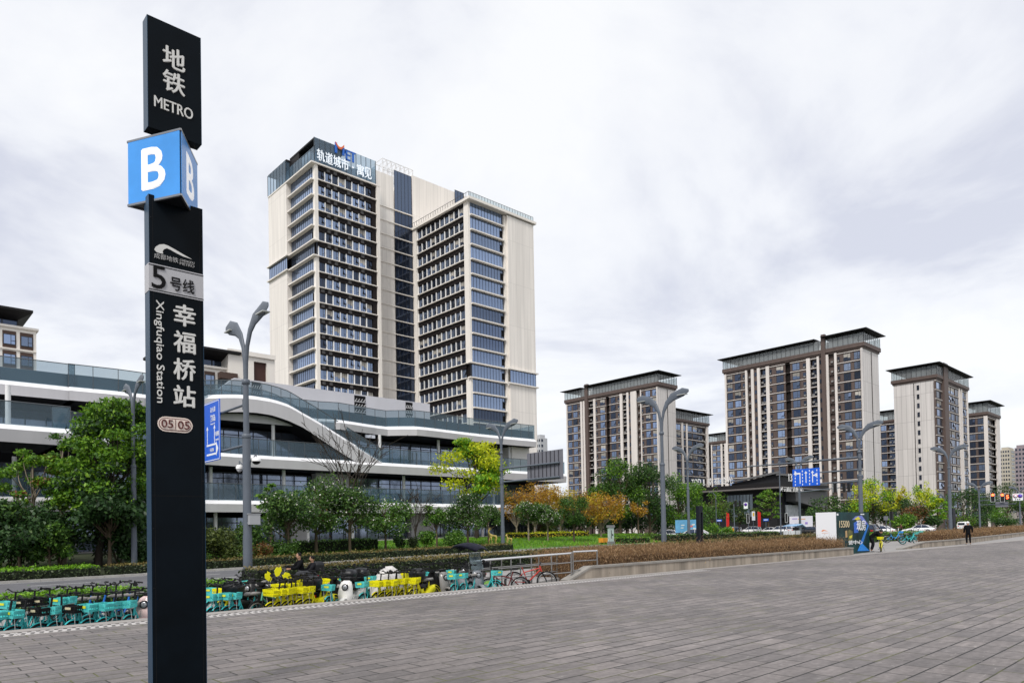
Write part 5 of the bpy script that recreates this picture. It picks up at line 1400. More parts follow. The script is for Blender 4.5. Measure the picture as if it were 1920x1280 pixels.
# ================================================================ ADVERTISING BOX AT THE PLAZA EDGE
tA_ = 17.0
x0 = onT(1567.5, 990, tA_)[0]; x1 = onT(1628, 990, tA_)[0]; zA_ = onT(1600, 960.5, tA_)[1]
y1 = onS(1531, 990, x0)[0]; g0 = -.05
root = thing('advertising_box', 'big advertising box with a white end and a dark green poster', 'billboard', x0, tA_, -.4); O = (x0, tA_, -.4)
green_ad = mat('poster_dark_green', (.006, .034, .036), .5, var=.8, scale=.9, spec=.15)
MB(O).box(x0, x1, tA_, y1, -.4, zA_).build('body', mat('ad_box_grey', (.3, .3, .31), .6), root)
MB(O).box(x0 - .03, x0 - .001, tA_ - .03, y1 + .02, -.35, zA_ + .02).build('white_end', mat('ad_white', (.74, .75, .78), .4), root)
poster = MB(O).box(x0 - .03, x1 + .03, tA_ - .04, tA_ - .032, -.4, zA_ + .02).build('poster', green_ad, root)
F = lambda u, v, o=.05: (onT(u, v, tA_ - o)[0], tA_ - o, onT(u, v, tA_ - o)[1])
def ad_poly(pxs, m, name, o=.05, th=.006): return MB(O).extr([F(u, v, o) for u, v in pxs], (0, th, 0)).build(name, m, poster)
ar_b = mat('arrow_blue', (.02, .24, .75), .45)
k6 = lambda x, y: (1440 + x / 7.11, 860 + y / 7.11)
ad_poly([k6(1195, 1225), k6(1355, 1222), k6(1245, 1112)], ar_b, 'arrow_head', .06)
ad_poly([k6(1228, 1125), k6(1262, 1130), k6(1345, 885), k6(1330, 860), k6(1318, 905)], mat('arrow_blue_dark', (.015, .16, .55), .45), 'arrow_shaft', .055)
ad_poly([k6(1120, 812), k6(1165, 765), k6(1250, 750), k6(1330, 862), k6(1300, 880), k6(1235, 800)], mat('poster_violet', (.16, .20, .60), .5), 'ribbon', .045)
ad_poly([k6(1150, 800), k6(1205, 765), k6(1235, 800), k6(1190, 815)], mat('poster_yellow', (.70, .62, .04), .5), 'ribbon', .05)
ad_poly([k6(1145, 850), k6(1200, 820), k6(1205, 980), k6(1150, 985)], mat('poster_blue', (.03, .13, .55), .5), 'ribbon', .047)
for body, u, v, w_, h_, mm in (('15500', 1573 + 10, 982, 19, 13, mat('poster_gold', (.62, .52, .33), .5)), ('现房', 1614.5, 984, 17, 20, white_line), ('营中心', 1604, 1016, 26, 8, white_line), ('metro', 1617, 963.5, 7, 2, white_line), ('○', 1570.5, 964, 3.5, 3.5, white_line)):
    c = F(u, v, .052); w2 = abs(F(u + w_ / 2, v)[0] - F(u - w_ / 2, v)[0]); h2 = abs(F(u, v - h_ / 2)[2] - F(u, v + h_ / 2)[2])
    if body == 'metro' or body == '○': MB(O).box(c[0] - w2 / 2, c[0] + w2 / 2, tA_ - .05, tA_ - .046, c[2] - h2 / 2, c[2] + h2 / 2).build('print', mm, poster); continue
    letter('lettering', body, mm, poster, (c[0] - O[0], c[1] - O[1] - .01, c[2] - O[2]), w2, h2, R_T, .004, .012)
ad_poly([k6(1030, 960), k6(1055, 950), k6(1060, 1040), k6(1035, 1050)], mat('poster_sand', (.45, .30, .14), .5), 'print', .05)
ad_poly([k6(1085, 1030), k6(1125, 1010), k6(1120, 1050), k6(1090, 1060)], MATS['poster_yellow'], 'print', .05)
ad_poly([k6(1065, 960), k6(1085, 940), k6(1130, 960), k6(1125, 1100), k6(1075, 1140)], mat('poster_olive', (.10, .10, .03), .5, var=.6, scale=3), 'print', .046)
G = lambda u, v: (x0 - .035, onS(u, v, x0 - .03)[0], onS(u, v, x0 - .03)[1])
sw2 = [(712, 965), (722, 948), (740, 942), (768, 950), (798, 964), (765, 958), (745, 955), (733, 965)]
MB(O).extr([G(*k6(*q)) for q in sw2], (.005, 0, 0)).build('logo', mat('logo_orange', (.70, .22, .06), .5), root)
MB(O).box(x0 - .036, x0 - .031, G(*k6(715, 985))[1] - 0, G(*k6(800, 985))[1], G(*k6(750, 988))[2], G(*k6(750, 985))[2]).build('logo_text', mat('logo_orange', (.70, .22, .06), .5), root)
# ================================================================ PLANTERS, RAILINGS, BENCH, SIGN
stone = mat('planter_stone', (.29, .25, .205), .8, var=.5, scale=1.6, streak=True)
cop = mat('planter_coping', (.25, .235, .215), .75, var=.15, scale=2)
sP0 = onT(1122, 1080, T_EDGE)[0]; sP1 = onT(1601, 1040, T_EDGE)[0]
def planter(label, path, h, name='planter_wall'):
    """A retaining wall along a path of (s, t), height h above the plaza; returns nothing."""
    root = thing(name, label, 'planter', path[0][0], path[0][1], 0); O = (path[0][0], path[0][1], 0)
    w, c = MB(O), MB(O)
    for i in range(len(path) - 1):
        (a, b), (d, e) = path[i][:2], path[i + 1][:2]; h0 = path[i][2] if len(path[i]) > 2 else h; h1 = path[i + 1][2] if len(path[i + 1]) > 2 else h
        q = Vector((d - a, e - b)).normalized(); n = Vector((-q.y, q.x))
        for mb, za, zb, k0, k1, m_ in ((w, -.9, -.07, 0, .30, 0), (c, -.07, 0, -.03, .34, 0)):
            P = [(a + n.x * k0, b + n.y * k0), (d + n.x * k0, e + n.y * k0), (d + n.x * k1, e + n.y * k1), (a + n.x * k1, b + n.y * k1)]
            H = [h0, h1, h1, h0]
            lo = [(x, y, (H[j] + za) if za > -.5 else -.9) for j, (x, y) in enumerate(P)]; hi = [(x, y, H[j] + zb) for j, (x, y) in enumerate(P)]
            mb.loft([lo, hi]); mb.sm[-6:] = [False] * 6
    w.build('wall', stone, root); c.build('coping', cop, root)
    return root
sP_in = T_EDGE + .02
planter('long low stone planter wall along the plaza edge, topped by the brown hedge', [(sP0 - 1.5, sP_in, .02), (sP0 - .35, sP_in, .42), (sP0, sP_in, .42), (sP1, sP_in, .42)], .42)
pts2 = []
q0 = gnd(1690, 1029, 0); q1 = gnd(1735, 1026, 0); q2 = gnd(1793, 1021, 0); q3 = gnd(1925, 1003.5, 0); 
sQ = [(q0[0], q0[1], .05), (q1[0], q1[1], .42), (q2[0], q2[1], .42), (q3[0], q3[1], .42), (q3[0] + 30, q3[1] + 4, .42)]
planter('stone planter wall with a sloping end at the far right of the plaza', sQ, .42)
def railing(label, path, posts, rails, hgt, zb=0):
    root = thing('railing', label, 'railing', path[0][0], path[0][1], zb); O = (path[0][0], path[0][1], zb)
    P = MB(O); R_ = MB(O)
    pl = [Vector((*p,)) for p in path]
    def at(f_):
        L_ = [0]; 
        for i in range(len(pl) - 1): L_.append(L_[-1] + (pl[i + 1] - pl[i]).length)
        d = f_ * L_[-1]
        for i in range(len(pl) - 1):
            if d <= L_[i + 1] + 1e-6: return pl[i].lerp(pl[i + 1], (d - L_[i]) / max(1e-6, L_[i + 1] - L_[i]))
        return pl[-1]
    for i in range(posts):
        p = at(i / (posts - 1)); q = MB(O).tube([(p.x, p.y, p.z), (p.x, p.y, p.z + hgt)], .024, 8); q.build('post', steel, root)
    for r in rails:
        q = MB(O).tube([(p.x, p.y, p.z + hgt * r) for p in pl], .030 if r > .95 else .018, 8); q.build('rail', steel_bright if r > .95 else steel, root)
a0, a1 = onT(880, 1075, 17.4)[0], onT(1071, 1060, 15.85)[0]; b0, b1 = onT(905, 1075, 18.8)[0], onT(1078, 1060, 17.3)[0]; a2 = onT(1119, 1060, 15.82)[0]
railing('front stainless steel railing along the ramp behind the red bicycle', [(a1, 15.85, -.02), (a0, 17.4, -.20)], 6, (1.0, .66, .30), .90)
railing('short stainless steel railing at the top of the ramp against the planter end', [(a1 + .08, 15.84, 0), (a2, 15.8, 0)], 2, (1.0, .66, .33), .92)
railing('back stainless steel railing on the far side of the ramp', [(b1, 17.3, -.06), (b0, 18.8, -.22)], 6, (1.0, .66, .30), .88)
mb = MB(); zr0, zr1 = -.55, -.02
mb.loft([[(a0 - 1, 17.1, zr0 - .5), (a0 - 1, 18.8, zr0 - .5), (a0 - 1, 18.8, zr0), (a0 - 1, 17.1, zr0)], [(a1 - .6, 17.1, zr0 - .5), (a1 - .6, 18.8, zr0 - .5), (a1 - .6, 18.8, zr1 - .1), (a1 - .6, 17.1, zr1 - .1)], [(sP0 - .4, 17.1, zr0 - .5), (sP0 - .4, 18.8, zr0 - .5), (sP0 - .4, 18.8, zr1), (sP0 - .4, 17.1, zr1)]])
mb.sm = [False] * len(mb.f); struct('ramp', mb, lane_m)
s, t = gnd(1137, 1018, .1); t = 47.2; s = onT(1137, 1012, t)[0]; zz = lawn_z(s, t)
root = thing('bench_box', 'orange topped wooden box bench on the lawn edge', 'bench', s, t, zz); O = (s, t, zz)
MB(O).box(s - .9, s + .9, t - .3, t + .3, zz + .15, zz + .6).build('seat', mat('orange_slats', (.72, .30, .03), .5), root)
for x in (-.75, .75): MB(O).box(s + x - .08, s + x + .08, t - .25, t + .25, zz, zz + .15).build('leg', near_black, root)
s, t, z1 = onY(1145, 984, 72); z0 = lawn_z(s, t)
root = thing('information_sign', 'pale green information panel with a grey cap on the lawn', 'sign', s, t, z0); O = (s, t, z0)
MB(O).box(s - .4, s + .4, t - .08, t + .08, z0 + .3, z1 - .25).build('panel', mat('info_pale_green', (.42, .50, .47), .5, var=.1), root)
MB(O).box(s - .48, s + .48, t - .12, t + .12, z0, z0 + .3).box(s - .5, s + .5, t - .14, t + .14, z1 - .25, z1).build('frame', mat('info_grey', (.2, .2, .21), .5), root)
MB(O).box(s - .05, s + .02, t - .095, t - .082, z0 + .6, z1 - .5).box(s + .08, s + .25, t - .095, t - .082, z0 + .9, z1 - .9).build('print', near_black, root)
# ================================================================ TREES, SHRUBS, HEDGES
RNG = np.random.default_rng(5)
bark = mat('bark_grey_brown', (.10, .075, .05), .9, var=.35, scale=3, streak=True)
bark_dark = mat('bark_dark', (.035, .028, .022), .9, var=.3, scale=3)
bark_pale = mat('bark_pale', (.24, .20, .15), .9, var=.3, scale=3)
LM = dict(
    feather=leafmat('leaf_feather_green', (.035, .10, .008), (.10, .235, .015), (.22, .38, .024)),
    dark=leafmat('leaf_dark_green', (.012, .034, .010), (.026, .07, .018), (.062, .13, .034), .25),
    shrub=leafmat('leaf_shrub_green', (.020, .056, .010), (.058, .135, .022), (.145, .25, .05), .30),
    light=leafmat('leaf_light_green', (.03, .09, .012), (.08, .19, .02), (.16, .30, .03), .3),
    yellow=leafmat('leaf_yellow_green', (.30, .38, .012), (.50, .58, .015), (.68, .66, .02), .35),
    gold=leafmat('leaf_gold', (.40, .28, .015), (.50, .40, .02), (.60, .52, .03), .35),
    orange=leafmat('leaf_orange', (.26, .12, .018), (.42, .22, .02), (.56, .36, .03), .3),
    rust=leafmat('leaf_rust', (.10, .04, .018), (.17, .07, .02), (.24, .12, .03), .25),
    camphor=leafmat('leaf_camphor', (.016, .046, .008), (.042, .11, .015), (.11, .21, .025), .28),
    olive=leafmat('leaf_olive', (.03, .05, .012), (.07, .10, .02), (.13, .16, .03), .25),
    hedge=leafmat('leaf_hedge', (.012, .022, .008), (.03, .05, .014), (.06, .085, .025), .15),
    hedgetop=leafmat('leaf_hedge_bronze', (.10, .085, .025), (.16, .12, .035), (.20, .17, .05), .2),
    lime=leafmat('leaf_lime', (.07, .19, .01), (.15, .34, .015), (.24, .45, .025), .3),
    brown=leafmat('leaf_brown_twig', (.11, .070, .030), (.24, .135, .065), (.36, .24, .12), .2),
    browng=leafmat('leaf_brown_green', (.07, .08, .02), (.16, .12, .035), (.22, .16, .05), .2),
    flower=leafmat('flower_white', (.6, .58, .52), (.75, .72, .68), (.8, .8, .76), .2),
)
def leaves(cl, n, size, aspect=.55, up=.45, out=.5, shell=.45, seed=0, droop=0.0, vert=False):
    """cl: rows (x, y, z, rx, rz). Returns verts, quads of n small folded leaves spread through the clusters."""
    r = np.random.default_rng(seed); cl = np.asarray(cl, float)
    w = cl[:, 3] ** 2 * (.4 + cl[:, 4]); w /= w.sum(); k = r.choice(len(cl), n, p=w)
    d = r.normal(size=(n, 3)); d /= np.linalg.norm(d, axis=1)[:, None]
    rad = shell + (1 - shell) * r.random(n) ** .6
    rad *= 1 + .22 * r.normal(size=n)
    pos = cl[k, :3] + d * np.stack([cl[k, 3], cl[k, 3], cl[k, 4]], 1) * rad[:, None]
    pos[:, 2] -= droop * (rad * cl[k, 3]) ** 2
    nrm = r.normal(size=(n, 3)) * .75 + d * out; nrm[:, 2] += up
    nrm /= np.linalg.norm(nrm, axis=1)[:, None]
    a = np.cross(nrm, r.normal(size=(n, 3)))
    if vert: a = np.stack([r.normal(size=n) * .35, r.normal(size=n) * .35, np.ones(n)], 1)
    a /= np.linalg.norm(a, axis=1)[:, None]
    b = np.cross(nrm, a); b /= np.linalg.norm(b, axis=1)[:, None] + 1e-9
    s = size * (.6 + .8 * r.random(n))[:, None]
    t0 = pos - a * s * .5; t1 = pos + a * s * .5; m0 = pos + b * s * aspect * .5 - nrm * s * .08; m1 = pos - b * s * aspect * .5 - nrm * s * .08
    v = np.stack([t0, m0, t1, m1], 1).reshape(-1, 3); q = np.arange(4 * n).reshape(n, 4)
    return v, q
def crown_obj(name, parts, root):
    """parts: list of (verts, quads, material)."""
    V, Q, MI, ms, b = [], [], [], [], 0
    for v, q, m in parts:
        V.append(v); Q.append(q + b); MI += [len(ms)] * len(q); ms.append(m); b += len(v)
    return link(name, npmesh(name, np.concatenate(V), np.concatenate(Q), ms, MI), root)
def limb(mb, p, q, r0, r1, rnd, bend=.12, n=5):
    p, q = Vector(p), Vector(q); L_ = (q - p).length; pts = []
    o = Vector((rnd.gauss(0, 1), rnd.gauss(0, 1), rnd.gauss(.4, .5))) * bend * L_
    for i in range(n + 1): f_ = i / n; pts.append(p.lerp(q, f_) + o * math.sin(PI * f_) * .6)
    mb.tube(pts, [r0 + (r1 - r0) * i / n for i in range(n + 1)], 6)
def tree(label, cat, name, u, vtop, t, wpx, style, leaf, n, size, h0=.3, seed=1, leaf2=None, f2=.25, barkm=None, flowers=0, base=None, lean=0.0, ncl=14, vb=None, group=None, rz_=1.0, droop=0.0, trunk_r=None, topw=1.0):
    s = onT(u, 950, t)[0]; x, y = st2xy(s, t); Y = y
    zb = (lawn_z(s, t) if t < 62 and s < 121 else gz(s)) if base is None else base
    H = onT(u, vtop, t)[1] - zb; R = wpx * Y / FPX / 2
    rnd = random.Random(seed); root = thing(name, label, cat, s, t, zb, group, rnd.random() * 6.28 if lean == 0 else 0.0)
    tr = trunk_r or max(.05, .018 * H + .02)
    mb = MB(); cl = []
    hb = H * h0
    if style == 'bush':
        for i in range(ncl):
            a = rnd.random() * 6.28; q = rnd.random() ** .5 * .62; z = H * (.30 + .42 * rnd.random())
            cl.append((R * q * math.cos(a), R * q * math.sin(a), z, R * .42, min(H * .28, R * .42)))
        for i in range(5): a = i * 1.26; limb(mb, (0, 0, -.1), (R * .5 * math.cos(a), R * .5 * math.sin(a), H * .6), tr * .5, .01, rnd)
    elif style == 'ball':
        for i in range(26):
            a = rnd.random() * 6.28; zz = rnd.uniform(-1, 1); q = math.sqrt(1 - zz * zz) * .72
            cl.append((R * q * math.cos(a), R * q * math.sin(a), hb + (H - hb) * (.5 + .36 * zz), R * .34, (H - hb) * .16))
        mb.tube([(0, 0, -.2), (0, 0, hb), (0, 0, H * .75)], [tr, tr * .8, tr * .2], 8)
        for i in range(8): a = i * .785; limb(mb, (0, 0, hb * .9), (R * .6 * math.cos(a), R * .6 * math.sin(a), hb + (H - hb) * rnd.uniform(.3, .8)), tr * .4, .015, rnd)
    else:
        top = Vector((lean, 0, H * .86)); fork = Vector((lean * .3, 0, hb))
        mb.tube([(0, 0, -.3), (lean * .1, 0, hb * .5), fork], [tr * 1.25, tr, tr * .85], 9)
        for i in range(ncl):
            a = 2.4 * i + rnd.uniform(-.4, .4); f_ = (i + .5) / ncl
            if style == 'layer':
                z = hb + (H - hb) * (.12 + .80 * f_); q = (math.sin(PI * (.18 + .72 * f_))) * (.45 + .55 * rnd.random())
                c = (lean * z / H + R * q * .8 * math.cos(a), R * q * .8 * math.sin(a), z); rr = R * rnd.uniform(.20, .34); rz = rr * .45 * rz_
            elif style == 'vase':
                z = hb + (H - hb) * (.30 + .55 * f_ * rnd.uniform(.7, 1.1)); q = (.25 + .6 * rnd.random()) * topw
                c = (lean * z / H + R * q * math.cos(a), R * q * math.sin(a), z); rr = R * rnd.uniform(.24, .38); rz = (H - hb) * .15 * rz_
            else:
                zz = rnd.uniform(-.8, .95); q = math.sqrt(max(.05, 1 - zz * zz)) * rnd.uniform(.35, .85)
                c = (lean + R * q * math.cos(a), R * q * math.sin(a), hb + (H - hb) * (.5 + .42 * zz)); rr = R * rnd.uniform(.26, .42); rz = min((H - hb) * .24, rr * .8) * rz_
            cl.append((*c, rr, rz))
            st_ = fork.lerp(top, max(0, min(1, (c[2] - hb) / (H - hb) - .35))) if style != 'vase' else fork
            limb(mb, st_, (c[0], c[1], c[2]), tr * (.55 - .3 * f_), .015, rnd, .10 if style == 'vase' else .16)
            for k in range(3):
                e = Vector((rnd.gauss(0, 1), rnd.gauss(0, 1), rnd.gauss(.3, .6))).normalized(); limb(mb, c, (c[0] + e.x * rr * .8, c[1] + e.y * rr * .8, c[2] + e.z * rz), .018, .006, rnd, .1, 3)
        if style != 'vase': mb.tube([fork, fork.lerp(top, .5), top], [tr * .8, tr * .5, .03], 7)
    mb.build('trunk', barkm or bark, root)
    ps = []
    n1 = int(n * (1 - (f2 if leaf2 else 0)))
    v, q = leaves(cl, n1, size, seed=seed, droop=droop); ps.append((v, q, LM[leaf]))
    if leaf2:
        sub = [c for i, c in enumerate(cl) if (i * 7 + seed) % 3 == 0] or cl
        v, q = leaves(sub, n - n1, size, seed=seed + 50, droop=droop); ps.append((v, q, LM[leaf2]))
    crown_obj('crown', ps, root)
    if flowers:
        v, q = leaves(cl, flowers, size * .55, aspect=.95, seed=seed + 99, shell=.85, out=1.2); crown_obj('flowers', [(v, q, LM['flower'])], root)
    return root
def bare_tree(label, u, vtop, t, wpx, seed, n0=7, mats=None, base=None, r=.16, name='bare_tree'):
    s = onT(u, 950, t)[0]; x, y = st2xy(s, t); zb = lawn_z(s, t); H = (onT(u, vtop, t)[1] - zb) * 1.10; R = wpx * y / FPX / 2 * 1.0
    rnd = random.Random(seed); root = thing(name, label, 'tree', s, t, zb); mb = MB()
    mb.tube([(0, 0, -.3), (0, 0, H * .2), (0, 0, H * .36)], [r, r * .8, r * .7], 8)
    def grow(p, d, L_, rad, lev):
        q = p + d * L_; limb(mb, p, q, max(rad, .02), max(.016, rad * .55), rnd, .05, 4)
        if lev < 3:
            for k in range(2 if lev else 3):
                e = (d + Vector((rnd.gauss(0, .42), rnd.gauss(0, .42), rnd.gauss(.12, .25)))).normalized(); grow(p.lerp(q, rnd.uniform(.45, 1)), e, L_ * rnd.uniform(.5, .75), rad * .55, lev + 1)
    for i in range(n0):
        a = 2.4 * i; d = Vector((math.cos(a) * .75 * R / H * 1.4, math.sin(a) * .75 * R / H * 1.4, 1)).normalized(); grow(Vector((0, 0, H * (.2 + .16 * i / n0))), d, H * .42, r * .42, 0)
    mb.build('branches', mats or bark_dark, root)
    return root
T_ = tree
# --- left of and behind the metro pylon
T_('big feathery green tree left of the metro pylon', 'tree', 'feathery_tree', 182, 735, 50.5, 215, 'layer', 'feather', 22000, .23, h0=.20, lean=1.3, seed=3, ncl=46, barkm=bark_dark, leaf2='dark', f2=.22, droop=.06)
T_('slender pale green feathery tree at the left, in front of the terraces', 'tree', 'feathery_tree', 62, 832, 52, 140, 'layer', 'feather', 4200, .20, h0=.34, seed=8, ncl=15, barkm=bark_pale, leaf2='rust', f2=.10, droop=.05)
T_('narrow upright feathery sapling between the two leftmost feathery trees', 'tree', 'feathery_tree', 118, 800, 53, 90, 'layer', 'light', 2600, .20, h0=.35, seed=9, ncl=12, barkm=bark_pale, leaf2='feather', f2=.5)
T_('dark broad-leaved tree below the big feathery tree', 'tree', 'broadleaf_tree', 205, 905, 48.9, 150, 'round', 'dark', 5200, .30, h0=.25, seed=4, ncl=18, barkm=bark)
T_('low dark spreading tree at the left edge', 'tree', 'broadleaf_tree', 36, 940, 49.5, 150, 'round', 'dark', 5200, .26, h0=.25, seed=5, ncl=18, barkm=bark, leaf2='shrub', f2=.25)
T_('small green tree with speckled leaves behind the left hedge', 'tree', 'broadleaf_tree', 92, 985, 48.6, 95, 'round', 'shrub', 2600, .20, h0=.3, seed=6, ncl=12, barkm=bark, leaf2='light', f2=.15)
T_('dark shrub mass at the foot of the left lamp', 'shrub', 'shrub', 262, 990, 49.5, 95, 'bush', 'dark', 2600, .24, seed=16, ncl=14)
T_('olive shrub right of the metro pylon', 'shrub', 'shrub', 412, 985, 49.5, 110, 'bush', 'olive', 4200, .20, seed=17, ncl=16)
T_('dark green shrub behind the near lamp', 'shrub', 'shrub', 470, 965, 50.5, 95, 'bush', 'shrub', 3200, .2, seed=18, ncl=16)
# --- the flowering trees in front of the terraces
fl = 'white-flowered trees on the lawn'
T_('white-flowered tree right of the near lamp, leftmost of the flowering trees', 'tree', 'flowering_tree', 540, 922, 49.2, 125, 'round', 'shrub', 5200, .21, h0=.28, seed=21, ncl=18, flowers=270, leaf2='dark', f2=.3, group=fl)
T_('tallest white-flowered tree, in front of the bare tree', 'tree', 'flowering_tree', 592, 893, 51, 140, 'round', 'shrub', 6200, .21, h0=.25, seed=22, ncl=20, flowers=330, leaf2='rust', f2=.05, group=fl)
T_('white-flowered tree below the branches of the bare tree', 'tree', 'flowering_tree', 655, 912, 50, 120, 'round', 'shrub', 5200, .21, h0=.27, seed=23, ncl=18, flowers=270, leaf2='dark', f2=.2, group=fl)
T_('bright green white-flowered tree with a propped trunk, right end of the flowering mass', 'tree', 'flowering_tree', 722, 936, 50, 118, 'round', 'light', 4800, .20, h0=.32, seed=24, ncl=18, flowers=240, leaf2='shrub', f2=.5, group=fl)
T_('feathery dark sapling against the glass balustrade right of the near lamp', 'tree', 'feathery_tree', 508, 900, 52.5, 60, 'layer', 'feather', 1800, .18, h0=.4, seed=25, ncl=10)
T_('white-flowered tree left of the lamp with the grey sign', 'tree', 'flowering_tree', 876, 928, 51, 105, 'round', 'shrub', 4800, .21, h0=.30, seed=26, ncl=18, flowers=450, leaf2='dark', f2=.3, group=fl)
T_('narrow white-flowered tree close behind the lamp with the grey sign', 'tree', 'flowering_tree', 915, 945, 52.5, 60, 'round', 'shrub', 2600, .20, h0=.32, seed=27, ncl=12, flowers=210, leaf2='light', f2=.3, group=fl)
T_('white-flowered multi-stemmed tree just right of the golden fawn', 'tree', 'flowering_tree', 990, 938, 53, 66, 'round', 'shrub', 2900, .21, h0=.36, seed=28, ncl=13, flowers=330, leaf2='light', f2=.3, group=fl, barkm=bark_pale)
T_('white-flowered tree left of the round clipped tree', 'tree', 'flowering_tree', 1026, 944, 52, 62, 'round', 'shrub', 2800, .21, h0=.36, seed=29, ncl=13, flowers=300, group=fl, barkm=bark_pale)
bare_tree('leafless brown tree above the flowering trees', 655, 812, 54, 150, 31)
bare_tree('small twisted brown tree with few leaves between the flowering trees', 778, 928, 52, 70, 33, 6, bark_dark, r=.08)
T_('sparse light green shrub at the foot of the twisted tree', 'shrub', 'shrub', 797, 988, 50.6, 42, 'bush', 'light', 1000, .2, seed=34)
T_('thin-leaved bright green sapling right of the twisted tree', 'tree', 'sapling', 818, 945, 51.5, 55, 'vase', 'light', 900, .22, h0=.35, seed=35, ncl=9)
T_('small round clipped dark bush', 'shrub', 'clipped_bush', 772, 1003, 49.4, 30, 'bush', 'hedge', 1300, .13, seed=36, ncl=16)
T_('tall clipped dark bush left of the round one', 'shrub', 'clipped_bush', 748, 1000, 50.2, 26, 'bush', 'dark', 1100, .15, seed=37, ncl=14)
T_('rounded green bush left of the golden stag', 'shrub', 'clipped_bush', 848, 990, 49.6, 48, 'bush', 'light', 2600, .17, seed=38, ncl=18, leaf2='shrub', f2=.5)
T_('reddish bronze bush behind the near lamp', 'shrub', 'shrub', 492, 1010, 48.6, 44, 'bush', 'rust', 1500, .15, seed=39, leaf2='olive', f2=.4)
T_('dark green bush below the leftmost flowering tree', 'shrub', 'shrub', 535, 1008, 48.8, 60, 'bush', 'shrub', 1900, .17, seed=40)
T_('tall yellow-green feathery tree left of the lamp with the grey sign', 'tree', 'feathery_tree', 893, 812, 57, 170, 'layer', 'yellow', 8500, .30, h0=.33, seed=41, ncl=17, barkm=bark_dark, leaf2='lime', f2=.55, droop=.03)
# --- orange and green trees toward the middle
T_('gold-orange twiggy tree behind the grey sign', 'tree', 'autumn_tree', 1002, 902, 60, 84, 'vase', 'orange', 4200, .20, h0=.16, seed=43, ncl=22, barkm=bark_pale, rz_=1.2)
T_('gold twiggy tree left of the round clipped tree', 'tree', 'autumn_tree', 1050, 900, 60, 84, 'vase', 'gold', 5000, .20, h0=.16, seed=44, ncl=22, barkm=bark_pale, leaf2='orange', f2=.6, rz_=1.2)
T_('dense round clipped tree on the lawn', 'tree', 'clipped_tree', 1075, 924, 50.5, 64, 'ball', 'camphor', 5200, .17, h0=.34, seed=45)
T_('russet orange tree right of the round clipped tree', 'tree', 'autumn_tree', 1126, 915, 54, 84, 'vase', 'orange', 5200, .20, h0=.14, seed=46, ncl=24, barkm=bark_pale, leaf2='gold', f2=.2, rz_=1.2)
T_('tall green tree in front of the left apartment tower', 'tree', 'broadleaf_tree', 1162, 862, 58, 104, 'round', 'camphor', 9000, .26, h0=.12, seed=47, ncl=22, leaf2='feather', f2=.35)
T_('tall dark green tree behind the lamp in front of the left apartment tower', 'tree', 'broadleaf_tree', 1218, 868, 57, 108, 'round', 'dark', 9000, .26, h0=.12, seed=48, ncl=22, leaf2='camphor', f2=.5)
T_('green tree between the two lamps left of the slotted pylon', 'tree', 'broadleaf_tree', 1272, 888, 56, 96, 'round', 'feather', 7500, .25, h0=.14, seed=49, ncl=20, leaf2='light', f2=.25)
T_('small orange-tipped tree among the tall green trees', 'tree', 'autumn_tree', 1196, 930, 55.5, 42, 'round', 'orange', 900, .22, h0=.4, seed=50, ncl=8)
T_('yellowish green tree just right of the slotted pylon', 'tree', 'broadleaf_tree', 1335, 920, 75, 70, 'round', 'feather', 3000, .30, h0=.3, seed=51, ncl=16, leaf2='olive', f2=.5, base=-.2)
T_('dark green tree below the left end of the eaves', 'tree', 'broadleaf_tree', 1318, 945, 72, 60, 'round', 'camphor', 2400, .30, h0=.25, seed=52, ncl=14, base=-.2)
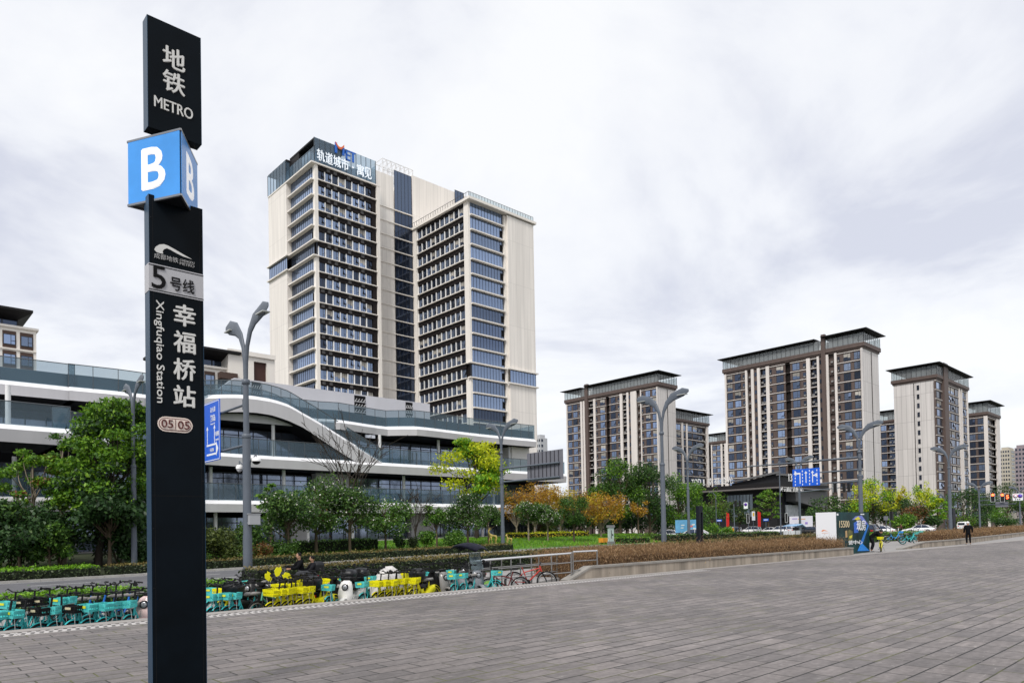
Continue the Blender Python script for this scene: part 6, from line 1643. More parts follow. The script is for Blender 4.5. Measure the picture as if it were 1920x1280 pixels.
far = [  # trees beyond the cross street, Y given through t
    ('grey-green tree in front of the pavilion windows', 1385, 935, 78, 60, 'round', 'dark', 'olive', 2000, 61),
    ('yellow-green willow-like tree in front of the pavilion', 1440, 914, 74, 66, 'layer', 'feather', 'olive', 2600, 62),
    ('dark green tree right of the lane sign', 1548, 932, 66, 92, 'round', 'camphor', 'dark', 3200, 63),
    ('bright yellow tree behind the thick gantry lamp', 1637, 900, 60, 88, 'round', 'yellow', 'lime', 3600, 64),
    ('dark tree between the yellow tree and the gable tower', 1668, 925, 66, 72, 'round', 'camphor', 'dark', 2600, 65),
    ('slim pale yellow tree before the plain gable', 1690, 910, 62, 34, 'vase', 'yellow', 'gold', 1200, 66),
    ('yellow-green tree before the plain gable, tallest there', 1733, 898, 60, 52, 'vase', 'yellow', 'lime', 2000, 67),
    ('lime green tree left of the lamp in front of the gable tower', 1757, 928, 54, 56, 'layer', 'lime', 'yellow', 2400, 68),
    ('dark round tree under the plain gable', 1706, 935, 58, 60, 'round', 'dark', 'camphor', 2200, 69),
    ('large dark tree right of the gable tower lamp', 1806, 918, 56, 92, 'round', 'camphor', 'dark', 3600, 70),
    ('dark tree behind the red traffic lights', 1850, 922, 60, 70, 'round', 'dark', 'camphor', 2600, 71),
    ('tall dark tree at the right below the distant blocks', 1888, 906, 62, 76, 'round', 'camphor', 'dark', 2800, 72),
    ('small light green tree below the traffic lights', 1872, 946, 54, 44, 'round', 'light', 'lime', 1400, 73),
    ('green tree at the right edge', 1918, 925, 58, 60, 'round', 'camphor', 'light', 2200, 74),
    ('rust-brown low tree under the plain gable', 1712, 950, 52, 60, 'round', 'rust', 'olive', 1800, 75),
    ('light green shrub left of the white sedan', 1690, 960, 50, 56, 'bush', 'feather', 'light', 1800, 76),
    ('dark round shrub behind the white sedan', 1745, 962, 50, 46, 'bush', 'dark', 'camphor', 1500, 77),
    ('olive shrub behind the white van', 1800, 965, 50, 56, 'bush', 'olive', 'feather', 1500, 78),
    ('dark shrub right of the black pylon slab', 1835, 960, 50, 56, 'bush', 'camphor', 'dark', 1500, 79),
    ('dark shrub at the far right behind the second brown hedge', 1895, 965, 50, 76, 'bush', 'dark', 'camphor', 1700, 80),
    ('leafy dark tree behind the dark car and the advertising box', 1608, 930, 66, 66, 'round', 'camphor', 'dark', 2200, 81),
    ('low bushes tree behind the dark vehicle', 1640, 945, 60, 66, 'round', 'dark', 'camphor', 1800, 82),
]
for lb, u, v, t, w, stl, l1, l2, n, sd_ in far:
    T_(lb, 'shrub' if stl == 'bush' else 'tree', 'shrub' if stl == 'bush' else 'roadside_tree', u, v, t, w, stl, l1, n, .42, h0=.26, seed=sd_, ncl=16, leaf2=l2, f2=.4, base=gz(onT(u, 950, t)[0]), group=None if stl == 'bush' else 'trees beyond the cross street')
sh = [('light green shrub behind the far hedge, left of the parked white cars', 1331, 978, 49, 44, 'light', 'feather', 91), ('spiky light green shrub in front of the first white car', 1362, 985, 50, 30, 'light', 'lime', 92), ('round dark shrub on the lawn right of the bench', 1158, 1003, 48, 26, 'hedge', 'shrub', 93),
      ('wide green shrub on the lawn between the bench and the lamp', 1200, 998, 50, 60, 'feather', 'olive', 94), ('dark shrub right of that lamp on the lawn', 1236, 1000, 49, 40, 'shrub', 'dark', 95), ('pale feathery shrub left of the blue hoarding', 1180, 1002, 51, 34, 'light', 'shrub', 96)]
for lb, u, v, t, w, l1, l2, sd_ in sh: T_(lb, 'shrub', 'shrub', u, v, t, w, 'bush', l1, 1300, .2, seed=sd_, leaf2=l2, f2=.4)
T_('dense dark thicket behind the trees at the left edge', 'shrub', 'shrub', 20, 950, 51, 150, 'bush', 'dark', 4200, .24, seed=101, ncl=20, leaf2='shrub', f2=.3)
T_('dense dark thicket behind the small speckled tree', 'shrub', 'shrub', 112, 945, 51, 130, 'bush', 'dark', 3200, .24, seed=102, ncl=20, leaf2='shrub', f2=.2)
T_('dense dark thicket behind the dark broad-leaved tree', 'shrub', 'shrub', 222, 930, 51, 140, 'bush', 'dark', 5200, .24, seed=103, ncl=22, leaf2='feather', f2=.3)
for lb, u, w, sd_ in (('dark undergrowth behind the orange tree', 1135, 80, 111), ('dark undergrowth below the tallest green tree', 1185, 80, 112), ('dark undergrowth behind the lamp before the left apartment tower', 1240, 80, 113), ('dark undergrowth behind the blue hoarding', 1295, 80, 114), ('dark undergrowth behind the round clipped tree', 1085, 70, 115)):
    T_(lb, 'shrub', 'shrub', u, 948, 61, w, 'bush', 'dark', 2600, .32, seed=sd_, ncl=18, leaf2='camphor', f2=.3)
T_('gold-orange twiggy tree close to the right of the lamp with the grey sign', 'tree', 'autumn_tree', 968, 912, 61, 64, 'vase', 'orange', 3000, .20, h0=.16, seed=121, ncl=20, barkm=bark_pale, leaf2='olive', f2=.3)
T_('russet twiggy tree between the round clipped tree and the russet orange one', 'tree', 'autumn_tree', 1098, 918, 62, 60, 'vase', 'rust', 3000, .22, h0=.14, seed=122, ncl=20, barkm=bark_pale, leaf2='orange', f2=.5)
T_('olive tree behind the gold twiggy tree', 'tree', 'broadleaf_tree', 1050, 930, 70, 90, 'round', 'olive', 3600, .3, h0=.1, seed=123, ncl=18, leaf2='rust', f2=.4)
T_('olive tree behind the gold-orange twiggy tree', 'tree', 'broadleaf_tree', 1012, 945, 66, 70, 'round', 'olive', 2600, .3, h0=.1, seed=124, ncl=16, leaf2='camphor', f2=.4)
# --- hedges
def hedge(label, s0, s1, t0, t1, zf, h, leaf, top, dens, size, cat='hedge', name='hedge', path=None, vert=False, seed=1, core=(.010, .016, .006), jag=.05, aspect=.6):
    root = thing(name, label, cat, s0, t0, zf(s0))
    r = np.random.default_rng(seed); L_ = s1 - s0
    fs = int(L_ * h * dens); ft = int(L_ * (t1 - t0) * dens); fe = int((t1 - t0) * h * dens)
    P, Nn, K = [], [], []
    def add(n, f_, nn, k):
        a, b = r.random(n), r.random(n); P.append(f_(a, b)); Nn.append(np.tile(nn, (n, 1))); K.append(np.full(n, k))
    hz = lambda a: h
    add(fs, lambda a, b: np.stack([L_ * a, 0 * a, h * b], 1), (0, -1, .3), 0)
    add(fs // 3, lambda a, b: np.stack([L_ * a, 0 * a + (t1 - t0), h * b], 1), (0, 1, .3), 0)
    add(int(ft * 1.3), lambda a, b: np.stack([L_ * a, (t1 - t0) * b, 0 * a + h], 1), (0, 0, 1), 1)
    for e in (0, L_): add(fe, lambda a, b: np.stack([0 * a + e, (t1 - t0) * b, h * a], 1), (-1 if e == 0 else 1, 0, .3), 0)
    P = np.concatenate(P); Nn = np.concatenate(Nn); K = np.concatenate(K); n = len(P)
    wav = .5 * np.sin(P[:, 0] * 1.7 + seed) + .5 * np.sin(P[:, 0] * .61 + P[:, 1] * 2.2)
    P = P + r.normal(size=(n, 3)) * jag * (1 + 1.2 * (r.random((n, 1)) > .93)); P[:, 2] += wav * jag * .9
    ss = P[:, 0] + s0
    zz = np.array([zf(q) for q in (s0, s1)]); P[:, 2] += np.interp(ss, [s0, s1], zz - zf(s0)) if True else 0
    if path is not None:
        px = np.array([q[0] for q in path]); py = np.array([q[1] for q in path]); P[:, 1] += np.interp(ss, px, py) - t0
    nr = r.normal(size=(n, 3)) * .6 + Nn; nr /= np.linalg.norm(nr, axis=1)[:, None]
    a = np.cross(nr, r.normal(size=(n, 3)))
    if vert: a = np.stack([r.normal(size=n) * .45, r.normal(size=n) * .45, np.ones(n)], 1)
    a /= np.linalg.norm(a, axis=1)[:, None]; b = np.cross(nr, a); b /= np.linalg.norm(b, axis=1)[:, None] + 1e-9
    s = size * (.6 + .8 * r.random(n))[:, None]
    v = np.stack([P - a * s / 2, P + b * s * aspect / 2, P + a * s / 2, P - b * s * aspect / 2], 1).reshape(-1, 3)
    crown_obj('foliage', [(v[np.repeat(K == k, 4)], np.arange(4 * (K == k).sum()).reshape(-1, 4), LM[leaf if k == 0 else top]) for k in (0, 1)], root)
    mb = MB(); m_ = 12
    for i in range(m_):
        a0, a1 = s0 + L_ * i / m_, s0 + L_ * (i + 1) / m_; o0 = (np.interp(a0, px, py) - t0) if path is not None else 0; o1 = (np.interp(a1, px, py) - t0) if path is not None else 0
        z0_, z1_ = zf(s0) + (zf(s1) - zf(s0)) * i / m_, zf(s0) + (zf(s1) - zf(s0)) * (i + 1) / m_
        A = [(a0, t0 + .08 + o0, z0_ - .1), (a0, t1 - .08 + o0, z0_ - .1), (a0, t1 - .08 + o0, z0_ + h - .07), (a0, t0 + .08 + o0, z0_ + h - .07)]
        B = [(a1, t0 + .08 + o1, z1_ - .1), (a1, t1 - .08 + o1, z1_ - .1), (a1, t1 - .08 + o1, z1_ + h - .07), (a1, t0 + .08 + o1, z1_ + h - .07)]
        mb.loft([A, B])
    mb.o = (s0, t0, zf(s0)); mb.sm = [False] * len(mb.f)
    mb.build('inner_twigs', mat('twig_core_%d' % int(core[0] * 1000), core, .9, var=.4, scale=4), root)
    return root
sg = lambda u, t: onT(u, 1040, t)[0]
hedge('long brown twiggy hedge in the stone planter along the plaza edge', sP0 + .05, sP1 - .3, 16.05, 18.8, lambda s: -.10, .84, 'brown', 'brown', 1150, .09, vert=True, seed=2, core=(.09, .05, .026), jag=.10, aspect=.18)
hedge('brown hedge in the far right planter behind the standing man', sQ[2][0] - .6, sQ[3][0] + 26, 0.45, 2.5, lambda s: -.10, .96, 'brown', 'brown', 420, .13, vert=True, seed=3, core=(.09, .05, .026), path=[(q[0], q[1] + .45) for q in sQ], jag=.09, aspect=.2)
hedge('bronze-topped clipped hedge on the near side of the road, behind the parked bikes', sg(478, 27.3), 62, 27.0, 28.7, lambda s: gz(s) + .18, .68, 'hedge', 'hedgetop', 130, .11, seed=4)
hedge('bright green clipped hedge on the far kerb at the left', sg(-60, 45), sg(186, 45), 44.75, 48.0, gz, .62, 'hedge', 'lime', 90, .13, seed=5)
hedge('long bronze-topped clipped hedge on the far kerb from the left lamp to the golden deer', sg(206, 45), sg(960, 45), 44.75, 46.3, gz, .62, 'hedge', 'hedgetop', 80, .13, seed=6)
hedge('short green hedge on the far kerb near the orange bench', sg(1168, 46.4), sg(1220, 46.4), 46.4, 48.2, gz, .70, 'shrub', 'feather', 60, .18, seed=7)
hedge('dark green clipped hedge on the far kerb right of the blue hoarding', sg(1252, 46.4), sg(1468, 46.4), 46.4, 48.2, gz, .85, 'hedge', 'shrub', 45, .20, seed=8)
hedge('low green hedge on the near verge beyond the bikes at the left', sg(-80, 27.5), sg(272, 27.5), 27.4, 29.2, gz, .42, 'shrub', 'lime', 220, .10, seed=9)
hedge('low green hedge on the near verge between the pylon and the near lamp', sg(392, 27.5), sg(440, 27.5), 27.4, 29.2, gz, .42, 'shrub', 'lime', 220, .10, seed=10)
hedge('green verge hedge right of the advertising box', sg(1620, 25.5), sg(1735, 25.5), 25.0, 27.4, gz, .75, 'shrub', 'feather', 90, .16, seed=11)
hedge('dark green hedge under the flowering trees', sg(560, 52), sg(705, 52), 51.6, 53.0, lambda s: lawn_z(s, 52), .9, 'shrub', 'light', 50, .18, seed=12)
hedge('low yellow-green flower bed below the white-flowered trees', sg(960, 56), sg(1100, 56), 55.5, 57.0, lambda s: lawn_z(s, 56), .5, 'gold', 'yellow', 40, .18, cat='flower bed', name='flower_bed', seed=13)
T_('green shrub overhanging the brown hedge in the near planter', 'shrub', 'shrub', 1268, 1040, 16.6, 60, 'bush', 'shrub', 700, .09, seed=97, base=.30)
T_('dark scrubby bush at the ramp end', 'shrub', 'shrub', 1092, 1048, 19.5, 42, 'bush', 'dark', 900, .09, seed=98, base=-.5, leaf2='browng', f2=.3)
# grass tufts on the lawn
r = np.random.default_rng(3); n = 26000
S_ = r.uniform(18, 100, n); Tt = r.uniform(46.4, 58, n)
P = np.stack([S_, Tt, np.array([lawn_z(a, b) for a, b in zip(S_, Tt)])], 1)
a = np.stack([r.normal(size=n) * .4, r.normal(size=n) * .4, np.ones(n)], 1); b = np.stack([np.cos(S_ * 90), np.sin(S_ * 90), 0 * S_], 1)
hh = (.10 + .10 * r.random(n))[:, None]
v = np.stack([P - b * .03, P + b * .03, P + a * hh + b * .008, P + a * hh - b * .008], 1).reshape(-1, 3)
o = link('grass', npmesh('grass', v, np.arange(4 * n).reshape(-1, 4), [LM['lime']]), None, (0, 0, 0), PHI); tag(o, 'short green grass growing on the lawn below the terraces', 'grass', kind='stuff')
# ================================================================ BICYCLES AND SCOOTERS
teal = mat('teal_bike_paint', (.045, .45, .46), .4, objvar=.22)
teal_b = mat('teal_basket_plastic', (.09, .54, .53), .5, var=.25, scale=5)
blue_b = mat('blue_bike_paint', (.02, .15, .55), .4)
yel = mat('yellow_bike_paint', (.72, .66, .006), .4)
yel_b = mat('yellow_basket_plastic', (.72, .68, .008), .5, var=.08, scale=4)
red_p = mat('red_bike_paint', (.42, .045, .035), .35)
green_p = mat('mint_bike_paint', (.10, .34, .25), .4)
blk = black_plastic
grey_seat = mat('seat_grey', (.22, .21, .20), .6)
rim_m = mat('rim_grey', (.30, .30, .30), .35, .7)
def wheel_mb(x, r=.31, rimmat=1, w=.028, disc=False):
    mb = MB(); n = 26
    def ring(R, rr, m):
        pts = [(x + R * math.cos(2 * PI * i / n), 0, r + R * math.sin(2 * PI * i / n)) for i in range(n + 1)]; mb.tube(pts, rr, 6, m, False)
    ring(r - w * .8, w * .8, 0); ring(r - w * 2.2, w * .75, 1)
    mb.lathe((x, -.05, r), [(.01, 0), (.035, 0), (.035, -.1), (.01, -.1)], 10, 1, 'y')
    if disc: mb.lathe((x, -.02, r), [(.02, 0), (r * .75, 0), (r * .75, -.04), (.02, -.04)], 18, 1, 'y')
    else:
        for i in range(12):
            a = 2 * PI * i / 12; mb.tube([(x, (.02 if i % 2 else -.02), r), (x + (r - .05) * math.cos(a), 0, r + (r - .05) * math.sin(a))], .004, 3, 1, False)
    return mb
def arc_fender(x, a0, a1, R=.325, w=.030):
    mb = MB(); n = 10; rings = []
    for i in range(n + 1):
        a = a0 + (a1 - a0) * i / n; c, s = math.cos(a), math.sin(a)
        rings.append([(x + (R + d) * c, y, .31 + (R + d) * s) for d, y in ((0, -w / 2), (.012, 0), (0, w / 2), (-.012, w / 2), (-.004, 0), (-.012, -w / 2))])
    mb.loft(rings); return mb
def basket_mb(x0=.45, x1=.67, z0=.78, z1=.925, w=.28):
    """An open crate of plastic bars: three bands and uprights on each side."""
    mb = MB(); t = .010; h = z1 - z0
    wd = lambda z: w * (.88 + .12 * (z - z0) / h) / 2
    for za, zb in ((z0, z0 + .045), (z0 + .075, z0 + .105), (z1 - .045, z1)):
        a, b = wd(za), wd(zb)
        for y in (-1, 1): mb.extr([(x0, y * a, za), (x1, y * a, za), (x1 + .01, y * b, zb), (x0, y * b, zb)], (0, -y * t, 0))
        mb.extr([(x1, -a, za), (x1, a, za), (x1 + .01, b, zb), (x1 + .01, -b, zb)], (-t, 0, 0)); mb.extr([(x0, -a, za), (x0, a, za), (x0, b, zb), (x0, -b, zb)], (t, 0, 0))
    for i in range(7):
        y = -1 + i / 3; mb.tube([(x1 - .004, y * (wd(z0) - .01), z0), (x1 + .004, y * (wd(z1) - .01), z1)], .010, 4); mb.tube([(x0 + .004, y * (wd(z0) - .01), z0), (x0 + .004, y * (wd(z1) - .01), z1)], .008, 4)
    for i in range(5):
        x = x0 + (x1 - x0) * i / 4
        for y in (-1, 1): mb.tube([(x, y * (wd(z0) - .005), z0), (x, y * (wd(z1) - .005), z1)], .010, 4)
    mb.box(x0, x1, -wd(z0), wd(z0), z0 - .004, z0 + .006)
    return mb
def make_bike(paint, basket, kind='shared_bicycle', sticker=None, chunky=False, rim=None, fork=None):
    root = link(kind, None, None, (0, 0, -500), 0)
    bb, st, hd = (-.05, 0, .29), (-.20, 0, .66), (.36, 0, .70)
    f = MB(); fr = .030 if chunky else .022
    f.tube([hd, (.22, 0, .44), (.06, 0, .31), bb], [fr * 1.25, fr * 1.2, fr * 1.2, fr], 8).tube([bb, st, (-.225, 0, .76)], [fr, fr * .85, fr * .6], 8)
    f.tube([(.39, 0, .60), (.33, 0, .86)], fr * 1.1, 8).tube([(-.15, 0, .50), (.16, 0, .42)], fr * .7, 6)
    fk = MB()
    for y in (-.055, .055): f.tube([bb, (-.30, y, .28), (-.52, y, .31)], fr * .5, 6).tube([(-.17, y * .6, .58), (-.52, y, .31)], fr * .42, 6); fk.tube([(.39, y * .8, .60), (.45, y, .48), (.54, y, .31)], fr * .8, 6)
    f.box(-.10, .02, -.05, .05, .22, .30)
    if chunky: f.loft([[(-.42, y, z) for y, z in ((-.09, .50), (.09, .50), (.07, .66), (-.07, .66))], [(-.15, y, z) for y, z in ((-.10, .34), (.10, .34), (.08, .60), (-.08, .60))], [(.12, y, z) for y, z in ((-.08, .28), (.08, .28), (.06, .42), (-.06, .42))]])
    f.build('frame', paint, root); fk.build('fork', fork or paint, root)
    rm = rim or rim_m
    wheel_mb(.54).build('wheel', [rubber, rm], root); wheel_mb(-.52).build('wheel', [rubber, rm], root)
    arc_fender(.54, .9, 2.5).build('mudguard', paint, root); arc_fender(-.52, .35, 2.9).build('mudguard', paint if chunky else blk, root)
    s = MB(); s.loft([[(-.34, y, z) for y, z in ((-.10, .80), (.10, .80), (.08, .86), (-.08, .86))], [(-.25, y, z) for y, z in ((-.10, .79), (.10, .79), (.085, .865), (-.085, .865))], [(-.12, y, z) for y, z in ((-.035, .79), (.035, .79), (.03, .85), (-.03, .85))], [(-.04, y, z) for y, z in ((-.02, .80), (.02, .80), (.018, .84), (-.018, .84))]]).tube([(-.225, 0, .74), (-.23, 0, .80)], .016, 6); s.build('saddle', grey_seat, root)
    h = MB(); h.tube([(.33, 0, .86), (.30, 0, 1.09)], .020, 6).tube([(.17, -.29, 1.13), (.26, -.22, 1.15), (.30, -.08, 1.10), (.30, .08, 1.10), (.26, .22, 1.15), (.17, .29, 1.13)], .015, 6)
    for y in (-1, 1): h.tube([(.16, y * .30, 1.13), (.24, y * .235, 1.145)], .021, 6).tube([(.27, y * .24, 1.14), (.24, y * .30, 1.11)], .007, 4)
    h.tube([(.29, .16, 1.12), (.31, .2, 1.17)], .022, 6); h.build('handlebar', blk, root)
    if basket:
        b = basket_mb(w=.36 if chunky else .29).build('basket', basket, root)
        MB().tube([(.36, 0, .76), (.60, 0, .765)], .014, 5).tube([(.54, .07, .33), (.62, .1, .78)], .007, 4).tube([(.54, -.07, .33), (.62, -.1, .78)], .007, 4).build('basket_stay', mat('stay_pale', (.55, .55, .54), .4), root)
        if sticker: MB().box(.676, .688, -.06, .06, .85, .895).build('sticker', sticker, b)
    c = MB(); c.lathe((-.05, -.07, .29), [(.01, 0), (.085, 0), (.085, -.012), (.01, -.012)], 14, 0, 'y').tube([(-.05, -.09, .29), (.05, -.09, .16)], .010, 5).box(.01, .09, -.16, -.08, .145, .17).tube([(-.05, .09, .29), (-.15, .09, .42)], .010, 5).box(-.19, -.11, .08, .16, .405, .43); c.build('crankset', blk, root)
    MB().tube([(-.36, .09, .30), (-.40, .20, .02)], .011, 5).build('kickstand', rim_m, root)
    return root
stk = mat('sticker_yellow', (.65, .65, .03), .5)
B_teal = make_bike(teal, teal_b, sticker=stk, rim=mat('teal_rim', (.02, .20, .22), .4))
B_tea2 = make_bike(teal, teal_b, rim=MATS['teal_rim'], fork=mat('fork_pale_grey', (.50, .50, .50), .4))
B_tblk = make_bike(teal, blk, sticker=mat('sticker_cream', (.5, .45, .3), .5), rim=MATS['teal_rim'])
B_blue = make_bike(blue_b, None)
B_bbas = make_bike(mat('sky_blue_paint', (.05, .30, .70), .4), mat('sky_blue_basket', (.05, .30, .72), .5), rim=rim_m)
B_yel = make_bike(yel, yel_b, 'shared_electric_bicycle', chunky=True, rim=mat('rim_yellow', (.45, .40, .02), .5))
def make_mtb(paint, label):
    root = link('mountain_bicycle', None, None, (0, 0, -500), 0); r = .34
    f = MB(); hd, bb, st = Vector((.36, 0, .72)), Vector((-.06, 0, .32)), Vector((-.22, 0, .74))
    f.tube([hd, bb], .026, 8).tube([bb, st, st + Vector((-.04, 0, .12))], [.020, .018, .014], 8).tube([hd + Vector((0, 0, .06)), (-.19, 0, .64)], .021, 8).tube([(.40, 0, .66), (.33, 0, .86)], .022, 8)
    for y in (-.06, .06): f.tube([bb, (-.50, y, r)], .012, 6).tube([(-.19, y * .5, .64), (-.50, y, r)], .010, 6)
    f.build('frame', paint, root)
    k = MB()
    for y in (-.06, .06): k.tube([(.40, y, .66), (.56, y, r)], [.022, .016], 6)
    k.build('fork', blk, root)
    for x in (.56, -.50):
        w = wheel_mb(x, r, w=.03); w.build('wheel', [rubber, rim_m], root)
    s = MB(); s.loft([[(-.40, y, z) for y, z in ((-.08, .90), (.08, .90), (.06, .95), (-.06, .95))], [(-.24, y, z) for y, z in ((-.05, .89), (.05, .89), (.04, .94), (-.04, .94))], [(-.12, y, z) for y, z in ((-.02, .90), (.02, .90), (.015, .93), (-.015, .93))]]); s.build('saddle', blk, root)
    MB().tube([(.33, 0, .86), (.37, 0, .95)], .018, 6).tube([(.36, -.32, .97), (.38, 0, .95), (.36, .32, .97)], .013, 6).build('handlebar', blk, root)
    c = MB().lathe((-.06, -.06, .32), [(.01, 0), (.10, 0), (.10, -.01), (.01, -.01)], 14, 0, 'y').tube([(-.06, -.08, .32), (.08, -.09, .22)], .010, 5).box(.04, .13, -.17, -.08, .21, .23); c.build('crankset', blk, root)
    return root
B_red = make_mtb(red_p, ''); B_mint = make_mtb(green_p, ''); B_dk = make_mtb(mat('maroon_paint', (.12, .02, .02), .4), '')
USED = set()
def put_bike(proto, u, t, deg, label, group=None, dz=0.0, front=True, v=1120, scale=1.0):
    """Front axle above column u on the line t; deg is the world angle of the heading."""
    s = onT(u, v, t)[0]; x, y = st2xy(s, t); a = math.radians(deg)
    if front: x, y = x - .54 * math.cos(a), y - .54 * math.sin(a)
    z = gz(xy2st(x, y)[0]) + .01 + dz; lean = rj.uniform(-.10, .10) if front else 0
    if proto.name not in USED:
        USED.add(proto.name); proto.location = (x, y, z); proto.rotation_euler = (lean, 0, a); proto['label'] = label; proto['category'] = 'bicycle'
        if group: proto['group'] = group
        proto.scale = (scale,) * 3
        return proto
    c = dup(proto, x, y, z, a, label, group, None, scale); c.rotation_euler = (lean, 0, a)
    return c
rj = random.Random(4)
ORD = ['first', 'second', 'third', 'fourth', 'fifth', 'sixth', 'seventh', 'eighth', 'ninth', 'tenth']
G1, G2, G3 = 'teal shared bicycles parked along the plaza edge', 'blue shared bicycles in the back row', 'yellow shared electric bicycles along the plaza edge'
rj = random.Random(4)
front = [(-8, 0), (22, 0), (74, 1), (105, 0), (133, 1), (163, 0), (193, 0), (219, 0), (245, 0)]
for i, (u, bkt) in enumerate(front):
    put_bike(B_tblk if bkt else (B_tea2 if i in (3, 6, 7, 8) else B_teal), u, 16.22, 258 + rj.uniform(-9, 9), '%s bicycle from the left in the front row, teal frame with %s basket' % (ORD[i], 'black' if bkt else 'teal'), G1)
for i, (u, bkt) in enumerate([(8, 0), (48, 1), (84, 1), (106, 0), (131, 0)]):
    put_bike(B_tblk if bkt else B_teal, u, 18.6, 258 + rj.uniform(-12, 12), '%s bicycle from the left in the second row, teal frame with %s basket' % (ORD[i], 'black' if bkt else 'teal'), G1)
for i, u in enumerate([152, 178, 203, 226]):
    put_bike(B_blue, u, 19.3, 232 + rj.uniform(-6, 6), '%s blue bicycle from the left behind the teal front row' % ORD[i], G2)
for i, u in enumerate([397, 411, 425, 439]):
    put_bike(B_teal, u, 16.25, 255 + rj.uniform(-4, 4), '%s teal bicycle from the left just right of the metro pylon' % ORD[i], G1)
put_bike(B_yel, 412, 17.7, 255, 'yellow electric bicycle behind the teal ones just right of the metro pylon', G3)
put_bike(B_teal, 395, 18.2, 255, 'teal bicycle in the back row right beside the metro pylon', G1)
put_bike(B_mint, 484, 16.35, 245, 'mint green mountain bicycle leaning beside the near lamp')
for i, u in enumerate([506, 521, 536, 550, 564, 578]):
    put_bike(B_yel, u, 16.25, 252 + rj.uniform(-8, 8), '%s yellow electric bicycle from the left in the group by the near lamp' % ORD[i], G3)
for i, u in enumerate([523, 541, 560, 583]):
    put_bike(B_yel, u, 17.7, 250 + rj.uniform(-8, 8), '%s yellow electric bicycle from the left in the second row by the near lamp' % ORD[i], G3)
put_bike(B_teal, 613, 16.35, 262, 'teal bicycle between the black top box and the white scooter', G1)
put_bike(B_teal, 683, 16.3, 248, 'teal bicycle directly right of the white scooter', G1)
for i, u in enumerate([703, 716, 729, 742, 755, 768, 781]):
    put_bike(B_yel, u, 16.25, 248 + rj.uniform(-8, 8), '%s yellow electric bicycle from the left in the group right of the white scooter' % ORD[i], G3)
put_bike(B_yel, 758, 18.2, 250, 'yellow electric bicycle behind the white dust cover', G3)
put_bike(B_yel, 560, 19.2, 250, 'yellow electric bicycle hindmost by the near hedge', G3)
put_bike(B_teal, 700, 18.0, 252, 'teal bicycle behind the white dust cover, its basket showing', G1)
for i, u in enumerate([852, 871]):
    put_bike(B_teal, u, 16.35, 246, '%s of two teal bicycles left of the canopied scooter' % ORD[i], G1)
put_bike(B_teal, 930, 16.4, 318, 'teal bicycle seen from its side just right of the canopied scooter', G1)
put_bike(B_teal, 845, 17.9, 250, 'teal bicycle behind the pair left of the canopied scooter', G1)
s0_, t0_ = gnd(992, 1092, -.5); x_, y_ = st2xy(onT(992, 1092, 16.7)[0], 16.7)
for proto, u, t, deg, lb in ((B_red, 993, 16.5, -4, 'red mountain bicycle standing alone in front of the steel railing'), (B_dk, 948, 16.6, 200, 'dark mountain bicycle behind the teal one, only its wheel showing')):
    s = onT(u, 1085, t)[0]; x, y = st2xy(s, t); proto.location = (x, y, gz(s) + .13 if proto is B_red else gz(s)); proto.rotation_euler = (0, 0, math.radians(deg)); tag(proto, lb, 'bicycle')
put_bike(B_bbas, 1676, 20.5, -8, 'sky blue shared bicycle right of the advertising box', None, .15, False, 1015)
put_bike(B_teal, 1705, 19.2, 0, 'teal bicycle behind the sloping end of the far planter', G1, .05, False, 1010)
put_bike(B_teal, 1716, 20.4, 10, 'second teal bicycle behind the sloping end of the far planter', G1, .1, False, 1010)
